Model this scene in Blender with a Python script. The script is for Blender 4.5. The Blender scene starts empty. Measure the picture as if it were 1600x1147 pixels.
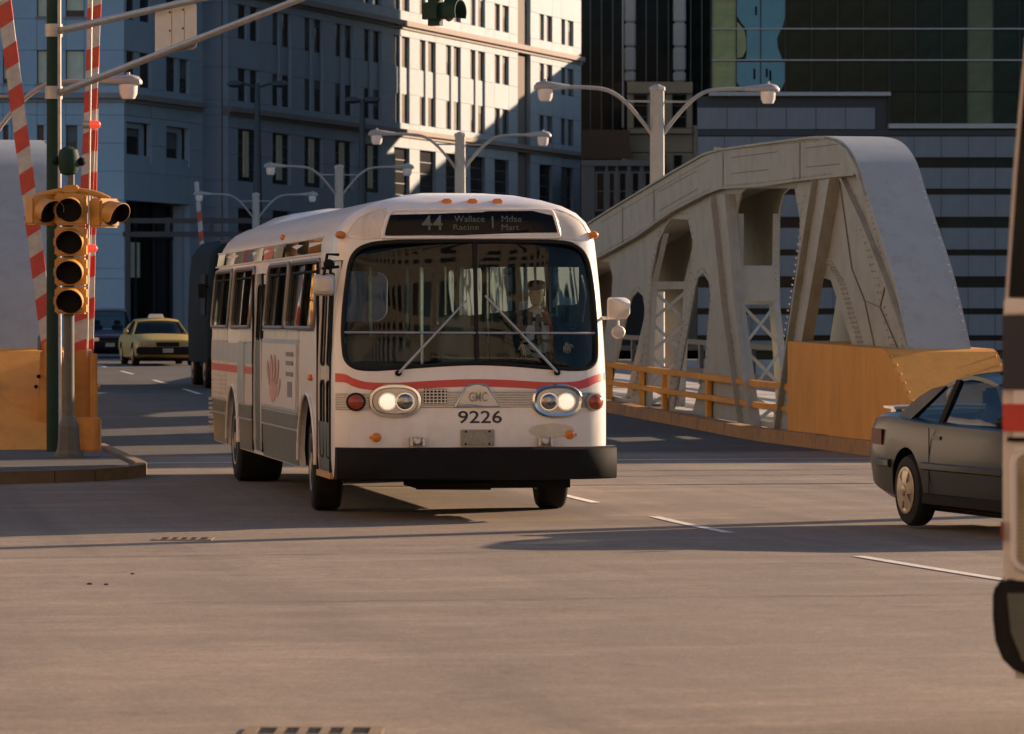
import bpy, bmesh, math, random
from mathutils import Vector, Matrix
from mathutils.geometry import tessellate_polygon

random.seed(7)
scene = bpy.context.scene
COL = scene.collection
R = math.radians

# ------------------------------------------------------------------ camera
CAM_H = 1.97
FPX = 5900.0                      # focal length in pixels of the 1600 px wide photograph
PITCH = math.atan(73.5 / FPX)
cam_data = bpy.data.cameras.new('camera')
cam_data.sensor_width = 36.0
cam_data.lens = 36.0 * FPX / 1600.0
cam_data.clip_start = 0.5
cam_data.clip_end = 5000.0
cam_data.dof.use_dof = True
cam_data.dof.focus_distance = 38.0
cam_data.dof.aperture_fstop = 7.0
cam = bpy.data.objects.new('camera', cam_data)
COL.objects.link(cam)
cam.location = (0, 0, CAM_H)
cam.rotation_euler = (math.pi / 2 - PITCH, 0, 0)
scene.camera = cam

# ------------------------------------------------------------------ sky and sun
SUN_EL, SUN_AZ = R(15.0), R(58.0)          # azimuth clockwise from +Y
world = bpy.data.worlds.new('World')
scene.world = world
world.use_nodes = True
wn = world.node_tree.nodes
sky = wn.new('ShaderNodeTexSky')
sky.sky_type = 'NISHITA'
sky.sun_disc = False
sky.sun_elevation = SUN_EL
sky.sun_rotation = SUN_AZ
sky.air_density = 1.0
sky.dust_density = 0.8
sky.ozone_density = 3.0
world.node_tree.links.new(sky.outputs[0], wn['Background'].inputs[0])
wn['Background'].inputs[1].default_value = 0.068
sun_data = bpy.data.lights.new('sun', 'SUN')
sun_data.energy = 4.2
sun_data.angle = R(0.5)
sun_data.color = (1.0, 0.70, 0.465)
sun = bpy.data.objects.new('sun', sun_data)
COL.objects.link(sun)
sdir = Vector((math.sin(SUN_AZ) * math.cos(SUN_EL), math.cos(SUN_AZ) * math.cos(SUN_EL), math.sin(SUN_EL)))
sun.rotation_euler = sdir.to_track_quat('Z', 'Y').to_euler()
sun.location = sdir * 300
scene.view_settings.view_transform = 'Standard'
scene.view_settings.look = 'None'
scene.view_settings.gamma = 1.0
scene.view_settings.use_curve_mapping = False
scene.view_settings.exposure = 1.35
scene.cycles.use_denoising = True
scene.cycles.max_bounces = 8
scene.cycles.transparent_max_bounces = 16
scene.cycles.caustics_reflective = False
scene.cycles.caustics_refractive = False
scene.cycles.sample_clamp_indirect = 6.0

# ------------------------------------------------------------------ frames
TH = R(10.3)                                # the bridge and its traffic run 10.3 degrees off the view axis
CT, ST = math.cos(TH), math.sin(TH)


def Bxy(v, u):
    """bridge frame (v to the right, u along the bridge) -> world x, y"""
    return v * CT - u * ST, u * CT + v * ST


def zg(v, u):
    """height of the roadway: falls to the bridge end, then arches over the river"""
    if u < 36:
        if u < 12:
            return 0.48 + 0.015 * min(12 - u, 14)
        return 0.48 * ((36 - u) / 24.0) ** 1.5
    if u < 60:
        return 0.0
    if u < 220:
        return 0.65 * (1 - ((140 - u) / 80.0) ** 2)
    return 0.0


FWD = Vector((0, math.cos(PITCH), -math.sin(PITCH)))
UPV = Vector((0, math.sin(PITCH), math.cos(PITCH)))


def ray(px, py):
    return Vector((1, 0, 0)) * ((px - 800) / FPX) + UPV * ((573.5 - py) / FPX) + FWD


def onV(px, py, v):
    d = ray(px, py)
    t = v / (d.x * CT + d.y * ST)
    return t * (-d.x * ST + d.y * CT), CAM_H + t * d.z


def onU(px, py, u):
    d = ray(px, py)
    t = u / (-d.x * ST + d.y * CT)
    return t * (d.x * CT + d.y * ST), CAM_H + t * d.z


def onD(px, py, D):
    d = ray(px, py)
    t = D / d.y
    return t * d.x, CAM_H + t * d.z


def onPlane(px, py, p0, dr):
    """vertical plane through p0 (x, y) along dr: -> (t, z)"""
    d = ray(px, py)
    n = (-dr[1], dr[0])
    k = (p0[0] * n[0] + p0[1] * n[1]) / (d.x * n[0] + d.y * n[1])
    return (d.x * k - p0[0]) * dr[0] + (d.y * k - p0[1]) * dr[1], CAM_H + d.z * k


# ------------------------------------------------------------------ materials
MATS = {}


def mat(name, col, rough=0.6, metal=0.0, var=0.12, scale=8.0, bump=0.0, bscale=None, emit=None, spec=0.5, dirt=None,
        dscale=1.5, damt=0.5, stretch=None, coat=0.0, streak=None, samt=0.5):
    m = bpy.data.materials.new(name)
    m.use_nodes = True
    nt = m.node_tree
    N, L = nt.nodes, nt.links
    b = N['Principled BSDF']
    b.inputs['Roughness'].default_value = rough
    b.inputs['Metallic'].default_value = metal
    b.inputs['Specular IOR Level'].default_value = spec
    if coat:
        b.inputs['Coat Weight'].default_value = coat
        b.inputs['Coat Roughness'].default_value = 0.08
    tc = N.new('ShaderNodeTexCoord')
    vec = tc.outputs['Object']
    if stretch:
        mp = N.new('ShaderNodeMapping')
        mp.inputs['Scale'].default_value = stretch
        L.new(vec, mp.inputs[0])
        vec = mp.outputs[0]
    no = N.new('ShaderNodeTexNoise')
    no.inputs['Scale'].default_value = scale
    no.inputs['Detail'].default_value = 6
    no.inputs['Roughness'].default_value = 0.65
    L.new(vec, no.inputs['Vector'])
    mx = N.new('ShaderNodeMix')
    mx.data_type = 'RGBA'
    lo = [max(0, c * (1 - var)) for c in col]
    hi = [min(1, c * (1 + var)) for c in col]
    mr = N.new('ShaderNodeMapRange')
    mr.inputs[1].default_value = 0.3
    mr.inputs[2].default_value = 0.7
    L.new(no.outputs[0], mr.inputs[0])
    L.new(mr.outputs[0], mx.inputs[0])
    mx.inputs[6].default_value = (*lo, 1)
    mx.inputs[7].default_value = (*hi, 1)
    out = mx.outputs[2]
    if dirt:
        n2 = N.new('ShaderNodeTexNoise')
        n2.inputs['Scale'].default_value = dscale
        n2.inputs['Detail'].default_value = 8
        n2.inputs['Roughness'].default_value = 0.7
        L.new(vec, n2.inputs['Vector'])
        m2 = N.new('ShaderNodeMapRange')
        m2.inputs[1].default_value = 0.5
        m2.inputs[2].default_value = 0.72
        m2.inputs[4].default_value = damt
        L.new(n2.outputs[0], m2.inputs[0])
        mx2 = N.new('ShaderNodeMix')
        mx2.data_type = 'RGBA'
        L.new(m2.outputs[0], mx2.inputs[0])
        L.new(out, mx2.inputs[6])
        mx2.inputs[7].default_value = (*dirt, 1)
        out = mx2.outputs[2]
    if streak:                              # runs of rust or grime down the surface
        mp = N.new('ShaderNodeMapping')
        mp.inputs['Scale'].default_value = (3.2, 3.2, 0.6)
        L.new(tc.outputs['Object'], mp.inputs[0])
        n4 = N.new('ShaderNodeTexNoise')
        n4.inputs['Scale'].default_value = 1.3
        n4.inputs['Detail'].default_value = 7
        n4.inputs['Roughness'].default_value = 0.7
        L.new(mp.outputs[0], n4.inputs['Vector'])
        m4 = N.new('ShaderNodeMapRange')
        m4.inputs[1].default_value = 0.52
        m4.inputs[2].default_value = 0.74
        m4.inputs[4].default_value = samt
        L.new(n4.outputs[0], m4.inputs[0])
        mx4 = N.new('ShaderNodeMix')
        mx4.data_type = 'RGBA'
        L.new(m4.outputs[0], mx4.inputs[0])
        L.new(out, mx4.inputs[6])
        mx4.inputs[7].default_value = (*streak, 1)
        out = mx4.outputs[2]
    L.new(out, b.inputs['Base Color'])
    if bump:
        n3 = N.new('ShaderNodeTexNoise')
        n3.inputs['Scale'].default_value = bscale or scale * 4
        n3.inputs['Detail'].default_value = 4
        L.new(vec, n3.inputs['Vector'])
        bp = N.new('ShaderNodeBump')
        bp.inputs['Strength'].default_value = bump
        bp.inputs['Distance'].default_value = 0.02
        L.new(n3.outputs[0], bp.inputs['Height'])
        L.new(bp.outputs[0], b.inputs['Normal'])
    if emit:
        b.inputs['Emission Color'].default_value = (*emit[0], 1)
        b.inputs['Emission Strength'].default_value = emit[1]
    MATS[name] = m
    return m


def glass_mat(name, tint, refl=1.45, dark=0.0, rough=0.02):
    """thin pane: clear tinted pass-through plus Fresnel reflection"""
    m = bpy.data.materials.new(name)
    m.use_nodes = True
    nt = m.node_tree
    N, L = nt.nodes, nt.links
    N.remove(N['Principled BSDF'])
    tr = N.new('ShaderNodeBsdfTransparent')
    tr.inputs[0].default_value = (*tint, 1)
    gl = N.new('ShaderNodeBsdfGlossy')
    gl.inputs['Roughness'].default_value = rough
    gl.inputs['Color'].default_value = (0.9, 0.95, 1, 1)
    lw = N.new('ShaderNodeLayerWeight')                 # Schlick, the same from both sides of the pane
    lw.inputs[0].default_value = 0.5
    pw = N.new('ShaderNodeMath')
    pw.operation = 'POWER'
    L.new(lw.outputs['Facing'], pw.inputs[0])
    pw.inputs[1].default_value = 5.0
    f0 = ((refl - 1) / (refl + 1)) ** 2
    fr = N.new('ShaderNodeMath')
    fr.operation = 'MULTIPLY_ADD'
    L.new(pw.outputs[0], fr.inputs[0])
    fr.inputs[1].default_value = 0.85
    fr.inputs[2].default_value = f0
    # slightly wavy pane
    tc = N.new('ShaderNodeTexCoord')
    no = N.new('ShaderNodeTexNoise')
    no.inputs['Scale'].default_value = 0.8
    L.new(tc.outputs['Object'], no.inputs['Vector'])
    bp = N.new('ShaderNodeBump')
    bp.inputs['Strength'].default_value = 0.15
    bp.inputs['Distance'].default_value = 0.05
    L.new(no.outputs[0], bp.inputs['Height'])
    L.new(bp.outputs[0], gl.inputs['Normal'])
    mx = N.new('ShaderNodeMixShader')
    L.new(fr.outputs[0], mx.inputs[0])
    L.new(tr.outputs[0], mx.inputs[1])
    L.new(gl.outputs[0], mx.inputs[2])
    L.new(mx.outputs[0], N['Material Output'].inputs[0])
    MATS[name] = m
    return m


def asphalt(name, base, light, speck=0.5):
    m = bpy.data.materials.new(name)
    m.use_nodes = True
    N, L = m.node_tree.nodes, m.node_tree.links
    b = N['Principled BSDF']
    b.inputs['Roughness'].default_value = 0.85
    b.inputs['Specular IOR Level'].default_value = 0.3
    tc = N.new('ShaderNodeTexCoord')

    def noise(scale, stretch, det=6, rgh=0.6):
        mp = N.new('ShaderNodeMapping')
        mp.inputs['Scale'].default_value = stretch
        L.new(tc.outputs['Object'], mp.inputs[0])
        n = N.new('ShaderNodeTexNoise')
        n.inputs['Scale'].default_value = scale
        n.inputs['Detail'].default_value = det
        n.inputs['Roughness'].default_value = rgh
        L.new(mp.outputs[0], n.inputs['Vector'])
        return n.outputs[0]

    def ramp(src, a, c):
        r = N.new('ShaderNodeMapRange')
        r.inputs[1].default_value = a
        r.inputs[2].default_value = c
        L.new(src, r.inputs[0])
        return r.outputs[0]

    def mix(fac, A, Bc, blend='MIX', amt=None):
        x = N.new('ShaderNodeMix')
        x.data_type = 'RGBA'
        x.blend_type = blend
        if isinstance(fac, float):
            x.inputs[0].default_value = fac
        else:
            L.new(fac, x.inputs[0])
        for i, s in ((6, A), (7, Bc)):
            if isinstance(s, tuple):
                x.inputs[i].default_value = (*s, 1)
            else:
                L.new(s, x.inputs[i])
        return x.outputs[2]
    big = ramp(noise(0.10, (1, 1, 1)), 0.35, 0.65)
    col = mix(big, base, light)
    mid = ramp(noise(2.6, (1, 0.8, 1), 9, 0.82), 0.38, 0.62)
    col = mix(mid, mix(0.42, col, tuple(c * 0.40 for c in base)), col)
    patch_ = ramp(noise(0.45, (1, 0.7, 1), 7, 0.7), 0.40, 0.60)
    col = mix(patch_, mix(0.22, col, tuple(c * 0.45 for c in base)), col)
    streak = ramp(noise(0.5, (1.6, 0.12, 1), 5), 0.42, 0.68)          # worn wheel tracks along the road
    col = mix(streak, col, tuple(c * 0.78 for c in base))
    cross = ramp(noise(0.8, (0.35, 0.9, 1), 8, 0.72), 0.5, 0.75)             # patchy bands across
    col = mix(cross, col, tuple(min(1, c * 1.22) for c in light))
    grain = ramp(noise(42.0, (1, 1, 1), 3, 0.8), 0.36, 0.66)
    col = mix(grain, mix(0.62 * speck * 2, col, tuple(c * 0.42 for c in base)), col)
    agg = ramp(noise(14.0, (1, 1, 1), 5, 0.85), 0.38, 0.62)
    col = mix(agg, mix(0.48, col, tuple(c * 0.40 for c in base)), col)
    peb = ramp(noise(70.0, (1, 1, 1), 2, 0.9), 0.58, 0.70)
    col = mix(peb, col, mix(0.6, col, (0.46, 0.41, 0.35)))
    tyre = ramp(noise(1.1, (1.0, 0.035, 1), 4), 0.52, 0.70)
    col = mix(tyre, col, mix(0.30, col, (0.05, 0.045, 0.04)))
    # oil stains
    oil = ramp(noise(0.9, (1, 0.5, 1), 6, 0.7), 0.62, 0.78)
    col = mix(oil, col, mix(0.6, col, (0.03, 0.028, 0.026)))
    # hairline cracks
    mp = N.new('ShaderNodeMapping')
    mp.inputs['Scale'].default_value = (0.25, 0.16, 1)
    L.new(tc.outputs['Object'], mp.inputs[0])
    dn = N.new('ShaderNodeTexNoise')
    dn.inputs['Scale'].default_value = 1.4
    dn.inputs['Detail'].default_value = 6
    L.new(tc.outputs['Object'], dn.inputs['Vector'])
    ad = N.new('ShaderNodeMix')
    ad.data_type = 'VECTOR'
    ad.inputs[0].default_value = 0.28
    L.new(mp.outputs[0], ad.inputs[4])
    L.new(dn.outputs[1], ad.inputs[5])
    vo = N.new('ShaderNodeTexVoronoi')
    vo.feature = 'DISTANCE_TO_EDGE'
    vo.inputs['Scale'].default_value = 1.0
    L.new(ad.outputs[1], vo.inputs['Vector'])
    cr = N.new('ShaderNodeMapRange')
    cr.inputs[1].default_value = 0.0
    cr.inputs[2].default_value = 0.006
    cr.inputs[3].default_value = 0.22
    cr.inputs[4].default_value = 0.0
    L.new(vo.outputs[0], cr.inputs[0])
    col = mix(cr.outputs[0], col, (0.03, 0.028, 0.025))
    L.new(col, b.inputs['Base Color'])
    bp = N.new('ShaderNodeBump')
    bp.inputs['Strength'].default_value = 0.35
    bp.inputs['Distance'].default_value = 0.008
    L.new(noise(60.0, (1, 1, 1), 3, 0.7), bp.inputs['Height'])
    L.new(bp.outputs[0], b.inputs['Normal'])
    MATS[name] = m
    return m


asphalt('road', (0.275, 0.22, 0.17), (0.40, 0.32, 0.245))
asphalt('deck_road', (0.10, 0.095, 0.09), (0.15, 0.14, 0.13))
asphalt('walk', (0.10, 0.093, 0.085), (0.15, 0.14, 0.125), 0.4)
mat('paint_line', (0.62, 0.58, 0.52), 0.7, var=0.2, scale=25, dirt=(0.2, 0.18, 0.15), dscale=9, damt=0.8)
mat('earth', (0.12, 0.11, 0.09), 0.9, var=0.3, scale=0.2)
mat('water', (0.02, 0.05, 0.05), 0.12, bump=0.6, bscale=0.7)
mat('concrete', (0.36, 0.34, 0.31), 0.85, var=0.15, scale=2, bump=0.2)
mat('kerb_yellow', (0.34, 0.18, 0.06), 0.8, var=0.25, scale=6, dirt=(0.13, 0.10, 0.08), dscale=3, damt=0.95)
mat('tar', (0.035, 0.032, 0.030), 0.6, var=0.3, scale=10)
mat('corner_kerb', (0.17, 0.115, 0.06), 0.85, var=0.3, scale=6, dirt=(0.09, 0.075, 0.06), dscale=3, damt=0.9)
mat('kerb_stone', (0.20, 0.18, 0.15), 0.85, var=0.25, scale=6)
mat('steel_grey', (0.295, 0.30, 0.262), 0.5, var=0.10, scale=2.5, dirt=(0.21, 0.19, 0.16), dscale=2.2, damt=0.6, bump=0.05, bscale=30, streak=(0.19, 0.15, 0.11), samt=0.4)
mat('steel_seam', (0.16, 0.14, 0.11), 0.7, var=0.2, scale=6)
mat('steel_end', (0.31, 0.335, 0.335), 0.5, var=0.06, scale=2.0, dirt=(0.26, 0.27, 0.26), dscale=3.0, damt=0.4, bump=0.05, bscale=20, streak=(0.22, 0.19, 0.16), samt=0.5)
mat('yellow_steel', (0.62, 0.29, 0.055), 0.65, spec=0.3, var=0.10, scale=1.6, dirt=(0.46, 0.20, 0.042), dscale=1.2, damt=0.45, stretch=(1, 1, 0.35), streak=(0.24, 0.11, 0.035), samt=0.35)
mat('gate_orange', (0.52, 0.22, 0.04), 0.5, var=0.14, scale=3, dirt=(0.28, 0.12, 0.035), dscale=4, damt=0.7, streak=(0.14, 0.06, 0.025), samt=0.6)
mat('signal_yellow', (0.52, 0.25, 0.05), 0.45, var=0.10, scale=5, dirt=(0.4, 0.2, 0.05), dscale=5, damt=0.5)
mat('black', (0.009, 0.009, 0.010), 0.75, var=0.2, spec=0.15)
mat('rubber', (0.012, 0.0115, 0.0115), 0.75, var=0.25, scale=12, spec=0.25, dirt=(0.028, 0.026, 0.024), dscale=4, damt=0.5)
mat('lens_dark', (0.008, 0.007, 0.006), 0.6, spec=0.12)
mat('pole_grey', (0.36, 0.34, 0.31), 0.45, metal=0.1, var=0.10, scale=4, dirt=(0.25, 0.22, 0.2), dscale=3, damt=0.4)
mat('galv', (0.38, 0.36, 0.33), 0.4, metal=0.4, var=0.15, scale=6)
mat('post_steel', (0.12, 0.118, 0.10), 0.7, var=0.15, scale=5, spec=0.25, dirt=(0.10, 0.075, 0.05), dscale=3, damt=0.5)
mat('pole_green', (0.012, 0.036, 0.026), 0.65, var=0.2, scale=5, spec=0.2)
mat('dark_pole', (0.03, 0.035, 0.04), 0.5)
mat('lamp_lens', (0.80, 0.72, 0.66), 0.25, var=0.05)
mat('stripe_red', (0.50, 0.055, 0.035), 0.5, var=0.15, scale=10)
mat('gate_white', (0.50, 0.47, 0.43), 0.55, var=0.15, scale=8, dirt=(0.25, 0.23, 0.2), dscale=5, damt=0.6)
mat('red_lens', (0.75, 0.06, 0.03), 0.25, emit=((1, 0.1, 0.05), 0.25))
mat('amber_lens', (0.62, 0.19, 0.02), 0.3)
mat('sign_back', (0.52, 0.47, 0.42), 0.5, metal=0.2, var=0.08)
mat('chrome', (0.62, 0.61, 0.60), 0.18, metal=1.0, var=0.05)
mat('alu', (0.48, 0.46, 0.44), 0.38, metal=0.75, var=0.10, scale=6, dirt=(0.25, 0.22, 0.18), dscale=3, damt=0.4)
mat('bus_white', (0.74, 0.70, 0.66), 0.30, var=0.04, scale=1.5, dirt=(0.52, 0.46, 0.38), dscale=2.0, damt=0.45, coat=0.3, bump=0.12, bscale=1.6, streak=(0.50, 0.43, 0.34), samt=0.35)
mat('bus_side', (0.66, 0.60, 0.53), 0.33, var=0.06, scale=2, dirt=(0.36, 0.30, 0.22), dscale=1.8, damt=0.6, coat=0.2, streak=(0.30, 0.24, 0.17), samt=0.5)
mat('bus_skirt', (0.12, 0.135, 0.115), 0.30, metal=0.2, var=0.25, scale=2.5, dirt=(0.07, 0.065, 0.055), dscale=2, damt=0.7)
mat('worn_paint', (0.56, 0.50, 0.38), 0.5, var=0.12, scale=6)
mat('bus_red', (0.55, 0.045, 0.035), 0.35, var=0.05)
mat('bus_inside', (0.085, 0.10, 0.11), 0.7)
mat('seat_green', (0.05, 0.11, 0.10), 0.6)
mat('sign_black', (0.004, 0.004, 0.005), 0.2, spec=0.15)
mat('sign_glyph', (0.095, 0.12, 0.095), 0.6)
mat('print_black', (0.02, 0.02, 0.035), 0.5)
mat('emblem_line', (0.22, 0.20, 0.18), 0.4, metal=0.5)
mat('plate_grey', (0.27, 0.26, 0.20), 0.5, var=0.25, scale=30)
mat('headlight_on', (0.9, 0.85, 0.75), 0.2, emit=((1.0, 0.80, 0.58), 0.32))
mat('headlight_off', (0.30, 0.29, 0.27), 0.22, metal=0.9, var=0.3, scale=20)
mat('turn_red', (0.30, 0.05, 0.025), 0.18)
mat('ad_paper', (0.62, 0.55, 0.50), 0.35, var=0.05, scale=2)
mat('ad_skin', (0.52, 0.27, 0.19), 0.5, var=0.3, scale=7)
mat('ad_ink', (0.20, 0.17, 0.16), 0.5)
mat('skin', (0.66, 0.42, 0.32), 0.5, var=0.08)
mat('shirt_blue', (0.48, 0.60, 0.78), 0.8, var=0.12, scale=12)
mat('jacket_navy', (0.02, 0.03, 0.07), 0.8)
mat('trouser_dark', (0.02, 0.022, 0.03), 0.85)
mat('strap_red', (0.55, 0.03, 0.04), 0.6)
mat('taxi_yellow', (0.42, 0.30, 0.045), 0.4, var=0.05, coat=0.15)
mat('car_grey', (0.016, 0.023, 0.027), 0.3, metal=0.0, var=0.1, coat=0.06, spec=0.18, dirt=(0.026, 0.026, 0.023), dscale=2.5, damt=0.3)
mat('car_blue', (0.012, 0.018, 0.05), 0.3, coat=0.5)
mat('van_green', (0.012, 0.022, 0.028), 0.85, spec=0.08, var=0.15, dirt=(0.04, 0.05, 0.05), dscale=2)
mat('rim', (0.42, 0.36, 0.27), 0.35, metal=0.6, dirt=(0.15, 0.11, 0.07), dscale=9, damt=0.6)
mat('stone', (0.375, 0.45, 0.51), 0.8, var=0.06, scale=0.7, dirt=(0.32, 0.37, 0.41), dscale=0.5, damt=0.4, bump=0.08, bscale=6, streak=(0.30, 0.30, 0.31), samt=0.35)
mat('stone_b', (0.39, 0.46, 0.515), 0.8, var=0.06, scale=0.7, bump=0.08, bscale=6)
mat('limestone', (0.60, 0.49, 0.37), 0.85, var=0.06, scale=0.7)
mat('stone_joint', (0.20, 0.18, 0.16), 0.9)
mat('stone_trim', (0.30, 0.26, 0.24), 0.8, var=0.08, scale=1)
mat('win_frame', (0.10, 0.10, 0.10), 0.5)
mat('win_glass', (0.035, 0.036, 0.04), 0.15, var=0.4, scale=0.3, spec=0.25)
mat('win_blinds_lit', (0.15, 0.125, 0.105), 0.3, var=0.3, scale=0.3, spec=0.25)  # paler window glass for the sunlit bays, sunlight on blinds put into the colour
mat('blind_dull', (0.17, 0.17, 0.165), 0.8, var=0.2, scale=1.0)
mat('tail_red', (0.09, 0.012, 0.010), 0.5, spec=0.15)
mat('blind', (0.72, 0.66, 0.46), 0.8, var=0.12, scale=1.2)
mat('dark_glass', (0.010, 0.013, 0.015), 0.1, var=0.6, scale=0.6, spec=0.12)
mat('green_glass', (0.012, 0.026, 0.017), 0.12, var=0.6, scale=0.5, spec=0.1)
mat('olive_glass', (0.08, 0.11, 0.055), 0.2, var=0.2, scale=1.5, spec=0.3)
mat('yellow_reflection', (0.30, 0.30, 0.11), 0.4, var=0.18, scale=2.2)
mat('teal_reflection', (0.07, 0.25, 0.29), 0.3, var=0.10, scale=1.5)
mat('panel_blue', (0.16, 0.18, 0.20), 0.4, metal=0.2, var=0.10, scale=1.2, stretch=(3, 3, 0.4))
mat('panel_dark', (0.03, 0.033, 0.037), 0.5)
mat('mullion', (0.10, 0.13, 0.14), 0.35, metal=0.5)
mat('ledge', (0.45, 0.40, 0.36), 0.5)
mat('pilaster', (0.42, 0.44, 0.46), 0.5, var=0.1)
mat('beige', (0.30, 0.27, 0.22), 0.8, var=0.1, scale=0.8)
mat('brown', (0.10, 0.07, 0.055), 0.8)
mat('upper_glass', (0.008, 0.028, 0.024), 0.05, var=0.5, scale=3, spec=0.7)
mat('navy_band', (0.012, 0.016, 0.035), 0.3)
glass_mat('clear_glass', (0.80, 0.86, 0.86))
glass_mat('bus_glass', (0.58, 0.72, 0.74), 1.34)
glass_mat('side_glass', (0.36, 0.44, 0.42), 1.75)
glass_mat('car_glass', (0.42, 0.50, 0.52), 1.22)


# ------------------------------------------------------------------ mesh building
class MB:
    def __init__(self):
        self.v, self.f, self.m, self.s = [], [], [], []

    def add(self, vs, fs, mi=0, smooth=False):
        o = len(self.v)
        self.v += [tuple(p) for p in vs]
        for q in fs:
            self.f.append(tuple(o + i for i in q))
            self.m.append(mi)
            self.s.append(smooth)

    def box(self, x0, x1, y0, y1, z0, z1, mi=0, M=None):
        vs = [Vector((x, y, z)) for z in (z0, z1) for y in (y0, y1) for x in (x0, x1)]
        if M is not None:
            vs = [M @ p for p in vs]
        self.add(vs, [(0, 2, 3, 1), (4, 5, 7, 6), (0, 1, 5, 4), (2, 6, 7, 3), (0, 4, 6, 2), (1, 3, 7, 5)], mi)

    def prism(self, poly, fn, d0, d1, mi=0, holes=(), smooth=False):
        """poly (a, b) extruded from d0 to d1; fn(a, b, d) -> xyz"""
        loops = [list(poly)] + [list(h) for h in holes]
        flat = [p for l in loops for p in l]
        tris = tessellate_polygon([[Vector((a, b, 0)) for a, b in l] for l in loops]) if (holes or len(poly) > 4) else None
        n = len(flat)
        vs = [fn(a, b, d0) for a, b in flat] + [fn(a, b, d1) for a, b in flat]
        fs = []
        if tris is None:
            fs += [tuple(range(n)), tuple(range(2 * n - 1, n - 1, -1))]
        else:
            for t in tris:
                fs.append(tuple(t))
                fs.append(tuple(n + i for i in reversed(t)))
        o = 0
        for l in loops:
            k = len(l)
            for i in range(k):
                a, b = o + i, o + (i + 1) % k
                fs.append((a, b, n + b, n + a))
            o += k
        self.add(vs, fs, mi, smooth)

    def tube(self, path, r, n=8, mi=0, cap=True, smooth=True, flat=1.0):
        path = [Vector(p) for p in path]
        rs = r if isinstance(r, (list, tuple)) else [r] * len(path)
        rings = []
        prev = None
        for i, p in enumerate(path):
            a = path[max(0, i - 1)]
            b = path[min(len(path) - 1, i + 1)]
            t = (b - a).normalized()
            ref = Vector((0, 0, 1)) if abs(t.z) < 0.9 else Vector((0, 1, 0))
            if prev is None:
                e1 = t.cross(ref).normalized()
            else:
                e1 = (prev - t * prev.dot(t)).normalized()
            prev = e1
            e2 = t.cross(e1).normalized()
            rings.append([p + e1 * (rs[i] * math.cos(2 * math.pi * k / n)) + e2 * (rs[i] * flat * math.sin(2 * math.pi * k / n)) for k in range(n)])
        self.loft(rings, mi, cap, smooth)

    def loft(self, rings, mi=0, cap=True, smooth=True, closed=True):
        n = len(rings[0])
        vs = [p for r in rings for p in r]
        fs = []
        for i in range(len(rings) - 1):
            for k in range(n if closed else n - 1):
                a, b = i * n + k, i * n + (k + 1) % n
                fs.append((a, b, b + n, a + n))
        self.add(vs, fs, mi, smooth)
        if cap and closed:
            self.add(rings[0], [tuple(range(n - 1, -1, -1))], mi)
            self.add(rings[-1], [tuple(range(n))], mi)

    def lathe(self, prof, origin, axis, n=24, mi=0, smooth=True):
        """prof: (radius, distance along axis)"""
        ax = Vector(axis).normalized()
        ref = Vector((0, 0, 1)) if abs(ax.z) < 0.9 else Vector((1, 0, 0))
        e1 = ax.cross(ref).normalized()
        e2 = ax.cross(e1)
        o = Vector(origin)
        rings = [[o + ax * h + (e1 * math.cos(2 * math.pi * k / n) + e2 * math.sin(2 * math.pi * k / n)) * max(r, 1e-4) for k in range(n)] for r, h in prof]
        self.loft(rings, mi, True, smooth)

    def ball(self, c, r, n=8, mi=0):
        rx = r if isinstance(r, (tuple, list)) else (r, r, r)
        rings = []
        for i in range(n + 1):
            a = math.pi * (i + 0.02) / (n + 0.04) - math.pi / 2
            rings.append([(c[0] + rx[0] * math.cos(a) * math.cos(2 * math.pi * k / (2 * n)), c[1] + rx[1] * math.cos(a) * math.sin(2 * math.pi * k / (2 * n)), c[2] + rx[2] * math.sin(a)) for k in range(2 * n)])
        self.loft(rings, mi, True, True)

    def mesh(self, name, mats, bevel=0.0, sharp=40, fix=True):
        me = bpy.data.meshes.new(name)
        me.from_pydata(self.v, [], self.f)
        for mn in (mats if isinstance(mats, (list, tuple)) else [mats]):
            me.materials.append(MATS[mn])
        me.polygons.foreach_set('material_index', self.m)
        me.polygons.foreach_set('use_smooth', self.s)
        if bevel or fix:
            bm = bmesh.new()
            bm.from_mesh(me)
            if bevel:
                bmesh.ops.remove_doubles(bm, verts=bm.verts, dist=1e-5)
            bmesh.ops.recalc_face_normals(bm, faces=bm.faces)
            if bevel:
                es = [e for e in bm.edges if len(e.link_faces) == 2 and e.calc_face_angle(0) > R(30)]
                bmesh.ops.bevel(bm, geom=es, offset=bevel, segments=2, affect='EDGES', clamp_overlap=True)
            bm.to_mesh(me)
            bm.free()
        if any(self.s):
            me.set_sharp_from_angle(angle=R(sharp))
        me.update()
        return me

    def build(self, name, mats, parent=None, bevel=0.0, sharp=40, kind=None):
        return link(name, self.mesh(name, mats, bevel, sharp), parent, kind)


def link(name, me, parent=None, kind=None):
    o = bpy.data.objects.new(name, me)
    COL.objects.link(o)
    if parent is not None:
        o.parent = parent
    if kind:
        o['kind'] = kind
    return o


def thing(name, label, cat, loc=(0, 0, 0), rz=0.0, group=None):
    o = bpy.data.objects.new(name, None)
    o.empty_display_size = 0.2
    COL.objects.link(o)
    o.location = loc
    o.rotation_euler = (0, 0, rz)
    o['label'] = label
    o['category'] = cat
    if group:
        o['group'] = group
    return o


def tag(o, label, cat, group=None):
    o['label'] = label
    o['category'] = cat
    if group:
        o['group'] = group
    return o


def bthing(name, label, cat, v, u, z=0.0, group=None):
    x, y = Bxy(v, u)
    return thing(name, label, cat, (x, y, z), TH, group)


def copy_tree(o, parent=None):
    c = o.copy()
    COL.objects.link(c)
    c.parent = parent
    for ch in o.children:
        copy_tree(ch, c)
    return c


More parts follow.
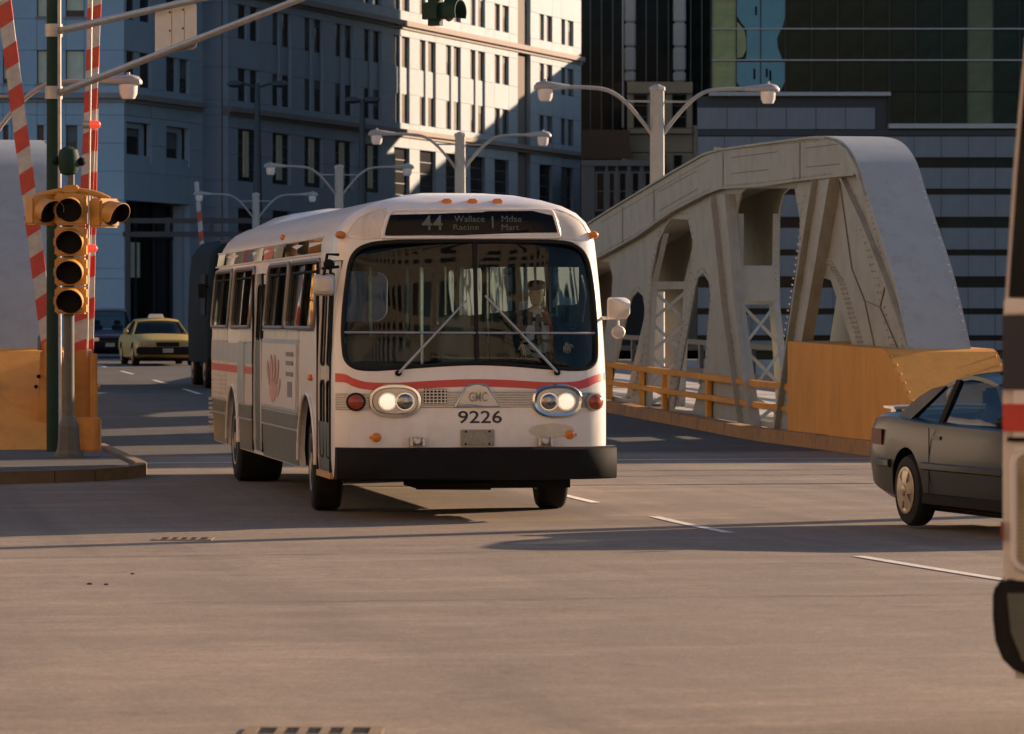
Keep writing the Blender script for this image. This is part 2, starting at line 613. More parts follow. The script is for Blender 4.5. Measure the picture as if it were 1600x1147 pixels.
def evalmesh(o):
    dg = bpy.context.evaluated_depsgraph_get()
    return bpy.data.meshes.new_from_object(o.evaluated_get(dg))


def text_mesh(body, size, extrude=0.004, bold=0.0, align='CENTER'):
    c = bpy.data.curves.new('text', 'FONT')
    c.body = body
    c.size = size
    c.extrude = extrude
    c.offset = bold
    c.align_x = align
    c.align_y = 'CENTER'
    c.resolution_u = 3
    o = bpy.data.objects.new('text', c)
    COL.objects.link(o)
    me = evalmesh(o)
    bpy.data.objects.remove(o)
    bpy.data.curves.remove(c)
    return me                              # letters lie in local XY, z is thickness


def interp(tab, z):
    if z <= tab[0][0]:
        return tab[0][1]
    for (a, p), (b, q) in zip(tab, tab[1:]):
        if z <= b:
            return p + (q - p) * (z - a) / (b - a)
    return tab[-1][1]


def smooth_poly(pts, n=4, closed=True):
    """Catmull-Rom through 2D points"""
    out = []
    k = len(pts)
    rng = range(k if closed else k - 1)
    for i in rng:
        if closed:
            p0, p1, p2, p3 = pts[(i - 1) % k], pts[i], pts[(i + 1) % k], pts[(i + 2) % k]
        else:
            p0, p1, p2, p3 = pts[max(0, i - 1)], pts[i], pts[i + 1], pts[min(k - 1, i + 2)]
        for j in range(n):
            t = j / n
            out.append(tuple(0.5 * (2 * b + (c - a) * t + (2 * a - 5 * b + 4 * c - d) * t * t + (3 * b - a - 3 * c + d) * t ** 3) for a, b, c, d in zip(p0, p1, p2, p3)))
    if not closed:
        out.append(tuple(pts[-1]))
    return out


def rrect(x0, x1, z0, z1, r, n=5, skew=0.0):
    pts = []
    for cx, cz, a0 in ((x1 - r, z1 - r, 0), (x0 + r, z1 - r, 90), (x0 + r, z0 + r, 180), (x1 - r, z0 + r, 270)):
        for i in range(n + 1):
            a = R(a0 + 90 * i / n)
            pts.append((cx + r * math.cos(a), cz + r * math.sin(a)))
    return [(x + skew * (z - (z0 + z1) / 2), z) for x, z in pts]
# ------------------------------------------------------------------ ground, river, road
def sheet(name, v0, v1, u0, u1, dv, du, dz, m, zf=zg, kind='structure', parent=None):
    mb = MB()
    nv, nu = max(1, round((v1 - v0) / dv)), max(1, round((u1 - u0) / du))
    vs = []
    for j in range(nu + 1):
        for i in range(nv + 1):
            v, u = v0 + (v1 - v0) * i / nv, u0 + (u1 - u0) * j / nu
            vs.append((v, u, zf(v, u) + dz))
    fs = [(j * (nv + 1) + i, j * (nv + 1) + i + 1, (j + 1) * (nv + 1) + i + 1, (j + 1) * (nv + 1) + i) for j in range(nu) for i in range(nv)]
    mb.add(vs, fs, 0, True)
    o = mb.build(name, m, parent, kind=kind)
    o.rotation_euler = (0, 0, TH)
    return o


flat0 = lambda v, u: 0.0
sheet('ground', -3000, 3000, -3000, 56.0, 500, 500, -0.06, 'earth', flat0)
sheet('ground', -3000, 3000, 190.0, 4000, 500, 500, -0.06, 'earth', flat0)
sheet('river_water', -3000, 3000, 50, 196, 500, 73, -5.0, 'water', flat0)
VR0, VR1 = 3.9, 15.0
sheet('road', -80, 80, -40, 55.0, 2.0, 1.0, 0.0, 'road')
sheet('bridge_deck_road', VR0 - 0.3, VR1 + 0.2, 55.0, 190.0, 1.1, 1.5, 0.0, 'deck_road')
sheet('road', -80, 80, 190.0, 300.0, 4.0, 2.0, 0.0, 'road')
# quay walls and the solid under the deck
mb = MB()
mb.box(-400, 400, 55.0, 56.2, -6, -0.08)
mb.box(-400, 400, 189.0, 190.2, -6, -0.08)
o = mb.build('quay_wall', 'concrete', None, kind='structure')
o.rotation_euler = (0, 0, TH)
for v0, v1 in ((-1.2, VR0 - 0.3), (VR1 + 0.2, 20.2)):
    mb = MB()
    rings = []
    for k in range(46):
        u = 52.0 + 3.0 * k if v0 > 5 else 56.0 + 2.95 * k
        z = zg(0, u)
        rings.append([(v0, u, z - 0.4), (v1, u, z - 0.4), (v1, u, z + 0.13), (v0, u, z + 0.13)])
    mb.loft(rings, 0, True, False)
    o = mb.build('sidewalk', 'concrete', None, kind='structure')
    o.rotation_euler = (0, 0, TH)

# corner pavement at the left with its worn yellow kerb
corner = [(4.0, 56.0), (4.0, 48.6), (3.9, 47.6), (3.62, 46.9), (3.2, 46.35), (2.7, 46.0), (2.0, 45.7), (0.5, 45.0), (-3, 42.6), (-30, 42.0), (-30, 56.0)]
mb = MB()
mb.prism(corner, lambda a, b, d: (a, b, d), -0.2, 0.125, 0)
o = mb.build('corner_pavement', 'walk', None, kind='structure')
o.rotation_euler = (0, 0, TH)
edge = corner[0:8]
for i in range(len(edge) - 1):
    (a0, b0), (a1, b1) = edge[i], edge[i + 1]
    L = math.hypot(a1 - a0, b1 - b0)
    nx, ny = -(b1 - b0) / L, (a1 - a0) / L
    if nx < 0 and i < 2 or ny > 0 and i > 4:
        nx, ny = -nx, -ny
    nx, ny = (b1 - b0) / L, -(a1 - a0) / L
    nx, ny = -nx, -ny
    mb = MB()
    poly = [(a0 - nx * 0.1, b0 - ny * 0.1), (a1 - nx * 0.1, b1 - ny * 0.1), (a1 + nx * 0.06, b1 + ny * 0.06), (a0 + nx * 0.06, b0 + ny * 0.06)]
    mb.prism(poly, lambda a, b, d: (a, b, d), -0.1, 0.15, 0)
    o = mb.build('kerb_stone', 'corner_kerb', None, bevel=0.012, kind='structure')
    o.rotation_euler = (0, 0, TH)

# kerbs along the bridge, in stones
kst = {}
u = 52.0
while u < 150:
    for v0, v1 in ((VR1 - 0.12, VR1 + 0.16), (VR0 - 0.28, VR0)):
        if v0 < 5 and u < 56:
            continue
        mb = MB()
        za, zb = zg(0, u), zg(0, u + 2.0)
        q = random.uniform(-0.008, 0.008)
        mb.loft([[(v0, u + 0.012, za - 0.1), (v1, u + 0.012, za - 0.1), (v1, u + 0.012, za + 0.21 + q), (v0 + 0.03, u + 0.012, za + 0.21 + q)],
                 [(v0, u + 1.988, zb - 0.1), (v1, u + 1.988, zb - 0.1), (v1, u + 1.988, zb + 0.21 + q), (v0 + 0.03, u + 1.988, zb + 0.21 + q)]], 0, True, False)
        o = mb.build('kerb_stone', 'kerb_yellow', None, kind='structure')
        o.rotation_euler = (0, 0, TH)
    u += 2.0

# bridge joint plate and lane dashes
mb = MB()
mb.add([(4.2, 51.8, 0.004), (14.8, 51.8, 0.004), (14.8, 52.05, 0.004), (4.2, 52.05, 0.004)], [(0, 1, 2, 3)])
o = mb.build('expansion_joint', 'galv', None, kind='structure')
o.rotation_euler = (0, 0, TH)
mb = MB()
mb.add([(4.2, 54.6, 0.004), (14.8, 54.6, 0.004), (14.8, 54.72, 0.004), (4.2, 54.72, 0.004)], [(0, 1, 2, 3)])
o = mb.build('expansion_joint', 'steel_seam', None, kind='structure')
o.rotation_euler = (0, 0, TH)
DASHES = [(25.4, 29.3), (33.7, 36.9), (39.8, 43.0), (47.0, 50.0), (56.0, 59.0), (63.0, 66.0), (70.0, 73.0), (77.0, 79.6), (83.5, 87.4), (92.0, 95.6), (102.0, 106.2), (112, 116), (122, 126), (132, 136), (142, 146)]
for u0, u1 in DASHES:
    vs = []
    for j in range(5):
        u = u0 + (u1 - u0) * j / 4
        z = zg(0, u) + 0.006
        c = 8.15
        vs += [(c - 0.055, u, z), (c + 0.055, u, z)]
    mb = MB()
    mb.add(vs, [(2 * j, 2 * j + 1, 2 * j + 3, 2 * j + 2) for j in range(4)])
    o = mb.build('lane_dash', 'paint_line', None, kind='structure')
    o.rotation_euler = (0, 0, TH)
# tar seams and a patched trench across the junction
rs = random.Random(21)
for v0, v1, u0, sl, w in ((8.6, 14.9, 48.2, -0.02, 0.10), (5.2, 14.9, 44.3, -0.05, 0.14), (9.0, 14.9, 46.5, 0.0, 0.07), (-6, 9, 30.4, 0.03, 0.03), (10.2, 13.6, 24.2, 0.5, 0.03), (2.0, 7.6, 24.0, -0.06, 0.025)):
    n = 26
    vs = []
    for i in range(n + 1):
        v = v0 + (v1 - v0) * i / n
        u = u0 + sl * (v - v0) + rs.uniform(-0.05, 0.05)
        ww = w * rs.uniform(0.35, 1.0)
        vs += [(v, u - ww / 2, zg(v, u - ww / 2) + 0.004), (v, u + ww / 2, zg(v, u + ww / 2) + 0.004)]
    mb = MB()
    mb.add(vs, [(2 * i, 2 * i + 2, 2 * i + 3, 2 * i + 1) for i in range(n)])
    o = mb.build('tar_seam', 'tar', None, kind='structure')
    o.rotation_euler = (0, 0, TH)


# storm drains set in the road
def drain(px, py, wid, dep, label, nslot=5):
    D = 33.0
    for _ in range(12):
        X, z = onD(px, py, D)
        v, u = X * CT + D * ST, -X * ST + D * CT
        s = (py - 500) / max(0.5, (CAM_H - zg(v, u)))
        D = FPX / s
    X, z = onD(px, py, D)
    v, u = X * CT + D * ST, -X * ST + D * CT
    zz = zg(v, u)
    t = thing('storm_drain', label, 'storm drain', (X, D, zz), 0.0, 'storm drains in the road')
    sl = (zg(v, u + 0.5) - zg(v, u - 0.5))
    t.rotation_euler = (math.atan(sl), 0, 0)
    mb = MB()
    w, d = wid / 2, dep / 2
    zt = 0.009
    for x0, x1, y0, y1 in ((-w, w, -d, -d + 0.05), (-w, w, d - 0.05, d), (-w, -w + 0.05, -d + 0.05, d - 0.05), (w - 0.05, w, -d + 0.05, d - 0.05)):
        mb.box(x0, x1, y0, y1, -0.05, zt)
    mb.build('frame', 'corner_kerb', t)
    mb = MB()
    mb.add([(-w + 0.05, -d + 0.05, 0.005), (w - 0.05, -d + 0.05, 0.005), (w - 0.05, d - 0.05, 0.005), (-w + 0.05, d - 0.05, 0.005)], [(0, 1, 2, 3)])
    mb.build('shaft', 'black', t)
    step = (wid - 0.1) / nslot
    for i in range(nslot - 1):
        x = -w + 0.05 + step * (i + 1)
        mb = MB()
        mb.box(x - step * 0.2, x + step * 0.2, -d + 0.052, d - 0.052, 0.007, zt)
        mb.build('bar', 'corner_kerb', t)


drain(287, 843, 0.52, 0.46, 'small cast storm drain in the sunlit road ahead of the bus')
drain(490, 1146, 0.52, 0.40, 'storm drain with five slots at the near edge of the road')
# loose grit and two tiny bolts in the road
mb = MB()
for px, py, r in ((140, 927, 0.014), (166, 928, 0.012), (207, 905, 0.011)):
    D = (CAM_H - 0.06) * FPX / (py - 500)
    X, z = onD(px, py, D)
    v, u = X * CT + D * ST, -X * ST + D * CT
    mb.ball((X, D, zg(v, u) + 0.004), (r * 1.5, r * 2, r * 0.6), 4)
o = mb.build('grit', 'black', None, kind='stuff')
# ------------------------------------------------------------------ buildings across the river
_cache = {}


class Face:
    """a vertical facade plane: t along it, d into the wall, z up"""

    def __init__(self, p0, dr):
        L = math.hypot(*dr)
        self.p0, self.dr = p0, (dr[0] / L, dr[1] / L)
        self.rz = math.atan2(dr[1], dr[0])

    def px(self, x, y=300):
        return onPlane(x, y, self.p0, self.dr)

    def t(self, x):
        return self.px(x)[0]

    def at(self, t, d, z):
        a, b = self.dr
        return Vector((self.p0[0] + a * t - b * d, self.p0[1] + b * t + a * d, z))


def place(o, face, t, d, z):
    o.location = face.at(t, d, z)
    o.rotation_euler = (0, 0, face.rz)
    return o


def pbox(root, face, name, m, t0, t1, z0, z1, d0, d1, gap=0.0, bevel=0.0):
    w, h, dp = round(t1 - t0 - 2 * gap, 2), round(z1 - z0 - 2 * gap, 2), round(d1 - d0, 2)
    if w <= 0.02 or h <= 0.02:
        return None
    key = (name, m, w, h, dp, bevel)
    if key not in _cache:
        mb = MB()
        mb.box(0, w, 0, dp, 0, h)
        _cache[key] = mb.mesh(name, m, bevel)
    o = link(name, _cache[key], root)
    return place(o, face, t0 + gap, d0, z0 + gap)


brng = random.Random(5)


def pwindow(root, face, t0, t1, z0, z1, d=0.28, glass='win_glass', blind=0.0, bars=0, fm='win_frame', fw=0.06):
    bmat = 'blind'
    if glass in ('win_glass', 'win_blinds_lit') and blind == 0.0 and bars == 0 and brng.random() < 0.4:
        blind, bmat = brng.choice((0.25, 0.4, 0.55, 0.9)), 'blind_dull'
    w, h = round(t1 - t0, 2), round(z1 - z0, 2)
    key = ('win', w, h, bars, fm)
    if key not in _cache:
        mb = MB()
        for b in ((0, w, 0, fw), (0, w, h - fw, h), (0, fw, fw, h - fw), (w - fw, w, fw, h - fw)):
            mb.box(b[0], b[1], 0, 0.08, b[2], b[3])
        for i in range(bars):
            zz = h * (i + 1) / (bars + 1)
            mb.box(fw, w - fw, 0.01, 0.06, zz - 0.03, zz + 0.03)
        _cache[key] = mb.mesh('window', fm)
        mb = MB()
        mb.box(fw, w - fw, 0.035, 0.05, fw, h - fw)
        _cache[('pane', w, h, glass)] = mb.mesh('pane', glass)
    if ('pane', w, h, glass) not in _cache:
        mb = MB()
        mb.box(fw, w - fw, 0.035, 0.05, fw, h - fw)
        _cache[('pane', w, h, glass)] = mb.mesh('pane', glass)
    o = place(link('window', _cache[key], root), face, t0, d, z0)
    link('pane', _cache[('pane', w, h, glass)], o)
    if blind > 0:
        bh = round(h * blind, 1)
        kb = ('blind', w, bh, bmat)
        if kb not in _cache:
            mb = MB()
            mb.box(fw, w - fw, 0.02, 0.033, -bh, 0)
            _cache[kb] = mb.mesh('blind', bmat)
        b = link('blind', _cache[kb], o)
        b.location = (0, 0, h - fw)
    return o


# --- pale stone office block: a short face towards the river and a long one along the street
st = thing('office_building', 'pale stone office block with paired windows and cornices beyond the bridge, partly sunlit', 'office building', (-7.5, 264.6, 0))
FB = Face((-7.5, 264.6), (0.3355, 0.942))
tc = FB.t(194)
corner_pt = FB.at(tc, 0, 0)
FA = Face((corner_pt.x, corner_pt.y), (1.0, 0.0))


def reparent(root):
    for o in root.children:
        if not o.get('_rp'):
            o.location = Vector(o.location) - Vector(root.location)
            o['_rp'] = 1


ZR = [0.0, 4.4, 5.0, 9.0, 10.7, 14.0, 14.75, 15.3, 15.74, 17.8, 19.65, 21.8, 22.3, 22.9, 23.6, 25.6, 27.4, 29.4, 30.6]
WROW = {2: 'D', 4: 'C', 8: 'B', 10: 'A', 14: 'E', 16: 'F'}
pairs_px = [((372, 387), (392, 405), 'S'), ((426, 438), (442, 455), 'D'), ((476, 488), (492, 505), 'D'), ((524, 536), (540, 552), 'D'),
            ((569, 580), (584, 596), 'D'), ((616, 626), (629, 640), 'D'), ((656, 666), (670, 681), 'D'), ((697, 706), (710, 720), 'D'),
            ((735, 744), (748, 758), 'D'), ((773, 782), (786, 795), 'S'), ((809, 829), None, 'R'), ((843, 851), (855, 863), 'S'), ((877, 884), (888, 896), 'S')]
rng = random.Random(3)
edges = [FB.t(356)]
cells = []
for pr in pairs_px:
    a = FB.t(pr[0][0])
    b = FB.t(pr[1][1] if pr[1] else pr[0][1])
    cells.append(('pier', edges[-1], a, None))
    cells.append(('win', a, b, pr))
    edges.append(b)
cells.append(('pier', edges[-1], FB.t(908), None))
TH_W = 0.34
for kind, a, b, pr in cells:
    for j in range(len(ZR) - 1):
        z0, z1 = ZR[j], ZR[j + 1]
        if j in (6, 12):
            continue                                            # cornice courses
        if kind == 'win' and pr[2] == 'R':
            pbox(st, FB, 'recess_panel', 'brown', a, b, z0, z1, 1.1, 1.4, 0.01)
            continue
        if kind == 'win' and j in WROW:
            row = WROW[j]
            m0, m1 = FB.t(pr[0][1]), FB.t(pr[1][0])
            if row in 'CD':
                if row == 'C':
                    pwindow(st, FB, a, b, z0, z1, 0.25, 'win_glass', 0.0, 3)
                    c = (a + b) / 2
                    if a < FB.t(600):
                        pbox(st, FB, 'column', 'blind', c - 0.42, c + 0.30, z0 + 0.3, z1 - 0.1, 0.12, 0.24)
                else:
                    pwindow(st, FB, a, b, z0, z1, 0.25, 'win_glass', 0.0, 1)
            else:
                pbox(st, FB, 'mullion', 'stone', m0, m1, z0, z1, 0.05, 0.34)
                for p, q in ((a, m0), (m1, b)):
                    pwindow(st, FB, p, q, z0, z1, 0.22, 'win_blinds_lit' if pr[0][0] > 610 else 'win_glass', 0.0, 0, fw=0.05)
        elif kind == 'win' and pr[2] == 'D' and j in (9, 15):
            m0, m1 = FB.t(pr[0][1]), FB.t(pr[1][0])
            pbox(st, FB, 'mullion', 'stone', m0, m1, z0, z1, 0.05, 0.34)
            for p, q in ((a, m0), (m1, b)):
                pbox(st, FB, 'spandrel', 'stone', p, q, z0, z1, 0.16, 0.34, 0.01)
        else:
            zz = [z0, z1] if z1 - z0 < 2.4 else [z0, (z0 + z1) / 2, z1]
            for p, q in zip(zz, zz[1:]):
                pbox(st, FB, 'stone_panel', 'stone' if rng.random() < 0.6 else 'stone_b', a, b, p, q, rng.uniform(-0.006, 0.006), TH_W, 0.012)
tA, tE = FB.t(356), FB.t(908)
for z0, z1 in ((14.75, 15.3), (22.3, 22.9)):
    pbox(st, FB, 'cornice', 'stone_trim', tA, tE, z0, z0 + 0.22, -0.12, TH_W)
    pbox(st, FB, 'cornice', 'stone_trim', tA - 0.003, tE, z0 + 0.225, z1 - 0.01, -0.34, TH_W)
pbox(st, FB, 'backing_wall', 'stone_joint', tA, tE, 0, 31, TH_W + 0.004, TH_W + 0.1)

# the part of the long face nearest the corner (entrance bay) and the dark recess between
tR0, tR1 = FB.t(317), FB.t(356)
for j in range(len(ZR) - 1):
    pbox(st, FB, 'recess_panel', 'stone_b', tR0, tR1, ZR[j], ZR[j + 1], 2.2, 2.5, 0.012)
    pbox(st, FB, 'return_panel', 'stone_b', tR1 - 0.003, tR1 + 0.3, ZR[j], ZR[j + 1], TH_W + 0.11, 2.2, 0.012)
ent = [((198, 213), (220, 237)), ((260, 277), (282, 296))]
te = [tc, FB.t(198), FB.t(237), FB.t(260), FB.t(296), tR0]
for i in range(5):
    for j in range(len(ZR) - 1):
        z0, z1 = ZR[j], ZR[j + 1]
        if j in (6, 12):
            continue
        if i in (1, 3):
            pr = ent[i // 2]
            if j in (8, 10, 14, 16):
                m0, m1 = FB.t(pr[0][1]), FB.t(pr[1][0])
                pbox(st, FB, 'mullion', 'stone', m0, m1, z0, z1, 0.05, 0.34)
                for p, q in ((te[i], m0), (m1, te[i + 1])):
                    pwindow(st, FB, p, q, z0, z1, 0.22, 'win_glass', 0.0, 0, fw=0.05)
                continue
            if j == 4:                                           # square lower windows, deeply set
                wa, wb = (te[i] + 0.05, te[i + 1] - 0.9)
                pwindow(st, FB, wa, wb, 11.75, 13.3, 0.45, 'win_glass', 0.0, 0)
                pbox(st, FB, 'lintel', 'stone', wa, wb, 13.3, 13.62, 0.30, 0.6)
                pbox(st, FB, 'sill', 'stone', wa, te[i + 1], 11.3, 11.72, 0.1, 0.6)
                pbox(st, FB, 'stone_panel', 'stone', te[i], te[i + 1], 10.7, 11.29, 0.0, TH_W, 0.01)
                pbox(st, FB, 'stone_panel', 'stone_b', te[i], te[i + 1], 13.64, 14.0, 0.0, TH_W, 0.01)
                pbox(st, FB, 'stone_panel', 'stone', wb + 0.3, te[i + 1], 11.73, 13.63, 0.5, 0.8, 0.01)
                continue
        if j <= 2 and 1 <= i <= 3:
            continue                                             # entrance opening
        zz = [z0, z1] if z1 - z0 < 2.4 else [z0, (z0 + z1) / 2, z1]
        for p, q in zip(zz, zz[1:]):
            pbox(st, FB, 'stone_panel', 'stone' if rng.random() < 0.6 else 'stone_b', te[i], te[i + 1], p, q, rng.uniform(-0.006, 0.006), TH_W, 0.012)
for z0, z1 in ((14.75, 15.3), (22.3, 22.9)):
    pbox(st, FB, 'cornice', 'stone_trim', tc, tR0, z0, z0 + 0.22, -0.12, TH_W)
    pbox(st, FB, 'cornice', 'stone_trim', tc, tR0 + 0.003, z0 + 0.225, z1 - 0.01, -0.34, TH_W)
    pbox(st, FB, 'cornice', 'stone_trim', tR0 + 0.01, tR1 - 0.01, z0, z1, 1.9, 2.2)
pbox(st, FB, 'backing_wall', 'stone_joint', tc, tR0 - 0.01, 9.0, 31, TH_W + 0.45, TH_W + 0.55)
# entrance: dark lobby with glazing bars, a pale notice board and a tall door leaf
e0, e1 = te[1], te[4]
pbox(st, FB, 'lobby_wall', 'black', e0, e1, 0, 9.2, 2.2, 2.4)
pbox(st, FB, 'entrance_jamb', 'stone', e0 - 0.003, e0 + 0.4, 0, 8.99, 0.35, 2.2)
pbox(st, FB, 'entrance_jamb', 'stone', e1 - 0.4, e1 + 0.003, 0, 8.99, 0.35, 2.2)
for k, f in enumerate((0.06, 0.36, 0.66, 0.94)):
    tt = e0 + (e1 - e0) * f
    pbox(st, FB, 'glazing_bar', 'dark_pole', tt - 0.08, tt + 0.08, 0, 8.9, 0.9, 1.05)
pbox(st, FB, 'glazing_bar', 'dark_pole', e0 + 0.4, e1 - 0.4, 6.9, 7.1, 0.88, 1.07)
pbox(st, FB, 'door_glass', 'dark_glass', e0 + 0.41, e1 - 0.41, 0.0, 8.9, 1.1, 1.12)
pbox(st, FB, 'notice_board', 'blind', e0 + (e1 - e0) * 0.2, e0 + (e1 - e0) * 0.43, 4.5, 6.6, 0.95, 1.06)

# face towards the river
ZA = ZR
wins_a = [(-60, -30), (5, 18), (58, 75), (103, 132)]
ea = [FA.t(-140)]
la = []
for p, q in wins_a:
    la.append(('pier', ea[-1], FA.t(p)))
    la.append(('win', FA.t(p), FA.t(q)))
    ea.append(FA.t(q))
la.append(('pier', ea[-1], 0.0))
for kind, a, b in la:
    for j in range(len(ZR) - 1):
        z0, z1 = ZR[j], ZR[j + 1]
        if j in (6, 12):
            continue
        if kind == 'win' and j in (8, 10, 14, 16):
            pwindow(st, FA, a, b, z0 + 0.1, z1, 0.22, 'win_glass', rng.choice((0.97, 0.97, 0.8)) if j in (8, 10) else 0.5, 0, fw=0.05)
            pbox(st, FA, 'sill', 'stone_trim', a - 0.1, b + 0.1, z0 - 0.02, z0 + 0.09, -0.08, 0.3)
            continue
        if kind == 'win' and j == 4:
            pwindow(st, FA, a, b - (b - a) * 0.4, z0 + 1.0, z1 - 0.6, 0.3, 'win_glass', 0, 0)
            pbox(st, FA, 'stone_panel', 'stone', a, b, z0, z0 + 1.0, 0, TH_W, 0.012)
            pbox(st, FA, 'stone_panel', 'stone', a, b, z1 - 0.6, z1, 0, TH_W, 0.012)
            pbox(st, FA, 'stone_panel', 'stone_b', b - (b - a) * 0.4, b, z0 + 1.0, z1 - 0.6, 0, TH_W, 0.012)
            continue
        zz = [z0, z1] if z1 - z0 < 2.4 else [z0, (z0 + z1) / 2, z1]
        for p, q in zip(zz, zz[1:]):
            pbox(st, FA, 'stone_panel', 'stone' if rng.random() < 0.6 else 'stone_b', a, b, p, q, rng.uniform(-0.006, 0.006), TH_W, 0.012)
for z0, z1 in ((14.75, 15.3), (22.3, 22.9)):
    pbox(st, FA, 'cornice', 'stone_trim', FA.t(-140), 0.1, z0, z0 + 0.22, -0.12, TH_W)
    pbox(st, FA, 'cornice', 'stone_trim', FA.t(-140), 0.3, z0 + 0.225, z1 - 0.01, -0.34, TH_W)
pbox(st, FA, 'backing_wall', 'stone_joint', FA.t(-140), -0.45, 0, 31, TH_W + 0.01, TH_W + 0.1)
reparent(st)
# upper storeys and the solid body behind the faces
mb = MB()
p1, p2 = FB.at(tc + 0.5, 2.6, 0), FB.at(tE, 2.6, 0)
a0 = FA.at(FA.t(-140), 0.6, 0)
poly = [(p1.x, p1.y), (p2.x, p2.y), (p2.x - 60, p2.y + 5), (a0.x - 40, a0.y + 60), (a0.x - 40, a0.y), (a0.x, a0.y)]
r0 = Vector(st.location)
mb.prism(poly, lambda a, b, d: Vector((a, b, d)) - r0, 0.0, 30.9, 0)
mb.build('body', 'stone_joint', st)
mb = MB()
q1, q2, q0 = FB.at(tc, 0.0, 0), FB.at(tE, 0.0, 0), FA.at(FA.t(-140), 0.0, 0)
poly = [(q1.x, q1.y), (q2.x, q2.y), (q2.x - 60, q2.y + 5), (q0.x - 40, q0.y + 60), (q0.x - 40, q0.y), (q0.x, q0.y)]
mb.prism(poly, lambda a, b, d: Vector((a, b, d)) - r0, 31.0, 62.0, 0)
mb.build('upper_storeys', 'stone', st)

# --- glass office building at the right, square to the view
D_G = 200.0
gb = thing('office_building', 'dark glass office building over blue-grey metal panel storeys, behind the right truss', 'office building', (30, D_G, 0))
FG = Face((0.0, D_G), (1.0, 0.0))
gx = lambda x: FG.px(x, 300)[0]
gz = lambda y: FG.px(800, y)[1]
XL, XR = gx(1110), 62.0
# metal panels in courses with dark strip windows between
bands = [(207, 224), (224, 264), (264, 299), (299, 347), (347, 394), (394, 440), (440, 487), (487, 530), (530, 560)]
cuts = [211, 262, 300, 355, 394, 448, 486, 531, 575]
gaps = [6, 17, 9, 17, 9, 17, 9, 9, 8]
tops = [(213, 246), (262, 295), (304, 339), (356, 390), (399, 432), (449, 482), (491, 524), (532, 575)]
xs = [1090 + 42.3 * i for i in range(15)]
gr = random.Random(11)
for y0, y1 in tops:
    for x0, x1 in zip(xs, xs[1:]):
        pbox(gb, FG, 'metal_panel', 'panel_blue', gx(x0), gx(x1), gz(y1), gz(y0), gr.uniform(-0.015, 0.015), 0.15, 0.012)
pbox(gb, FG, 'strip_window', 'dark_glass', gx(1090), gx(1683), 0.0, gz(212), 0.22, 0.3)
# recessed storey left of the step
for x0, x1 in zip([1090 + 46.3 * i for i in range(6)], [1090 + 46.3 * (i + 1) for i in range(6)]):
    pbox(gb, FG, 'metal_panel', 'panel_blue', gx(x0), gx(x1), gz(202), gz(168), 0.1, 0.25, 0.012)
pbox(gb, FG, 'recess_wall', 'panel_dark', gx(1090), gx(1392), gz(212), gz(150), 0.3, 0.45)
pbox(gb, FG, 'ledge', 'ledge', gx(1108), gx(1391), gz(150), gz(144), -0.25, 0.3)
pbox(gb, FG, 'ledge', 'ledge', gx(1388), gx(1683), gz(201), gz(193.5), -0.3, 0.3)
pbox(gb, FG, 'ledge', 'panel_dark', gx(1090), gx(1683), gz(212), gz(203), -0.04, 0.3)
# glazing
vx = [1112, 1150.5, 1188.5, 1227] + [1227 + 40.6 * i for i in range(1, 12)]
hy = [-95, -48, -3, 45, 94, 143.5, 194]
for r in range(len(hy) - 1):
    for x0, x1 in zip(vx, vx[1:]):
        if r == 5 and x0 < 1385:
            continue
        m = 'green_glass'
        if 1505 < x0 < 1545:
            m = 'olive_glass'
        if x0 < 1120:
            m = 'yellow_reflection'  # reflection of a lit facade put into the pane colour
        o = pbox(gb, FG, 'glass_pane', m, gx(x0), gx(x1), gz(hy[r + 1]), gz(hy[r]), 0.05 + gr.uniform(0, 0.02), 0.09, 0.025)
        o.rotation_euler.z += R(gr.uniform(-0.5, 0.5))
for y in hy[1:5]:
    pbox(gb, FG, 'mullion', 'ledge', gx(1112), gx(1683), gz(y + 1.0), gz(y - 1.0), -0.06, 0.05)
for x in vx:
    pbox(gb, FG, 'mullion', 'panel_dark', gx(x - 0.8), gx(x + 0.8), gz(144 if x < 1389 else 194), gz(-95), -0.02, 0.045)
# wavy teal and yellow reflections in the first bays of glass, painted as flat shapes
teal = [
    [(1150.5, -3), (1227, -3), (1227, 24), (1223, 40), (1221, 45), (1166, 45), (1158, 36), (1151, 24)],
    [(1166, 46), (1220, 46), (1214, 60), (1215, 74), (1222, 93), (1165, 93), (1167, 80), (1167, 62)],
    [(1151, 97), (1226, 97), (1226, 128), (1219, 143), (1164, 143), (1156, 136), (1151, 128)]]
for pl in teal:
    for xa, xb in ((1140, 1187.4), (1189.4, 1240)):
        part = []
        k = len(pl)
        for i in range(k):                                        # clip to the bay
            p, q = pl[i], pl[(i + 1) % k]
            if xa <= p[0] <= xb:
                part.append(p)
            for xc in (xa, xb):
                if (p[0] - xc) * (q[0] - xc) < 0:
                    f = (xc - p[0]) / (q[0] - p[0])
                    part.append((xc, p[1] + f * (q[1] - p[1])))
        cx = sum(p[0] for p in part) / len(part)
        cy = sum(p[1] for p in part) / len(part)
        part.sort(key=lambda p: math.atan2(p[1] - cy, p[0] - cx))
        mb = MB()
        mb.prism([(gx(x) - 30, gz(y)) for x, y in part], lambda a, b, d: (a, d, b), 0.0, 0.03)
        o = mb.build('teal_reflection', 'teal_reflection', gb)
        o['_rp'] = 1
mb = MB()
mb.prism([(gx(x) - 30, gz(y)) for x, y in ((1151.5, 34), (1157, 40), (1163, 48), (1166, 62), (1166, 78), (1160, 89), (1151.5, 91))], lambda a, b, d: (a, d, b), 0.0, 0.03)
o = mb.build('yellow_reflection', 'yellow_reflection', gb)
o['_rp'] = 1
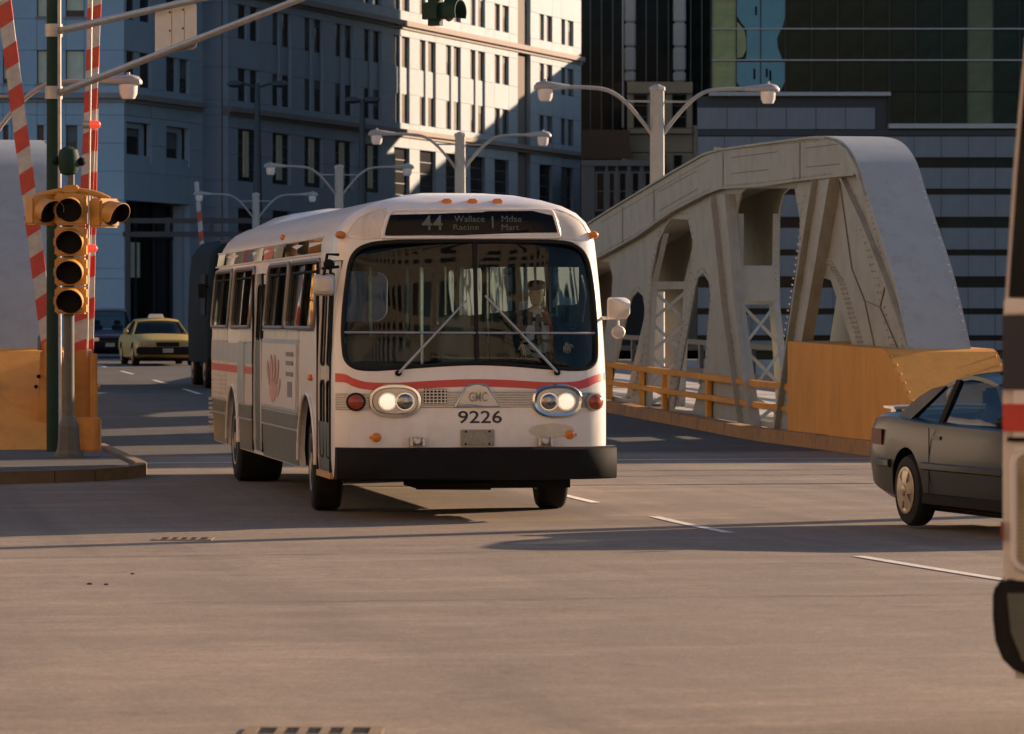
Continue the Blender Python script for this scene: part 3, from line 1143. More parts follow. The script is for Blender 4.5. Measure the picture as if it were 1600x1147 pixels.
for x, y0, y1 in ((1181, 10, 24), (1178.5, 107, 124), (1198, 107, 121), (1203.5, 110, 126)):
    mb = MB()
    mb.box(gx(x - 1.6) - 30, gx(x + 1.6) - 30, -0.012, -0.002, gz(y1), gz(y0))
    o = mb.build('slot', 'black', gb)
    o['_rp'] = 1
reparent(gb)
mb = MB()
foot = [(XL - 30, 0.46), (XR - 30, 0.46), (XR - 30, 78.0), (14.9 - 30, 78.0)]
mb.prism(foot, lambda a, b, d: (a, b, d), 0.0, gz(210))
mb.prism(foot, lambda a, b, d: (a, b, d), gz(210) + 0.01, 20.9)
mb.build('body', 'panel_dark', gb)
mb = MB()
mb.prism([(XL - 30, 0.0), (XR - 30, 0.0), (XR - 30, 78.0), (14.9 - 30, 78.0)], lambda a, b, d: (a, b, d), 21.9, 66.0)
mb.build('upper_storeys', 'green_glass', gb)

# --- dark tower with pale pilasters between the two
dt = thing('office_tower', 'dark glass tower with two pale pilasters, seen between the stone and glass offices', 'office tower', (12, 318, 0))
FT = Face((0.0, 318.0), (1.0, 0.0))
tx = lambda x: FT.px(x, 300)[0]
tz = lambda y: FT.px(800, y)[1]
tvx = [905 + 17.4 * i for i in range(13)]
for r in range(6):
    y0, y1 = -40 + 42 * r, -40 + 42 * (r + 1)
    for x0, x1 in zip(tvx, tvx[1:]):
        o = pbox(dt, FT, 'glass_pane', 'dark_glass', tx(x0), tx(x1), tz(y1), tz(y0), 0.05, 0.1, 0.03)
        o.rotation_euler.z += R(gr.uniform(-0.6, 0.6))
for x in tvx:
    pbox(dt, FT, 'mullion', 'mullion', tx(x - 0.7), tx(x + 0.7), tz(212), tz(-40), -0.08, 0.05)
for x0, x1, y1 in ((975, 993, 129), (1051, 1071, 129)):
    yy = -40
    while yy < y1:
        pbox(dt, FT, 'pilaster', 'pilaster', tx(x0), tx(x1), tz(min(y1, yy + 38)), tz(yy), -0.9, -0.3, 0.015, 0.12)
        yy += 38
pbox(dt, FT, 'mullion', 'pilaster', tx(971.5), tx(974), tz(200), tz(-40), -0.9, -0.3)
reparent(dt)
mb = MB()
mb.box(tx(905) - 12, tx(1135) - 12, 0.12, 14, 0, 30)
mb.box(tx(905) - 12, tx(1135) - 12, 0.0, 14, 30.01, 80)
mb.build('body', 'dark_glass', dt)

# --- low beige block in front of the tower and a brown one beside it
lb = thing('low_building', 'low beige building with dark windows at the foot of the dark tower', 'building', (12, 300, 0))
FL = Face((0.0, 296.0), (1.0, 0.0))
lx = lambda x: FL.px(x, 300)[0]
lz = lambda y: FL.px(800, y)[1]
for j, (y0, y1) in enumerate(((128, 146), (147, 200), (201, 209), (210, 238), (239, 300), (301, 420))):
    xe = [980, 990, 1012, 1050, 1073, 1082] if j == 1 else [980, 1030, 1082]
    for i, (x0, x1) in enumerate(zip(xe, xe[1:])):
        if j == 1 and i in (1, 3):
            pwindow(lb, FL, lx(x0), lx(x1), lz(y1), lz(y0), 0.2, 'dark_glass', 0, 2)
            continue
        pbox(lb, FL, 'wall_panel', 'beige', lx(x0), lx(x1), lz(y1), lz(y0), -0.25 if j in (0, 2) else 0, 0.3, 0.01)
for i, (x0, x1) in enumerate(((1083, 1109), (1110, 1136))):
    pbox(lb, FL, 'wall_panel', 'beige', lx(x0), lx(x1), lz(420), lz(196), 0.0, 0.3, 0.01)
pwindow(lb, FL, lx(1052), lx(1066), lz(280), lz(242), -0.09, 'dark_glass', 0, 1)
pwindow(lb, FL, lx(1022), lx(1040), lz(280), lz(242), -0.09, 'dark_glass', 0, 1)
reparent(lb)
for o in lb.children:
    pass
mb = MB()
mb.box(lx(980) - 12, lx(1136) - 12, -3.6, 10, 0, lz(210))
mb.build('body', 'beige', lb)
bb = thing('low_building', 'low brown building with a blue shopfront left of the beige block', 'building', (8, 296, 0))
FL2 = Face((0.0, 294.0), (1.0, 0.0))
lx2 = lambda x: FL2.px(x, 300)[0]
lz2 = lambda y: FL2.px(800, y)[1]
pbox(bb, FL2, 'fascia', 'brown', lx2(908), lx2(984), lz2(248), lz2(203), 0, 0.4)
for x0, x1 in ((930, 946), (950, 962), (966, 980), (986, 1000), (1006, 1018)):
    pwindow(bb, FL2, lx2(x0), lx2(x1), lz2(330), lz2(268), 0.1, 'dark_glass', 0, 1, 'panel_blue', 0.14)
for x0, x1 in ((908, 929), (946, 950), (962, 966), (980, 986), (1000, 1006), (1018, 1036)):
    pbox(bb, FL2, 'pier', 'panel_blue', lx2(x0), lx2(x1), lz2(420), lz2(260), 0, 0.4)
pbox(bb, FL2, 'lintel', 'panel_blue', lx2(908), lx2(1036), lz2(259.5), lz2(250), -0.1, 0.4)
reparent(bb)
mb = MB()
mb.box(lx2(908) - 8, lx2(1036) - 8, -1.58, 2.0, 0, lz2(252))
mb.build('body', 'panel_dark', bb)

# --- buildings that stand outside the frame: one shades the stone face, a row added to shade the far bank, two added to bounce warm light
o = MB()
o.prism([(44.1, 298.8), (19.2, 310.5), (30, 350), (110, 340), (110, 292)], lambda a, b, d: (a - 60, b - 310, d), 0, 27.8)
ob = thing('office_building', 'grey stone block hidden behind the glass office building', 'office building', (60, 310, 0))
o.build('body', 'stone_b', ob)


mb = MB()
mb.box(-98, 98, 0, 66, 0, 48)
ob = thing('office_building', 'unseen row of grey stone blocks added beyond the right edge to shade the far bank', 'office building', (162, 218, 0))
mb.build('body', 'stone_b', ob)


def plain_block(label, loc, rz, w, d, h, m):
    t = thing('office_building', label, 'office building', loc, rz)
    mb = MB()
    mb.box(-w / 2, w / 2, 0.25, d, 0, h)
    mb.build('body', 'stone_joint', t)
    wall, win = MB(), MB()
    n, fl = int(w / 3.2), int(h / 3.8)
    for i in range(n + 1):
        x = -w / 2 + i * w / n
        wall.box(max(-w / 2, x - 0.75), min(w / 2, x + 0.75), 0.0, 0.24, 0, h)
    for j in range(fl + 1):
        z = j * h / fl
        for i in range(n):
            x = -w / 2 + i * w / n
            wall.box(x + 0.752, x + w / n - 0.752, 0.02, 0.24, max(0, z - 0.9), min(h, z + 0.9))
    wall.build('wall', m, t, kind='stuff')
    win.box(-w / 2 + 0.1, w / 2 - 0.1, 0.15, 0.235, 0.1, h - 0.1)
    win.build('glazing', 'win_glass', t)
    return t


plain_block('unseen tan stone block added behind the viewpoint to bounce warm light', (-6, -34, 0.5), R(180), 110, 20, 50, 'limestone')
plain_block('unseen pale stone block added beyond the left kerb to bounce warm light', (-58, 20, 0.2), R(90), 90, 20, 45, 'limestone')
# ------------------------------------------------------------------ bridge trusses
TV, TW = 15.55, 0.78                    # inner plane and width of the right truss
U0 = 53.0


def pv(pts, v=TV):
    return [onV(x, y, v) for x, y in pts]


outer_px = [(925, 352), (960, 330), (1000, 306), (1060, 270), (1110, 242), (1135, 235), (1200, 226), (1280, 216), (1300, 217), (1318, 222), (1332, 234), (1346, 258), (1360, 305),
            (1384, 379), (1403, 443), (1424, 540), (1434, 600), (1444, 690)]
chord_low = [(1346, 271), (1316, 274), (1250, 281), (1200, 289), (1135, 293), (1109, 303), (1057, 330), (1005, 367), (968, 388), (925, 410)]
holes_px = {
    'O1': [(1168, 292), (1157, 303), (1151, 330), (1150, 415), (1151, 480), (1162, 580), (1175, 655), (1207, 660), (1228, 531), (1246, 410), (1250, 345), (1241, 291)],
    'O2': [(1049, 342), (1040, 353), (1028, 379), (1018, 428), (1015, 480), (1010, 600), (1009, 634), (1040, 638), (1045, 608), (1070, 480), (1080, 415), (1082, 376), (1075, 343)],
    'A1': [(1098, 426), (1090, 434), (1086, 450), (1070, 540), (1052, 639), (1082, 643), (1100, 577), (1110, 460), (1107, 440)],
    'A0': [(996, 455), (987, 465), (982, 480), (951, 618), (985, 625), (1004, 545), (1007, 480), (1004, 462)],
    'E': [(1262, 560), (1268, 500), (1277, 447), (1286, 434), (1298, 438), (1316, 490), (1338, 560)],
}
top_uz = pv(outer_px)
low_uz = pv(chord_low)
holes = {k: pv(p) for k, p in holes_px.items()}
# the truss goes on over the river, its upper chord falling away
uT, zT = top_uz[0]
top_far = [(uT + d, zT - 0.085 * d + 0.0006 * d * d) for d in (60, 52, 44, 36, 28, 20, 12, 6)]
uL, zL = low_uz[-1]
low_far = [(uL + d, zL - 0.078 * d + 0.00055 * d * d) for d in (6, 12, 20, 28, 36, 44, 52, 60)]


def ztop(u):
    tab = sorted(top_far + top_uz[:10])
    return interp(tab, u)


hl = [holes['O1'], holes['O2'], holes['A1'], holes['A0'], holes['E']]
big = {id(holes['O1']), id(holes['O2'])}
uA, uO = holes['A0'][0][0], holes['O2'][0][0]
for k in range(1, 9):
    for src in (holes['A0'], holes['O2']):
        du = 7.1 * k + (0.4 if src is holes['A0'] else 0.0)
        cu = src[0][0]
        if cu + du > uT + 56:
            continue
        f = (ztop(cu + du) - zg(0, cu + du) - 0.75) / (ztop(cu) - zg(0, cu) - 0.75)
        dk0, dk1 = zg(0, cu), zg(0, cu + du)
        hl.append([(u + du, dk1 + (z - dk0) * f) for u, z in src])
        if src is holes['O2']:
            big.add(id(hl[-1]))


back_holes = [pv([(1160, 476), (1204, 476), (1211, 560), (1216, 652), (1180, 650), (1168, 560)], TV + TW), pv([(1022, 456), (1042, 456), (1041, 630), (1020, 628)], TV + TW)]


def deck_line(u0, u1, n, dz):
    return [(u0 + (u1 - u0) * i / n, zg(0, u0 + (u1 - u0) * i / n) + dz) for i in range(n + 1)]


inset_top = [(u + (0.10 if i > 10 else 0.0), z - (0.12 if i <= 10 else 0.05)) for i, (u, z) in enumerate(top_uz)]
web_outline = [(u, z - 0.12) for u, z in top_far] + inset_top + deck_line(top_uz[-1][0] + 0.3, uT + 60, 24, 0.14)
hl = [h for h in hl if max(u for u, z in h) < uT + 59]


def build_truss(label, vin, side, du, detail):
    """side +1: box extends to larger v from its inner face; -1 mirrored"""
    x0, y0 = Bxy(vin, U0 + du)
    t = thing('bridge_truss', label, 'bridge truss', (x0, y0, 0), TH, 'bridge trusses')
    P = lambda a, b, d: (side * d, a - U0, b)
    for d0 in (0.0, TW - 0.03):
        mb = MB()
        mb.prism(web_outline, P, d0, d0 + 0.03, 0, hl if d0 == 0 else [h for h in hl if id(h) in big] + back_holes)
        mb.build('web_plate', 'steel_grey', t)
    # upper chord as a box with a proud cover plate
    up = [p for p in reversed(top_far + top_uz[:9])]
    lowl = [low_uz[0]] + low_uz[1:] + low_far
    pts_top = top_far + top_uz[:13]
    chord = pts_top + low_uz + low_far
    for d0, d1 in ((-0.10, -0.002), (TW + 0.002, TW + 0.10)):
        mb = MB()
        mb.prism(chord, P, d0, d1, 0)
        mb.build('chord_plate', 'steel_grey', t)
    mb = MB()
    full = top_far + top_uz[:9]
    mb.loft([[P(u, z - 0.006, -0.14), P(u, z - 0.006, TW + 0.14), P(u, z + 0.03, TW + 0.14), P(u, z + 0.03, -0.14)] for u, z in full], 0, True, False)
    mb.build('cover_plate', 'steel_grey', t)
    under = list(reversed([low_uz[i] for i in range(1, 10)])) if False else low_uz + low_far
    mb = MB()
    mb.loft([[P(u, z - 0.03, -0.13), P(u, z - 0.03, TW + 0.13), P(u, z, TW + 0.13), P(u, z, -0.13)] for u, z in under], 0, True, False)
    mb.build('flange_plate', 'steel_grey', t)
    # smooth end plate that curves over the top and slopes to the road
    epl = smooth_poly(top_uz[7:], 3, False)
    for a, b in ((0, 14), (14, len(epl))):
        seg = epl[a:b + 1] if b < len(epl) else epl[a:]
        rings = []
        for i, (u, z) in enumerate(seg):
            p, q = seg[max(0, i - 1)], seg[min(len(seg) - 1, i + 1)]
            tx_, tz_ = q[0] - p[0], q[1] - p[1]
            L = math.hypot(tx_, tz_) or 1
            nu, nz = tz_ / L * 0.035, -tx_ / L * 0.035
            rings.append([P(u, z, -0.06), P(u, z, TW + 0.10), P(u + nu, z + nz, TW + 0.10), P(u + nu, z + nz, -0.06)])
        mb = MB()
        mb.loft(rings, 0, True, True)
        mb.build('end_plate', 'steel_end', t, sharp=30)
    mb = MB()
    for d in (0.0, TW + 0.05):
        for (ua, za), (ub, zb) in zip(epl, epl[1:]):
            if za > 4.6:
                continue
            n = max(1, int(math.hypot(ub - ua, zb - za) / 0.13))
            for i in range(n):
                f = (i + 0.5) / n
                mb.ball(P(ua + (ub - ua) * f - 0.036, za + (zb - za) * f, d), 0.024, 3)
    mb.build('rivet_row', 'steel_end', t, kind='stuff')
    if not detail:
        return t
    # seams on the chord
    for px in ((1130, 236, 1130, 293), (1022, 292, 1024, 350), (973, 321, 975, 383), (1250, 220, 1252, 280)):
        u, za = onV(px[0], px[1], TV - 0.10)
        _, zb = onV(px[2], px[3], TV - 0.10)
        mb = MB()
        mb.box(-0.108, -0.103, u - U0 - 0.03, u - U0 + 0.03, zb, za - 0.03)
        mb.build('splice_joint', 'steel_seam', t)
    for x0_, y0_, x1_, y1_ in ((1143, 247, 1215, 238), (1030, 300, 1088, 268), (1143, 272, 1200, 266), (1260, 232, 1310, 226), (1030, 330, 1090, 296), (1260, 262, 1312, 257)):
        ua, za = onV(x0_, y0_, TV - 0.10)
        ub, zb = onV(x1_, y1_, TV - 0.10)
        mb = MB()
        mb.loft([[(-0.104, ua - U0, za), (-0.104, ua - U0, za + 0.016), (-0.100, ua - U0, za + 0.016), (-0.100, ua - U0, za)],
                 [(-0.104, ub - U0, zb), (-0.104, ub - U0, zb + 0.016), (-0.100, ub - U0, zb + 0.016), (-0.100, ub - U0, zb)]], 0, True, False)
        mb.build('plate_edge', 'steel_seam', t)
    # proud struts with flanges
    for nm, L_, R_ in (('S1', [(1109, 306), (1127, 480), (1153, 668)], [(1132, 303), (1148, 480), (1173, 668)]), ('S2', [(1268, 281), (1246, 420), (1229, 531), (1207, 680)], [(1296, 277), (1272, 420), (1253, 531), (1233, 684)])):
        vf = TV - 0.19
        la, ra = pv(L_, vf), pv(R_, vf)
        mb = MB()
        mb.prism(la + ra[::-1], P, -0.09, -0.004, 0)
        mb.build('strut', 'steel_grey', t)
        for ln in (la, ra):
            sg = 1 if ln is la else -1
            for dn, w in ((-0.19, 0.03),):
                mb = MB()
                mb.loft([[P(u, z, -0.19), P(u - sg * 0.03, z, -0.19), P(u - sg * 0.03, z, -0.092), P(u, z, -0.092)] for u, z in ln], 0, True, False)
                mb.build('flange', 'steel_grey', t)
        if detail:
            mb = MB()
            for ln, off in ((la, -0.16), (ra, 0.16)):
                for (u0_, z0_), (u1_, z1_) in zip(ln, ln[1:]):
                    n = int(abs(z1_ - z0_) / 0.13)
                    for i in range(n):
                        f = (i + 0.5) / n
                        mb.ball(P(u0_ + (u1_ - u0_) * f + off * 0.55, z0_ + (z1_ - z0_) * f, -0.092), 0.022, 3)
            mb.build('rivet_row', 'steel_grey', t, kind='stuff')
    # diagonal brace bar on the end web and gusset seams
    for ln, w, d in (([(1312, 278), (1343, 345), (1378, 432), (1416, 545)], 0.10, -0.09), ([(1310, 278), (1330, 420), (1350, 470), (1366, 545)], 0.025, -0.02),
                     ([(1346, 468), (1374, 480), (1382, 446)], 0.025, -0.02), ([(1374, 480), (1402, 545)], 0.025, -0.02)):
        q = pv(ln, TV + d)
        mb = MB()
        mb.loft([[P(u - w / 2, z, d), P(u + w / 2, z, d), P(u + w / 2, z, -0.002), P(u - w / 2, z, -0.002)] for u, z in q], 0, True, False)
        mb.build('brace_bar' if w > 0.05 else 'gusset_seam', 'steel_grey' if w > 0.05 else 'steel_seam', t)
    # rivets round the end web, the end plate and the chord
    mb = MB()

    def row(ln, v, step, r=0.02, nrow=1, gap=0.0):
        q = pv(ln, v)
        for (ua, za), (ub, zb) in zip(q, q[1:]):
            L = math.hypot(ub - ua, zb - za)
            n = max(1, int(L / step))
            for i in range(n):
                f = (i + 0.5) / n
                for k in range(nrow):
                    mb.ball((v - TV - 0.002, ua + (ub - ua) * f - U0 + k * gap, za + (zb - za) * f), r, 3)
    for hp, off in (('O1', 0.10), ('O2', 0.10), ('A1', 0.09), ('A0', 0.09)):
        hpts = holes[hp]
        cu, cz = sum(p[0] for p in hpts) / len(hpts), sum(p[1] for p in hpts) / len(hpts)
        for (ua, za), (ub, zb) in zip(hpts, hpts[1:] + hpts[:1]):
            L = math.hypot(ub - ua, zb - za)
            nx_, nz_ = (zb - za) / L, -(ub - ua) / L
            if (0.5 * (ua + ub) + nx_ - cu) ** 2 + (0.5 * (za + zb) + nz_ - cz) ** 2 < (0.5 * (ua + ub) - cu) ** 2 + (0.5 * (za + zb) - cz) ** 2:
                nx_, nz_ = -nx_, -nz_
            n = int(L / 0.16)
            for i in range(n):
                f = (i + 0.5) / n
                zz_ = za + (zb - za) * f + nz_ * off
                if zz_ > zg(0, ua) + 0.3:
                    mb.ball((-0.002, ua + (ub - ua) * f + nx_ * off - U0, zz_), 0.022, 3)
    row([(1268, 420), (1290, 405), (1312, 440), (1330, 500), (1345, 545)], TV, 0.11, 0.028, 3, -0.13)
    row([(1335, 300), (1372, 440), (1398, 545)], TV, 0.14, 0.02, 2, 0.16)
    row([(1352, 300), (1390, 445), (1412, 545)], TV, 0.12, 0.018)
    row([(1257, 300), (1240, 430), (1222, 540)], TV, 0.12, 0.02)
    row([(1135, 290), (1200, 284), (1300, 271)], TV - 0.10, 0.17, 0.020)
    row([(935, 398), (1005, 360), (1057, 322), (1109, 296)], TV - 0.10, 0.17, 0.020)
    row([(1150, 232), (1280, 219)], TV - 0.10, 0.17, 0.020)
    row([(940, 347), (1000, 312), (1060, 277), (1110, 249)], TV - 0.10, 0.17, 0.020)
    mb.build('rivet_row', 'steel_grey', t, kind='stuff')
    # laced transverse faces of the struts: batten, cross bars and a riveted edge
    for key, il, zr in (('O1', slice(1, 7), (415, 470, 660)), ('O2', slice(1, 7), (440, 452, 634))):
        ed = holes[key][il]
        tab = sorted([(z, u) for u, z in ed])
        _, zt = onV(1150 if key == 'O1' else 1015, zr[0], TV)
        _, zm = onV(1150 if key == 'O1' else 1015, zr[1], TV)
        _, zb = onV(1160 if key == 'O1' else 1012, zr[2], TV)
        ue = lambda z: interp(tab, z)
        mb = MB()
        mb.loft([[P(ue(z) + 0.0, z, 0.03), P(ue(z), z, TW - 0.03), P(ue(z) + 0.03, z, TW - 0.03), P(ue(z) + 0.03, z, 0.03)] for z in (zm, zt)], 0, True, False)
        mb.build('batten_plate', 'steel_end', t)
        nX = 3 if key == 'O1' else 4
        hgt = (zm - zb) / (nX - 0.4)
        for k in range(nX):
            za, zc = zm - k * hgt, max(zb, zm - (k + 1) * hgt)
            for a, b in ((0.03, TW - 0.03), (TW - 0.03, 0.03)):
                mb = MB()
                e = 0.02 if a < b else 0.0
                A, B_ = Vector(P(ue(za) + e, za, a)), Vector(P(ue(zc) + e, zc, b))
                mb.loft([[c + Vector((0, 0, -0.04)), c + Vector((0, 0.015, -0.04)), c + Vector((0, 0.015, 0.04)), c + Vector((0, 0, 0.04))] for c in (A, B_)], 0, True, False)
                mb.build('lacing_bar', 'steel_end', t)
        for d in (0.03, TW - 0.13):
            mb = MB()
            mb.loft([[P(ue(z) - 0.002, z, d), P(ue(z) - 0.002, z, d + 0.1), P(ue(z) + 0.02, z, d + 0.1), P(ue(z) + 0.02, z, d)] for z in (zb, (zb + zm) / 2, zm, zt, zt + 0.9)], 0, True, False)
            mb.build('edge_angle', 'steel_end', t)
        mb = MB()
        n = int((zt + 0.9 - zb) / 0.12)
        for i in range(n):
            z = zb + (zt + 0.9 - zb) * (i + 0.5) / n
            mb.ball(P(ue(z) - 0.004, z, TW - 0.06), 0.022, 3)
        mb.build('rivet_row', 'steel_end', t, kind='stuff')
    # small bolts sticking out of the cover plate
    mb = MB()
    for px, py in ((945, 340), (968, 327), (1062, 269), (1115, 238), (1008, 300)):
        u, z = onV(px, py, TV)
        mb.box(0.02, 0.12, u - U0 - 0.06, u - U0 + 0.06, ztop(u) - 0.02, ztop(u) + 0.12)
    mb.build('bolt_lug', 'steel_grey', t, kind='stuff')
    return t


build_truss('grey riveted steel bridge truss with arched openings right of the bus', TV, 1, 0.0, True)
build_truss('grey bridge truss end plate behind the striped gates at the far left', 3.38, -1, 3.6, False)

# ------------------------------------------------------------------ yellow guard blocks round the truss ends
def guard(label, v0, v1, du, lit):
    x0, y0 = Bxy(v0, U0 + du)
    t = thing('truss_guard', label, 'steel guard', (x0, y0, 0), TH, 'yellow truss guards')
    w = v1 - v0
    ub, ut, ue, zt = 50.3 - U0, 52.92 - U0, 58.5 - U0, 1.55
    side = [(ub, 0.0), (ut - 0.12, zt - 0.04), (ut + 0.05, zt), (ue, zt + 0.08), (ue, -0.02)]
    for d in ((0.0, 0.03), (w - 0.03, w)):
        mb = MB()
        mb.prism(side, lambda a, b, dd: (dd, a, b), d[0], d[1])
        mb.build('side_plate', 'yellow_steel', t, bevel=0.006)
    mb = MB()
    mb.loft([[(0.03, ub, 0.0), (w - 0.03, ub, 0.0), (w - 0.03, ub + 0.05, 0), (0.03, ub + 0.05, 0)], [(0.03, ut - 0.12, zt - 0.04), (w - 0.03, ut - 0.12, zt - 0.04), (w - 0.03, ut - 0.07, zt - 0.06), (0.03, ut - 0.07, zt - 0.06)],
             [(0.03, ut + 0.05, zt), (w - 0.03, ut + 0.05, zt), (w - 0.03, ut + 0.05, zt - 0.03), (0.03, ut + 0.05, zt - 0.03)]], 0, True, False)
    mb.build('nose_plate', 'yellow_steel', t)
    mb = MB()
    mb.loft([[(0.031, ut + 0.051, zt - 0.03), (w - 0.031, ut + 0.051, zt - 0.03), (w - 0.031, ut + 0.051, zt), (0.031, ut + 0.051, zt)], [(0.031, ue, zt + 0.05), (w - 0.031, ue, zt + 0.05), (w - 0.031, ue, zt + 0.078), (0.031, ue, zt + 0.078)]], 0, True, False)
    mb.build('top_plate', 'yellow_steel', t)
    mb = MB()
    for a in (0.06, w - 0.06):
        for i in range(12):
            f = (i + 0.5) / 12
            mb.ball((a, ub + (ut - 0.12 - ub) * f - 0.012, (zt - 0.04) * f), 0.024, 3)
    mb.build('rivet_row', 'yellow_steel', t, kind='stuff')
    mb = MB()
    mb.box(-0.06, w + 0.06, ub - 0.15, ue, -0.1, 0.10)
    mb.build('plinth', 'kerb_yellow', t)
    return t


guard('big orange-yellow steel guard boxed round the truss foot behind the dark car', 15.1, 16.77, 0.0, True)
guard('orange-yellow steel guard at the left behind the traffic light pole', 2.0, 3.5, 3.6, False)


# ------------------------------------------------------------------ railings
def railing(label, v, u0, u1, posts, z1, z2, m, group=None):
    x0, y0 = Bxy(v, u0)
    t = thing('bridge_railing', label, 'railing', (x0, y0, 0), TH, group)
    n = int((u1 - u0) / 3)
    for zc, r in ((z1, 0.055), (z2, 0.05)):
        mb = MB()
        path = [(0, (u1 - u0) * i / n, zg(0, u0 + (u1 - u0) * i / n) + zc) for i in range(n + 1)]
        mb.loft([[(p[0] - 0.05, p[1], p[2] - r), (p[0] + 0.05, p[1], p[2] - r), (p[0] + 0.05, p[1], p[2] + r), (p[0] - 0.05, p[1], p[2] + r)] for p in path], 0, True, False)
        mb.build('rail', m, t, bevel=0.015)
    for u in posts:
        mb = MB()
        z0 = zg(0, u)
        mb.box(-0.049 + 0.005, 0.045, u - u0 - 0.08, u - u0 + 0.08, z0 + 0.1, z0 + z1 - 0.01)
        mb.build('post', m, t, bevel=0.01)
    return t


posts = [65.6, 69.2, 71.2, 74.2, 77.2, 80.2, 84, 88, 92, 96, 100, 104, 108, 112, 116, 120, 124]
railing('yellow two-rail traffic railing running in front of the grey right truss', TV - 0.07, 58.8, 126, posts, 0.86, 0.50, 'yellow_steel')
railing('yellow two-rail traffic railing along the left kerb of the bridge', 3.62, 62.0, 126, [62 + 4 * i for i in range(16)], 0.86, 0.50, 'yellow_steel')
railing('dark footway railing on the outer edge of the right pavement', 20.0, 57, 160, [58 + 2.5 * i for i in range(41)], 1.1, 0.45, 'dark_pole')
# ------------------------------------------------------------------ street lamps
def street_lamp(label, v, u, half, H, m='pole_grey', z=None, group='twin-arm street lamps', sc=1.0):
    z0 = zg(v, u) if z is None else z
    t = bthing('street_lamp', label, 'street lamp', v, u, z0, group)
    r = 0.165 * sc
    mb = MB()
    mb.tube([(0, 0, 0.0), (0, 0, 0.5), (0, 0, H)], [r * 1.25, r * 1.1, r * 0.98], 8, smooth=False)
    mb.build('pole', m, t)
    mb = MB()
    mb.tube([(0, 0, H - 0.02), (0, 0, H + 0.06), (0, 0, H + 0.12)], [r * 1.15, r * 1.1, r * 0.3], 8, smooth=False)
    mb.build('cap', m, t)
    mb = MB()
    mb.box(-r * 2.2, r * 2.2, -r * 2.2, r * 2.2, 0, 0.35)
    mb.build('base', m, t, bevel=0.03)
    for s in (-1, 1):
        pts = [(s * 0.10, 0, H - 1.05 * sc), (s * 0.35 * sc, 0, H - 0.72 * sc), (s * 0.75 * sc, 0, H - 0.28 * sc), (s * 1.15 * sc, 0, H - 0.03 * sc), (s * (half - 0.35 * sc) * 0.8, 0, H + 0.03 * sc), (s * (half - 0.25 * sc), 0, H + 0.03 * sc)]
        mb = MB()
        mb.tube(smooth_poly(pts, 5, False), 0.045 * sc, 8)
        mb.build('arm', m, t)
        mb = MB()
        mb.tube([(s * 0.1, 0, H - 0.27 * sc), (s * 0.78 * sc, 0, H - 0.27 * sc)], 0.028 * sc, 6)
        mb.build('stay', m, t)
        x0 = half - 0.42 * sc
        mb = MB()
        rings = []
        for f, w, h, dz in ((0, 0.06, 0.06, 0.0), (0.15, 0.10, 0.075, 0.0), (0.45, 0.15, 0.10, 0.01), (0.75, 0.17, 0.125, 0.02), (0.95, 0.13, 0.10, 0.0), (1.02, 0.05, 0.05, -0.02)):
            x = s * (x0 + 0.80 * sc * f)
            rings.append([(x, w * sc * math.cos(2 * math.pi * k / 12), H + (0.03 + dz + h * max(-0.6, math.sin(2 * math.pi * k / 12))) * sc) for k in range(12)])
        mb.loft(rings)
        hd = mb.build('lamp_head', m, t)
        mb = MB()
        xc = s * (x0 + 0.56 * sc)
        mb.lathe([(0.0, -0.30 * sc), (0.12 * sc, -0.29 * sc), (0.165 * sc, -0.2 * sc), (0.18 * sc, -0.02 * sc), (0.0, 0.0)], (xc, 0, H), (0, 0, 1), 12)
        mb.build('lens', 'lamp_lens', hd)
        mb = MB()
        mb.tube([(xc, 0, H + 0.13 * sc), (xc, 0, H + 0.21 * sc)], 0.03 * sc, 6)
        mb.build('photocell', m, hd)
    return t


LV = 18.7
labs = ['tall grey twin-arm street lamp standing behind the right truss', 'grey twin-arm street lamp rising just above the bus roof',
        'smaller grey twin-arm street lamp above the bus roof, left of the one over its middle', 'smallest grey twin-arm lamp, above the rear of the bus roof']
for (px, py, span), lb_ in zip(((1027, 140, 345), (719, 212, 255), (530, 262, 208), (400, 305, 172)), labs):
    D = FPX * 5.0 / span
    X, z = onD(px, py, D)
    v, u = X * CT + D * ST, -X * ST + D * CT
    zz = zg(v, u) + 0.1
    street_lamp(lb_, v, u, 2.44, z - zz, z=zz)
X, z = onD(-22, 128, 55.0)
street_lamp('grey twin-arm street lamp at the left edge, its head behind the striped gate arm', X * CT + 55 * ST, -X * ST + 55 * CT, 1.96, z - 0.12, z=0.12, sc=0.78)
# dark lamps in the street beyond
for px, py, base, wid, lb_ in ((402, 130, 330, 70, 'dark slim street lamp against the blue shaded stone facade'), (566, 155, 330, 30, 'dark street lamp near the sunlit edge of the stone facade')):
    D = 205.0
    X, z = onD(px, py, D)
    t = thing('street_lamp', lb_, 'street lamp', (X, D, 0), 0, 'dark street lamps beyond the bridge')
    mb = MB()
    mb.tube([(0, 0, 0), (0, 0, 6.5), (0, 0, z)], [0.34, 0.28, 0.13], 8)
    mb.build('pole', 'dark_pole', t)
    h = wid / 2 * D / FPX
    for s in (-1, 1):
        mb = MB()
        mb.tube([(0, 0, z - 0.25), (s * h * 0.5, 0, z - 0.05), (s * h, 0, z)], 0.07, 6)
        mb.build('arm', 'dark_pole', t)
        mb = MB()
        mb.ball((s * h, 0, z - 0.05), (0.45, 0.25, 0.2), 5)
        mb.build('lamp_head', 'dark_pole', t)
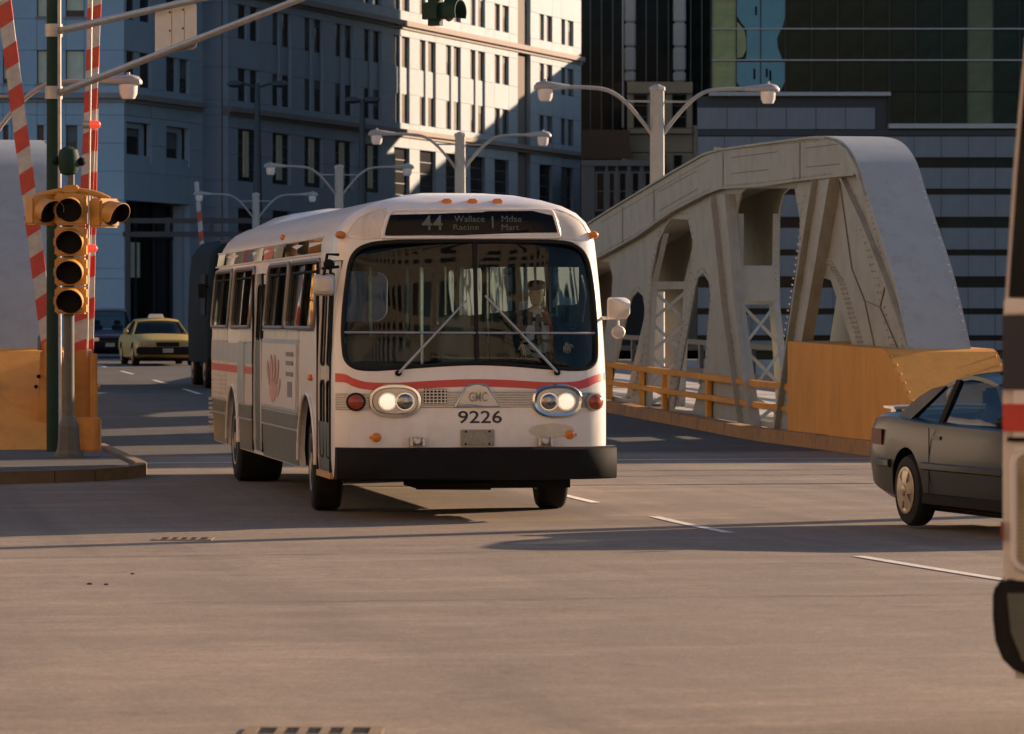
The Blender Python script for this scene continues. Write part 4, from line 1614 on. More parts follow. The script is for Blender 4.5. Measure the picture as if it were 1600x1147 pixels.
# post standing outside the frame whose shadow crosses the road
t = thing('street_lamp', 'street lamp post beyond the right edge of the junction', 'street lamp', (16.0, 44.8, 0.0), 0)
mb = MB()
mb.tube([(0, 0, 0), (0, 0, 9.0)], [0.30, 0.16], 8)
mb.build('pole', 'pole_grey', t)
mb = MB()
mb.tube([(0, 0, 8.9), (-0.8, 0, 9.3), (-1.8, 0, 9.35)], 0.05, 8)
mb.build('arm', 'pole_grey', t)
mb = MB()
mb.ball((-2.1, 0, 9.33), (0.42, 0.17, 0.12), 5)
mb.build('lamp_head', 'pole_grey', t)

# ------------------------------------------------------------------ near traffic signal
DS = 50.8
Xs, _ = onD(108, 700, DS)
sg = thing('traffic_signal', 'yellow traffic signal with four stacked lenses and two side heads on a grey post', 'traffic light', (Xs, DS, 0.125))
sx = lambda px: onD(px, 500, DS)[0] - Xs
sz = lambda py: onD(800, py, DS)[1] - 0.125
mb = MB()
mb.tube([(0, 0, 0), (0, 0, sz(300))], 0.072, 14)
mb.build('post', 'post_steel', sg)
mb = MB()
mb.lathe([(0.19, 0), (0.19, 0.05), (0.165, 0.10), (0.15, 0.22), (0.145, 0.42), (0.10, 0.52), (0.075, 0.56)], (0, 0, 0), (0, 0, 1), 8, smooth=False)
mb.build('base', 'post_steel', sg)
yF = -0.12


def signal_lens(parent, cx, cy, cz, r, ang, vis=0.20, m='signal_yellow'):
    """visored lens whose axis points along (sin ang, -cos ang)"""
    ax = Vector((math.sin(ang), -math.cos(ang), 0))
    mb = MB()
    mb.lathe([(0, 0.0), (r * 0.93, 0.004), (r * 0.93, 0.012), (0, 0.02)], (cx, cy, cz), ax, 20)
    mb.build('lens', 'lens_dark', parent)
    e1 = Vector((math.cos(ang), math.sin(ang), 0))
    mb = MB()
    rings = []
    n = 22
    a0, a1 = R(-40), R(220)
    for i in range(n + 1):
        a = a0 + (a1 - a0) * i / n
        L = vis * (0.35 + 0.65 * max(0, math.sin((a + R(40)) / R(260) * math.pi)) ** 0.7)
        p = Vector((cx, cy, cz)) + e1 * math.cos(a) * r + Vector((0, 0, 1)) * math.sin(a) * r
        q = Vector((cx, cy, cz)) + e1 * math.cos(a) * (r - 0.008) + Vector((0, 0, 1)) * math.sin(a) * (r - 0.008)
        d = ax * L + Vector((0, 0, -0.16 * L))
        rings.append([p, p + d, q + d, q])
    mb.loft(rings, 0, True, False, True)
    mb.build('visor', m, parent)
    mb = MB()                                                       # blackened inside of the visor
    mb.loft([[r_[3] + (Vector((cx, cy, cz)) - r_[3]) * 0.02, r_[2] + (Vector((cx, cy, cz)) + ax * vis * 0.5 - r_[2]) * 0.02] for r_ in rings], 0, False, True, False)
    mb.build('visor_lining', 'black', parent)


hw = (sx(137) - sx(88)) / 2
cx0 = (sx(137) + sx(88)) / 2
ys = [(303, 353), (355, 401), (403, 447), (449, 491)]
for y0, y1 in ys:
    mb = MB()
    mb.box(cx0 - hw, cx0 + hw, yF - 0.08, yF + 0.16, sz(y1) + 0.004, sz(y0))
    h = mb.build('signal_section', 'signal_yellow', sg, bevel=0.025)
    signal_lens(h, cx0, yF - 0.085, (sz(y0) + sz(y1)) / 2, hw * 0.86, 0.0)
    for s in (-1, 1):
        mb = MB()
        mb.box(cx0 + s * (hw + 0.008) - 0.012, cx0 + s * (hw + 0.008) + 0.012, yF - 0.03, yF + 0.03, (sz(y0) + sz(y1)) / 2 - 0.05, (sz(y0) + sz(y1)) / 2 + 0.05)
        mb.build('hinge', 'signal_yellow', h)
for pxc, pyc, ang, wpx in ((67, 330, R(38), 56), (166, 334, R(52), 52)):
    cx, cz = sx(pxc), sz(pyc)
    M = Matrix.Translation((cx, yF + 0.02, cz)) @ Matrix.Rotation(ang, 4, 'Z')
    mb = MB()
    mb.box(-0.19, 0.19, -0.10, 0.14, -0.19, 0.20, 0, M)
    h = mb.build('side_head', 'signal_yellow', sg, bevel=0.03)
    c = M @ Vector((0, -0.105, 0))
    signal_lens(h, c.x, c.y, c.z, 0.172, ang, 0.24)
mb = MB()
zb = sz(300)
mb.tube(smooth_poly([(sx(50), yF + 0.03, sz(310)), (sx(75), yF + 0.03, sz(303)), (sx(112), yF + 0.03, zb + 0.02), (sx(150), yF + 0.03, sz(303)), (sx(172), yF + 0.03, sz(312))], 5, False), 0.042, 8)
mb.build('bracket', 'signal_yellow', sg)
mb = MB()
mb.box(cx0 - 0.10, cx0 + 0.10, yF - 0.05, yF + 0.12, zb - 0.03, zb + 0.09)
mb.build('bracket_hub', 'signal_yellow', sg, bevel=0.02)
mb = MB()
mb.tube([(cx0, yF + 0.03, zb + 0.08), (cx0, yF + 0.03, sz(268))], 0.05, 8)
mb.build('bell_stem', 'post_steel', sg)
mb = MB()
bz = sz(252)
mb.lathe([(0.05, -0.19), (0.11, -0.17), (0.145, -0.06), (0.145, 0.06), (0.12, 0.15), (0.05, 0.19), (0, 0.195)], (cx0 - 0.03, yF + 0.03, bz), (0, 0, 1), 16)
bell = mb.build('bell_housing', 'pole_green', sg)
mb = MB()
for xk, zk in ((0.14, -0.01), (-0.20, 0.0)):
    mb = MB()
    mb.ball((cx0 + xk, yF + 0.03, bz + zk), 0.06, 5)
    mb.build('knob', 'black', bell)
mb = MB()
mb.tube([(0.03, 0.05, sz(640)), (0.02, 0.06, sz(500)), (0.13, 0.02, sz(470)), (0.135, 0.06, sz(300))], 0.008, 6)
mb.build('cable', 'post_steel', sg)
mb = MB()
mb.box(sx(117), sx(156), -0.02, 0.2, sz(706), sz(653))
mb.build('control_box', 'gate_orange', sg, bevel=0.02)

# ------------------------------------------------------------------ bridge gates
def gate_arm(parent, p0, p1, wid, dep, nseg, red_first, skew=0.10):
    a, b = Vector(p0), Vector(p1)
    ax = (b - a)
    L = ax.length
    ax.normalize()
    sd = Vector((ax.z, 0, -ax.x)).normalized()
    up = Vector((0, 1, 0))

    def bar(n, m, s0, s1, w, y0, y1, sk=0.0):
        mb = MB()
        c0, c1 = a + ax * s0, a + ax * s1
        k = ax * sk
        vs = []
        for y in (y0, y1):
            vs += [c0 - sd * w - k + up * y, c0 + sd * w + k + up * y, c1 + sd * w + k + up * y, c1 - sd * w - k + up * y]
        mb.add(vs, [(0, 1, 2, 3), (7, 6, 5, 4), (0, 4, 5, 1), (1, 5, 6, 2), (2, 6, 7, 3), (3, 7, 4, 0)])
        return mb.build(n, m, parent)
    bar('arm', 'gate_white', 0, L, wid / 2, 0, dep)
    st = L / nseg
    for i in range(nseg):
        if (i % 2 == 0) == red_first:
            bar('stripe', 'stripe_red', i * st, (i + 1) * st, wid / 2 + 0.003, -0.004, dep + 0.004, skew * wid)


def gx_(D):
    return lambda px, py: Vector((onD(px, py, D)[0], D, onD(px, py, D)[1]))


DG = 54.5
Q = gx_(DG)
o0 = Q(78, 720)
g1 = thing('barrier_gate', 'raised red and white striped barrier arm leaning left, on an orange housing', 'bridge gate', (o0.x, DG, 0.12), 0, 'raised bridge gates')
rel = lambda px, py, dy=0.0: Q(px, py) - Vector((o0.x, DG - dy, 0.12))
gate_arm(g1, rel(78, 560), rel(-2, -60), 0.20, 0.05, 19, True, 0.25)
mb = MB()
a, b = rel(60, 716), rel(100, 548)
mb.prism([(a.x - 0.02, a.z), (b.x - 0.02, a.z), (b.x, b.z), (a.x + 0.04, b.z)], lambda p, q, d: (p, d, q), -0.12, 0.45)
hs = mb.build('housing', 'gate_orange', g1, bevel=0.02)
mb = MB()
c = rel(80, 542)
mb.box(c.x - 0.09, c.x + 0.12, -0.2, -0.125, c.z - 0.45, c.z + 0.08)
mb.build('hinge_plate', 'gate_orange', hs, bevel=0.015)
mb = MB()
for px, py in ((62, 588), (58, 604), (88, 588), (86, 600)):
    c = rel(px, py)
    mb.ball((c.x, -0.13, c.z), 0.03, 4)
mb.build('bolt_row', 'black', hs, kind='stuff')
mb = MB()
c = rel(66, 530)
mb.tube([(c.x, 0.1, c.z - 0.16), (c.x, 0.1, c.z + 0.02), (c.x + 0.02, 0.1, c.z + 0.09)], [0.085, 0.085, 0.04], 10)
mb.build('counterweight', 'navy_band', g1)

o0 = Q(125, 720)
g2 = thing('barrier_gate', 'upright double red and white gate arm with red lamps beside the green pole', 'bridge gate', (o0.x, DG + 0.2, 0.12), 0, 'raised bridge gates')
gate_arm(g2, rel(119, 566, 0.2), rel(146, -60, 0.2), 0.18, 0.04, 19, True, 0.2)
gate_arm(g2, rel(129, 566, 0.35), rel(141, -60, 0.35), 0.18, 0.04, 19, True, 0.2)
for px, py in ((146, 194), (141, 388)):
    c = rel(px - 7, py, 0.2)
    mb = MB()
    mb.tube([(c.x - 0.1, -0.06, c.z), (c.x, -0.06, c.z)], 0.06, 10)
    ho = mb.build('lamp_bracket', 'galv', g2)
    mb = MB()
    mb.lathe([(0.055, 0), (0.06, 0.02), (0.06, 0.10), (0.045, 0.14), (0.0, 0.16)], (c.x, -0.06, c.z), (1, 0, 0), 12)
    mb.build('red_lamp', 'red_lens', ho)
mb = MB()
c0, c1 = rel(131, 560, 0.2), rel(139, -60, 0.2)
mb.tube([(c0.x + 0.03, -0.03, c0.z), (c1.x + 0.03, -0.03, c1.z)], 0.012, 6)
mb.build('stay_wire', 'galv', g2)
a, b = rel(103, 716), rel(147, 548)
mb = MB()
mb.prism([(a.x, a.z), (b.x - 0.08, a.z), (b.x - 0.08, b.z + 0.02), (a.x + 0.1, b.z)], lambda p, q, d: (p, d, q), 0.05, 0.5)
hs = mb.build('housing', 'gate_orange', g2, bevel=0.02)
c = rel(140, 555)
mb = MB()
mb.box(c.x - 0.02, c.x + 0.09, -0.05, 0.03, c.z - 1.25, c.z + 0.02)
mb.build('guide_rail', 'gate_orange', hs, bevel=0.012)
c = rel(148, 604)
mb = MB()
mb.ball((c.x, 0.1, c.z), 0.05, 5)
mb.build('amber_lamp', 'amber_lens', hs)

# far gate and far mast beyond the crest
DF = 186.0
Q = gx_(DF)
o0 = Q(322, 520)
g3 = thing('barrier_gate', 'distant slim striped barrier arm raised at the far end of the bridge', 'bridge gate', (o0.x, DF, 0.0), 0, 'raised bridge gates')
rel = lambda px, py, dy=0.0: Q(px, py) - Vector((o0.x, DF - dy, 0.0))
gate_arm(g3, rel(323, 470), rel(307, 284), 0.22, 0.06, 12, True, 0.2)
mb = MB()
c = rel(322, 520)
mb.box(-0.4, 0.4, -0.2, 0.6, 0, 1.4)
mb.build('housing', 'gate_orange', g3, bevel=0.03)
t = thing('overhead_gantry', 'low dark double-bar gantry crossing in front of the stone entrance', 'gantry', (Q(430, 350).x, DF + 6, 0))
Q = gx_(DF + 6)
for y in (345, 366):
    a, b = Q(192, y), Q(440, y)
    mb = MB()
    mb.box(a.x - t.location.x, 0, -0.1, 0.1, a.z - 0.13, a.z + 0.13)
    mb.build('beam', 'dark_pole', t)
for px in (200, 262, 330, 436):
    a, b = Q(px, 366), Q(px, 340)
    mb = MB()
    mb.box(a.x - t.location.x - 0.12, a.x - t.location.x + 0.12, -0.14, 0.14, 0.0 if px in (200, 436) else a.z, b.z)
    mb.build('post', 'dark_pole', t)

# ------------------------------------------------------------------ green mast, its arms, the sign back and the hanging signal
DM = 53.0
Xm, _ = onD(84.5, 500, DM)
ms = thing('signal_mast', 'dark green mast pole with two long pipe arms reaching over the road', 'mast pole', (Xm, DM, 0.12))
mb = MB()
mb.tube([(0, 0, 0), (0, 0, 8.2)], [0.11, 0.095], 14)
mb.build('pole', 'pole_green', ms)
mb = MB()
mb.tube([(0.085, -0.06, 0), (0.085, -0.06, 8.2)], 0.028, 8)
mb.build('lit_edge', 'gate_white', ms)  # sunlit right edge of the pole, built as a white strip
m0 = Vector((Xm, DM, 0.12))
tipD = 42.0
tx_, tz_ = onD(690, -88, tipD)
tip = Vector((tx_, tipD, tz_)) - m0
starts = []
for py in (145, 48):
    z = onD(84, py, DM)[1] - 0.12
    starts.append(Vector((0.1, -0.03, z)))
    mb = MB()
    mb.tube([starts[-1], tip], [0.052, 0.034], 10)
    mb.build('arm', 'galv', ms)
    mb = MB()
    mb.tube([(0, 0, z - 0.09), (0, 0, z + 0.09)], 0.125, 12)
    mb.build('clamp', 'galv', ms)


def on_arm(st, px):
    """point of an arm seen at photo column px"""
    lo, hi = 0.0, 1.0
    for _ in range(40):
        f = (lo + hi) / 2
        p = st + (tip - st) * f + m0
        if 800 + FPX * p.x / p.y < px:
            lo = f
        else:
            hi = f
    return st + (tip - st) * lo + m0


pu, pl = on_arm(starts[1], 266), on_arm(starts[0], 266)
dirv = Vector((tip.x, tip.y, 0)).normalized()
sn = thing('road_sign', 'blank pinkish back of a road sign clamped between the two mast arms', 'road sign', ((pu + pl) / 2), math.atan2(dirv.y, dirv.x))
D_s = pu.y
half = 38 * D_s / FPX / abs(dirv.x) * 1.02
zt, zb = onD(266, 12, D_s)[1] - sn.location.z, onD(266, 81, D_s)[1] - sn.location.z
mb = MB()
mb.prism(rrect(-half, half, zb, zt, 0.06), lambda a, b, d: (a, d, b), 0.075, 0.085)
mb.build('sign_plate', 'sign_back', sn)
for s, w in ((-0.2, 0.05), (0.42, 0.04)):
    mb = MB()
    mb.box(half * s - w / 2, half * s + w / 2, 0.066, 0.074, zb + 0.03, zt - 0.03)
    mb.build('stiffener', 'sign_back', sn)
mb = MB()
for a in (-0.22, 0.42):
    for f in (0.1, 0.5, 0.92):
        mb.ball((half * a, 0.062, zb + (zt - zb) * f), 0.014, 4)
mb.build('bolt_row', 'black', sn, kind='stuff')

Xh, zh = onD(680, 43, 42.2)
hs = thing('traffic_signal', 'dark green traffic signal hanging from the mast arm over the sunlit facade', 'traffic light', (Xh, 42.2, zh), R(-28))
for k in range(3):
    mb = MB()
    mb.box(-0.15, 0.15, -0.11, 0.12, 0.02 + k * 0.34, 0.35 + k * 0.34)
    h = mb.build('signal_section', 'pole_green', hs, bevel=0.075)
    # visors on the far side, facing away from the camera to the right
    for q in (1,):
        M = Matrix.Translation((0.155, 0.02, 0.185 + k * 0.34))
        mb = MB()
        rings = []
        for i in range(15):
            a = R(-30 + 240 * i / 14)
            rings.append([M @ Vector((0, 0.14 * math.cos(a), 0.14 * math.sin(a))), M @ Vector((0.16, 0.14 * math.cos(a), 0.14 * math.sin(a) - 0.02)), M @ Vector((0.16, 0.13 * math.cos(a), 0.13 * math.sin(a) - 0.02)), M @ Vector((0, 0.13 * math.cos(a), 0.13 * math.sin(a)))])
        mb.loft(rings, 0, True, False)
        mb.build('visor', 'pole_green', h)
        mb = MB()
        mb.lathe([(0, 0), (0.125, 0.003), (0.12, 0.02), (0, 0.03)], M @ Vector((0, 0, 0)), (1, 0, 0), 16)
        mb.build('lens', 'lens_dark', h)
mb = MB()
mb.tube([(0, 0, 1.05), (0, 0, 1.4)], 0.03, 8)
mb.build('hanger', 'galv', hs)
# ------------------------------------------------------------------ the city bus
KX = 1.065
UB, VC = 36.6, 4.9 + 1.3 * 1.065
BL = 12.2
PROF = [  # z, half width, front offset, rear offset
    (0.42, 1.285, 0.03, 0.06), (0.60, 1.30, 0.0, 0.0), (0.90, 1.30, -0.005, 0.0), (1.30, 1.30, 0.0, 0.0), (1.55, 1.298, 0.04, 0.02), (1.90, 1.288, 0.10, 0.05),
    (2.30, 1.27, 0.18, 0.09), (2.60, 1.25, 0.235, 0.14), (2.76, 1.235, 0.255, 0.18), (2.86, 1.20, 0.265, 0.22), (2.95, 1.15, 0.28, 0.27), (3.04, 1.06, 0.31, 0.34),
    (3.11, 0.93, 0.37, 0.44), (3.17, 0.75, 0.50, 0.6), (3.225, 0.52, 0.80, 0.9), (3.26, 0.30, 1.3, 1.4), (3.28, 0.12, 1.9, 2.2)]
HW = [(p[0], p[1]) for p in PROF]
YF = [(p[0], p[2]) for p in PROF]
EXP = 2.0 / 3.4


def front_y(x, z):
    hw, yf = interp(HW, z), interp(YF, z)
    rf = 0.46 * hw / 1.3
    a = min(1.0, abs(x) / hw)
    return yf + rf * (1 - (1 - a ** (2 / EXP)) ** (EXP / 2 * 1.0))


def bf(px, py):
    y = 0.0
    for _ in range(6):
        v, z = onU(px, py, UB + y)
        x = (v - VC) / KX
        y = front_y(max(-1.28, min(1.28, x)), z)
    return x, z


def bs(px, py):
    u, z = onV(px, py, VC - 1.3 * KX)
    return u - UB, z


bus = bthing('city_bus', 'white city bus with red stripe and lit headlights coming off the bridge', 'bus', VC, UB)
bus.scale = (KX, 1, 1)


def ring(z, hw, yf, yr, inset=0.0, nf=26):
    hw, yf, yr = hw - inset, yf + inset, yr + inset
    rf = 0.46 * hw / 1.3
    pts = []
    for i in range(nf + 1):
        ph = -math.pi / 2 + math.pi * i / nf
        s, c = math.sin(ph), math.cos(ph)
        x = hw * math.copysign(abs(s) ** EXP, s)
        a = min(1.0, abs(x) / hw)
        pts.append((x, yf + rf * (1 - (1 - a ** (2 / EXP)) ** (EXP / 2)), z))
    yb = BL - yr
    for i in range(1, 12):
        y0 = yf + rf
        pts.append((hw, y0 + (yb - 0.4 * hw / 1.3 - y0) * i / 11, z))
    rr = 0.4 * hw / 1.3
    for i in range(1, 12):
        ph = math.pi / 2 - math.pi * i / 12
        s, c = math.sin(ph), math.cos(ph)
        pts.append((hw * math.copysign(abs(s) ** EXP, s), yb - rr + rr * abs(c) ** EXP, z))
    for i in range(11, 0, -1):
        y0 = yf + rf
        pts.append((-hw, y0 + (yb - rr - y0) * i / 11, z))
    return pts


def solid(inset, z0, z1, mi):
    mb = MB()
    rings = []
    zs = [p[0] for p in PROF if z0 < p[0] < z1]
    for z in [z0] + zs + [z1]:
        rings.append(ring(z, interp(HW, z), interp(YF, z), interp([(p[0], p[3]) for p in PROF], z), inset))
    mb.loft(rings, mi, True, True)
    return mb


WS_PX = [(541, 562), (537, 540), (536, 515), (538, 480), (542, 445), (547, 412), (556, 394), (572, 384), (600, 379), (660, 377), (740, 376.5), (820, 377), (880, 379), (902, 386), (914, 399),
         (921, 420), (927, 460), (931, 510), (932, 545), (930, 564), (920, 574), (900, 577), (860, 575), (800, 570), (744, 568), (690, 570), (620, 575), (580, 577), (555, 574)]
WS = smooth_poly([bf(*p) for p in WS_PX], 3)
SIGN_PX = [(598, 368), (604, 345), (610, 332), (622, 328.5), (660, 328), (740, 328), (820, 328), (856, 329), (864, 334), (869, 348), (874, 368), (868, 371), (820, 371), (740, 371), (660, 371), (604, 371)]
SIGN = [bf(*p) for p in SIGN_PX]

tmpc = []


def cutter(mb, mi=0):
    o = link('cutter', mb.mesh('cutter', ['bus_white', 'bus_inside']))
    tmpc.append(o)
    return o


outer = solid(0.0, 0.42, 3.28, 0)
body = link('body', outer.mesh('body', ['bus_white', 'bus_inside']), bus)
cut = []
cut.append(cutter(solid(0.055, 0.25, 3.14, 1)))
mb = MB()
mb.prism(WS, lambda a, b, d: (a, d, b), -0.4, 0.95, 0)
cut.append(cutter(mb))
WINX = {}
side_win = []      # y0, y1, z0, z1, skew
for (xa, xb) in ((446, 493), (413, 446), (361, 392.5), (331, 357.5)):
    y1, _ = bs(xa, 460)
    y0, _ = bs(xb, 460)
    side_win.append((y0 + 0.06, y1 - 0.06))
WZ0, WZ1 = 1.88, 2.58
for y0, y1 in side_win:
    mb = MB()
    mb.prism(rrect(y0, y1, WZ0, WZ1, 0.10, 4, -0.34), lambda a, b, d: (d, a, b), -1.5, -1.0, 0)
    cut.append(cutter(mb))
far_win = [(1.3, 2.9), (3.1, 4.9), (5.1, 6.9), (7.1, 8.9), (9.1, 10.9)]
for y0, y1 in far_win:
    mb = MB()
    mb.prism(rrect(y0, y1, WZ0, WZ1, 0.10, 4, -0.34), lambda a, b, d: (d, a, b), 1.0, 1.5, 0)
    cut.append(cutter(mb))
DOORS = [(0.40, 1.36), (6.28, 7.22)]
for (y0, y1), top in zip(DOORS, (2.56, 2.5)):
    mb = MB()
    mb.box(-1.5, -1.05, y0, y1, 0.46, top)
    cut.append(cutter(mb))
mb = MB()
mb.prism(rrect(-0.85, 0.85, 1.95, 2.6, 0.15), lambda a, b, d: (a, d, b), BL - 0.6, BL + 0.5, 0)
cut.append(cutter(mb))
for yw, r in ((2.2, 0.70), (9.44, 0.66)):
    for s in (-1, 1):
        mb = MB()
        mb.lathe([(r, 0), (r, 0.55)], (s * 1.45, yw, 0.5), (-s, 0, 0), 28)
        cut.append(cutter(mb))
for c in cut:
    md = body.modifiers.new('cut', 'BOOLEAN')
    md.operation = 'DIFFERENCE'
    md.solver = 'EXACT'
    md.object = c
bpy.context.view_layer.update()
for c in cut:
    c.parent = bus
bpy.context.view_layer.update()
me = evalmesh(body)
body.modifiers.clear()
body.data = me
me.name = 'body'
for c in tmpc:
    bpy.data.objects.remove(c)
me.polygons.foreach_set('use_smooth', [True] * len(me.polygons))
me.set_sharp_from_angle(angle=R(28))


def xrange_at(poly, z):
    xs = []
    for (x0, z0), (x1, z1) in zip(poly, poly[1:] + poly[:1]):
        if (z0 - z) * (z1 - z) < 0 or z0 == z:
            xs.append(x0 + (x1 - x0) * ((z - z0) / (z1 - z0) if z1 != z0 else 0))
    return (min(xs), max(xs)) if len(xs) >= 2 else None


def patch(name, poly, off, m, parent=bus, nx=24, nz=10, yfun=front_y, thick=0.0):
    """sheet that fills a convex outline on the curved nose of the bus"""
    zs0, zs1 = min(p[1] for p in poly), max(p[1] for p in poly)
    rows = []
    for j in range(nz + 1):
        z = zs0 + (zs1 - zs0) * (0.002 + 0.996 * j / nz)
        r = xrange_at(poly, z)
        if r:
            rows.append([(r[0] + (r[1] - r[0]) * i / nx, z) for i in range(nx + 1)])
    mb = MB()
    vs = [(x, yfun(x, z) + off, z) for rw in rows for x, z in rw]
    n = nx + 1
    mb.add(vs, [(j * n + i, j * n + i + 1, (j + 1) * n + i + 1, (j + 1) * n + i) for j in range(len(rows) - 1) for i in range(nx)], 0, True)
    if thick:
        k = len(vs)
        bk = [(x, y + thick, z) for x, y, z in vs]
        rim = [i for i in range(n)] + [j * n + n - 1 for j in range(1, len(rows))] + [(len(rows) - 1) * n + i for i in range(n - 2, -1, -1)] + [j * n for j in range(len(rows) - 2, 0, -1)]
        mb.add([vs[i] for i in rim] + [bk[i] for i in rim], [(i, (i + 1) % len(rim), len(rim) + (i + 1) % len(rim), len(rim) + i) for i in range(len(rim))], 0, False)
    return mb.build(name, m, parent)


def bead(name, poly, r, off, m, parent=bus, close=True, yfun=front_y):
    pts = [(x, yfun(x, z) + off, z) for x, z in poly]
    if close:
        pts = pts + [pts[0], pts[1]]
    mb = MB()
    mb.tube(pts, r, 6, cap=not close)
    return mb.build(name, m, parent)


# windshield, its rubber, the divider and the cross bar
wsg = patch('windshield', WS, 0.028, 'bus_glass', nx=30, nz=16)
bead('gasket', WS, 0.022, 0.004, 'rubber', wsg)
xd0, zd0 = bf(742, 378)
xd1, zd1 = bf(746, 568)
bead('divider', [(xd0 + (xd1 - xd0) * i / 8, zd0 + (zd1 - zd0) * i / 8) for i in range(9)], 0.020, 0.012, 'rubber', wsg, False)
xb0, zb0 = bf(539, 519.5)
xb1, zb1 = bf(931, 520.5)
bead('cross_bar', [(xb0 + (xb1 - xb0) * i / 24, zb0 + (zb1 - zb0) * i / 24) for i in range(25)], 0.012, 0.006, 'alu', wsg, False)
# destination sign behind black glass with a raised white surround
sgn = patch('destination_sign', SIGN, -0.012, 'sign_black', nx=20, nz=5, thick=0.02)
bead('sign_surround', smooth_poly(SIGN, 2), 0.020, -0.004, 'bus_white', sgn)
brow_px = [(545, 372), (548, 358), (560, 342), (585, 330), (604, 326), (598, 345), (592, 372)]
for side in (0, 1):
    pts = [bf(*p) for p in brow_px]
    if side:
        pts = [(-x + 0.02, z) for x, z in pts]
    br = patch('brow_panel', pts, -0.003, 'bus_side', nx=6, nz=8)
    bead('brow_seam', smooth_poly(pts, 2), 0.007, 0.0, 'bus_side', br)


def front_text(name, body_, px, py, hpx, m, parent, bold=0.0, off=-0.006, wpx=None, align='CENTER', back=0.01):
    x, z = bf(px, py)
    s = FPX / (UB * CT)
    me_ = text_mesh(body_, 1.0, 0.0, bold)
    ys = [v.co.y for v in me_.vertices]
    xs = [v.co.x for v in me_.vertices]
    h0, w0 = max(ys) - min(ys), max(xs) - min(xs)
    cx, cy = (max(xs) + min(xs)) / 2, (max(ys) + min(ys)) / 2
    kz = hpx / s / h0
    kx = (wpx / s / w0 / KX) if wpx else kz / KX
    for v in me_.vertices:
        X, Z = x + (v.co.x - cx) * kx, z + (v.co.y - cy) * kz
        v.co = (X, front_y(X, Z) + off, Z)
    me_.materials.clear()
    me_.materials.append(MATS[m])
    return link(name, me_, parent)


front_text('route_number', '44', 675, 348, 24, 'sign_glyph', sgn, 0.006, -0.015, 34)
front_text('route_text', 'Wallace', 733, 342, 10, 'sign_glyph', sgn, 0.0, -0.015, 50)
front_text('route_text', 'Racine', 728, 355, 9, 'sign_glyph', sgn, 0.0, -0.015, 42)
front_text('route_text', 'Mdse', 799, 342, 10, 'sign_glyph', sgn, 0.0, -0.015, 33)
front_text('route_text', 'Mart', 797, 355, 9, 'sign_glyph', sgn, 0.0, -0.015, 29)
x0, z0 = bf(768.3, 357)
x1, z1 = bf(770.2, 338)
patch('sign_divider', [(x0, z0), (x1, z0), (x1, z1), (x0, z1)], -0.016, 'sign_glyph', sgn, nx=2, nz=3)
# red waistline, ribbed aluminium band, emblem
top = [(523.5, 583), (540, 585), (552, 591), (575, 597), (620, 598), (680, 594.5), (740, 592.5), (800, 594), (850, 597), (895, 596.5), (915, 592), (930, 586), (945, 582)]
bot = [(523.5, 597), (540, 598), (552, 604), (575, 609), (620, 609.5), (680, 606), (740, 604), (800, 605.5), (850, 608.5), (895, 608.5), (915, 606), (930, 599), (945, 594)]
mb = MB()
tp, bt = smooth_poly([bf(*p) for p in top], 4, False), smooth_poly([bf(*p) for p in bot], 4, False)
vs = []
for a, b in zip(tp, bt):
    vs += [(a[0], front_y(max(-1.298, min(1.298, a[0])), a[1]) - 0.004, a[1]), (b[0], front_y(max(-1.298, min(1.298, b[0])), b[1]) - 0.004, b[1])]
mb.add(vs, [(2 * i, 2 * i + 1, 2 * i + 3, 2 * i + 2) for i in range(len(tp) - 1)], 0, True)
mb.build('waist_stripe', 'bus_red', bus)


def band(px0, px1, y0, y1, name='alu_band', ribs=7):
    (xa, za), (xb, zb_) = bf(px0, y1), bf(px1, y0)
    _, zt = bf((px0 + px1) / 2, y0)
    _, zb_ = bf((px0 + px1) / 2, y1)
    mb = MB()
    n = 26
    prof = []
    for k in range(ribs):
        f0, f1 = k / ribs, (k + 1) / ribs
        prof += [(f0 + 0.02, -0.003), (f0 + 0.3 / ribs, -0.010), (f0 + 0.7 / ribs, -0.010), (f1 - 0.02 / ribs, -0.003)]
    vs = []
    for i in range(n + 1):
        x = xa + (xb - xa) * i / n
        for f, d in prof:
            z = zt + (zb_ - zt) * f
            vs.append((x, front_y(max(-1.297, min(1.297, x)), z) + d, z))
    k = len(prof)
    mb.add(vs, [(i * k + j, i * k + j + 1, (i + 1) * k + j + 1, (i + 1) * k + j) for i in range(n) for j in range(k - 1)])
    return mb.build(name, 'alu', bus)


band(655, 836, 610, 637)
band(524, 578, 614, 641, 'alu_band')
band(905, 944, 612, 637, 'alu_band')


def ell(cx, cz, rx, rz, n=28, p=2.0):
    return [(cx + rx * math.copysign(abs(math.cos(2 * math.pi * i / n)) ** (2 / p), math.cos(2 * math.pi * i / n)), cz + rz * math.copysign(abs(math.sin(2 * math.pi * i / n)) ** (2 / p), math.sin(2 * math.pi * i / n))) for i in range(n)]


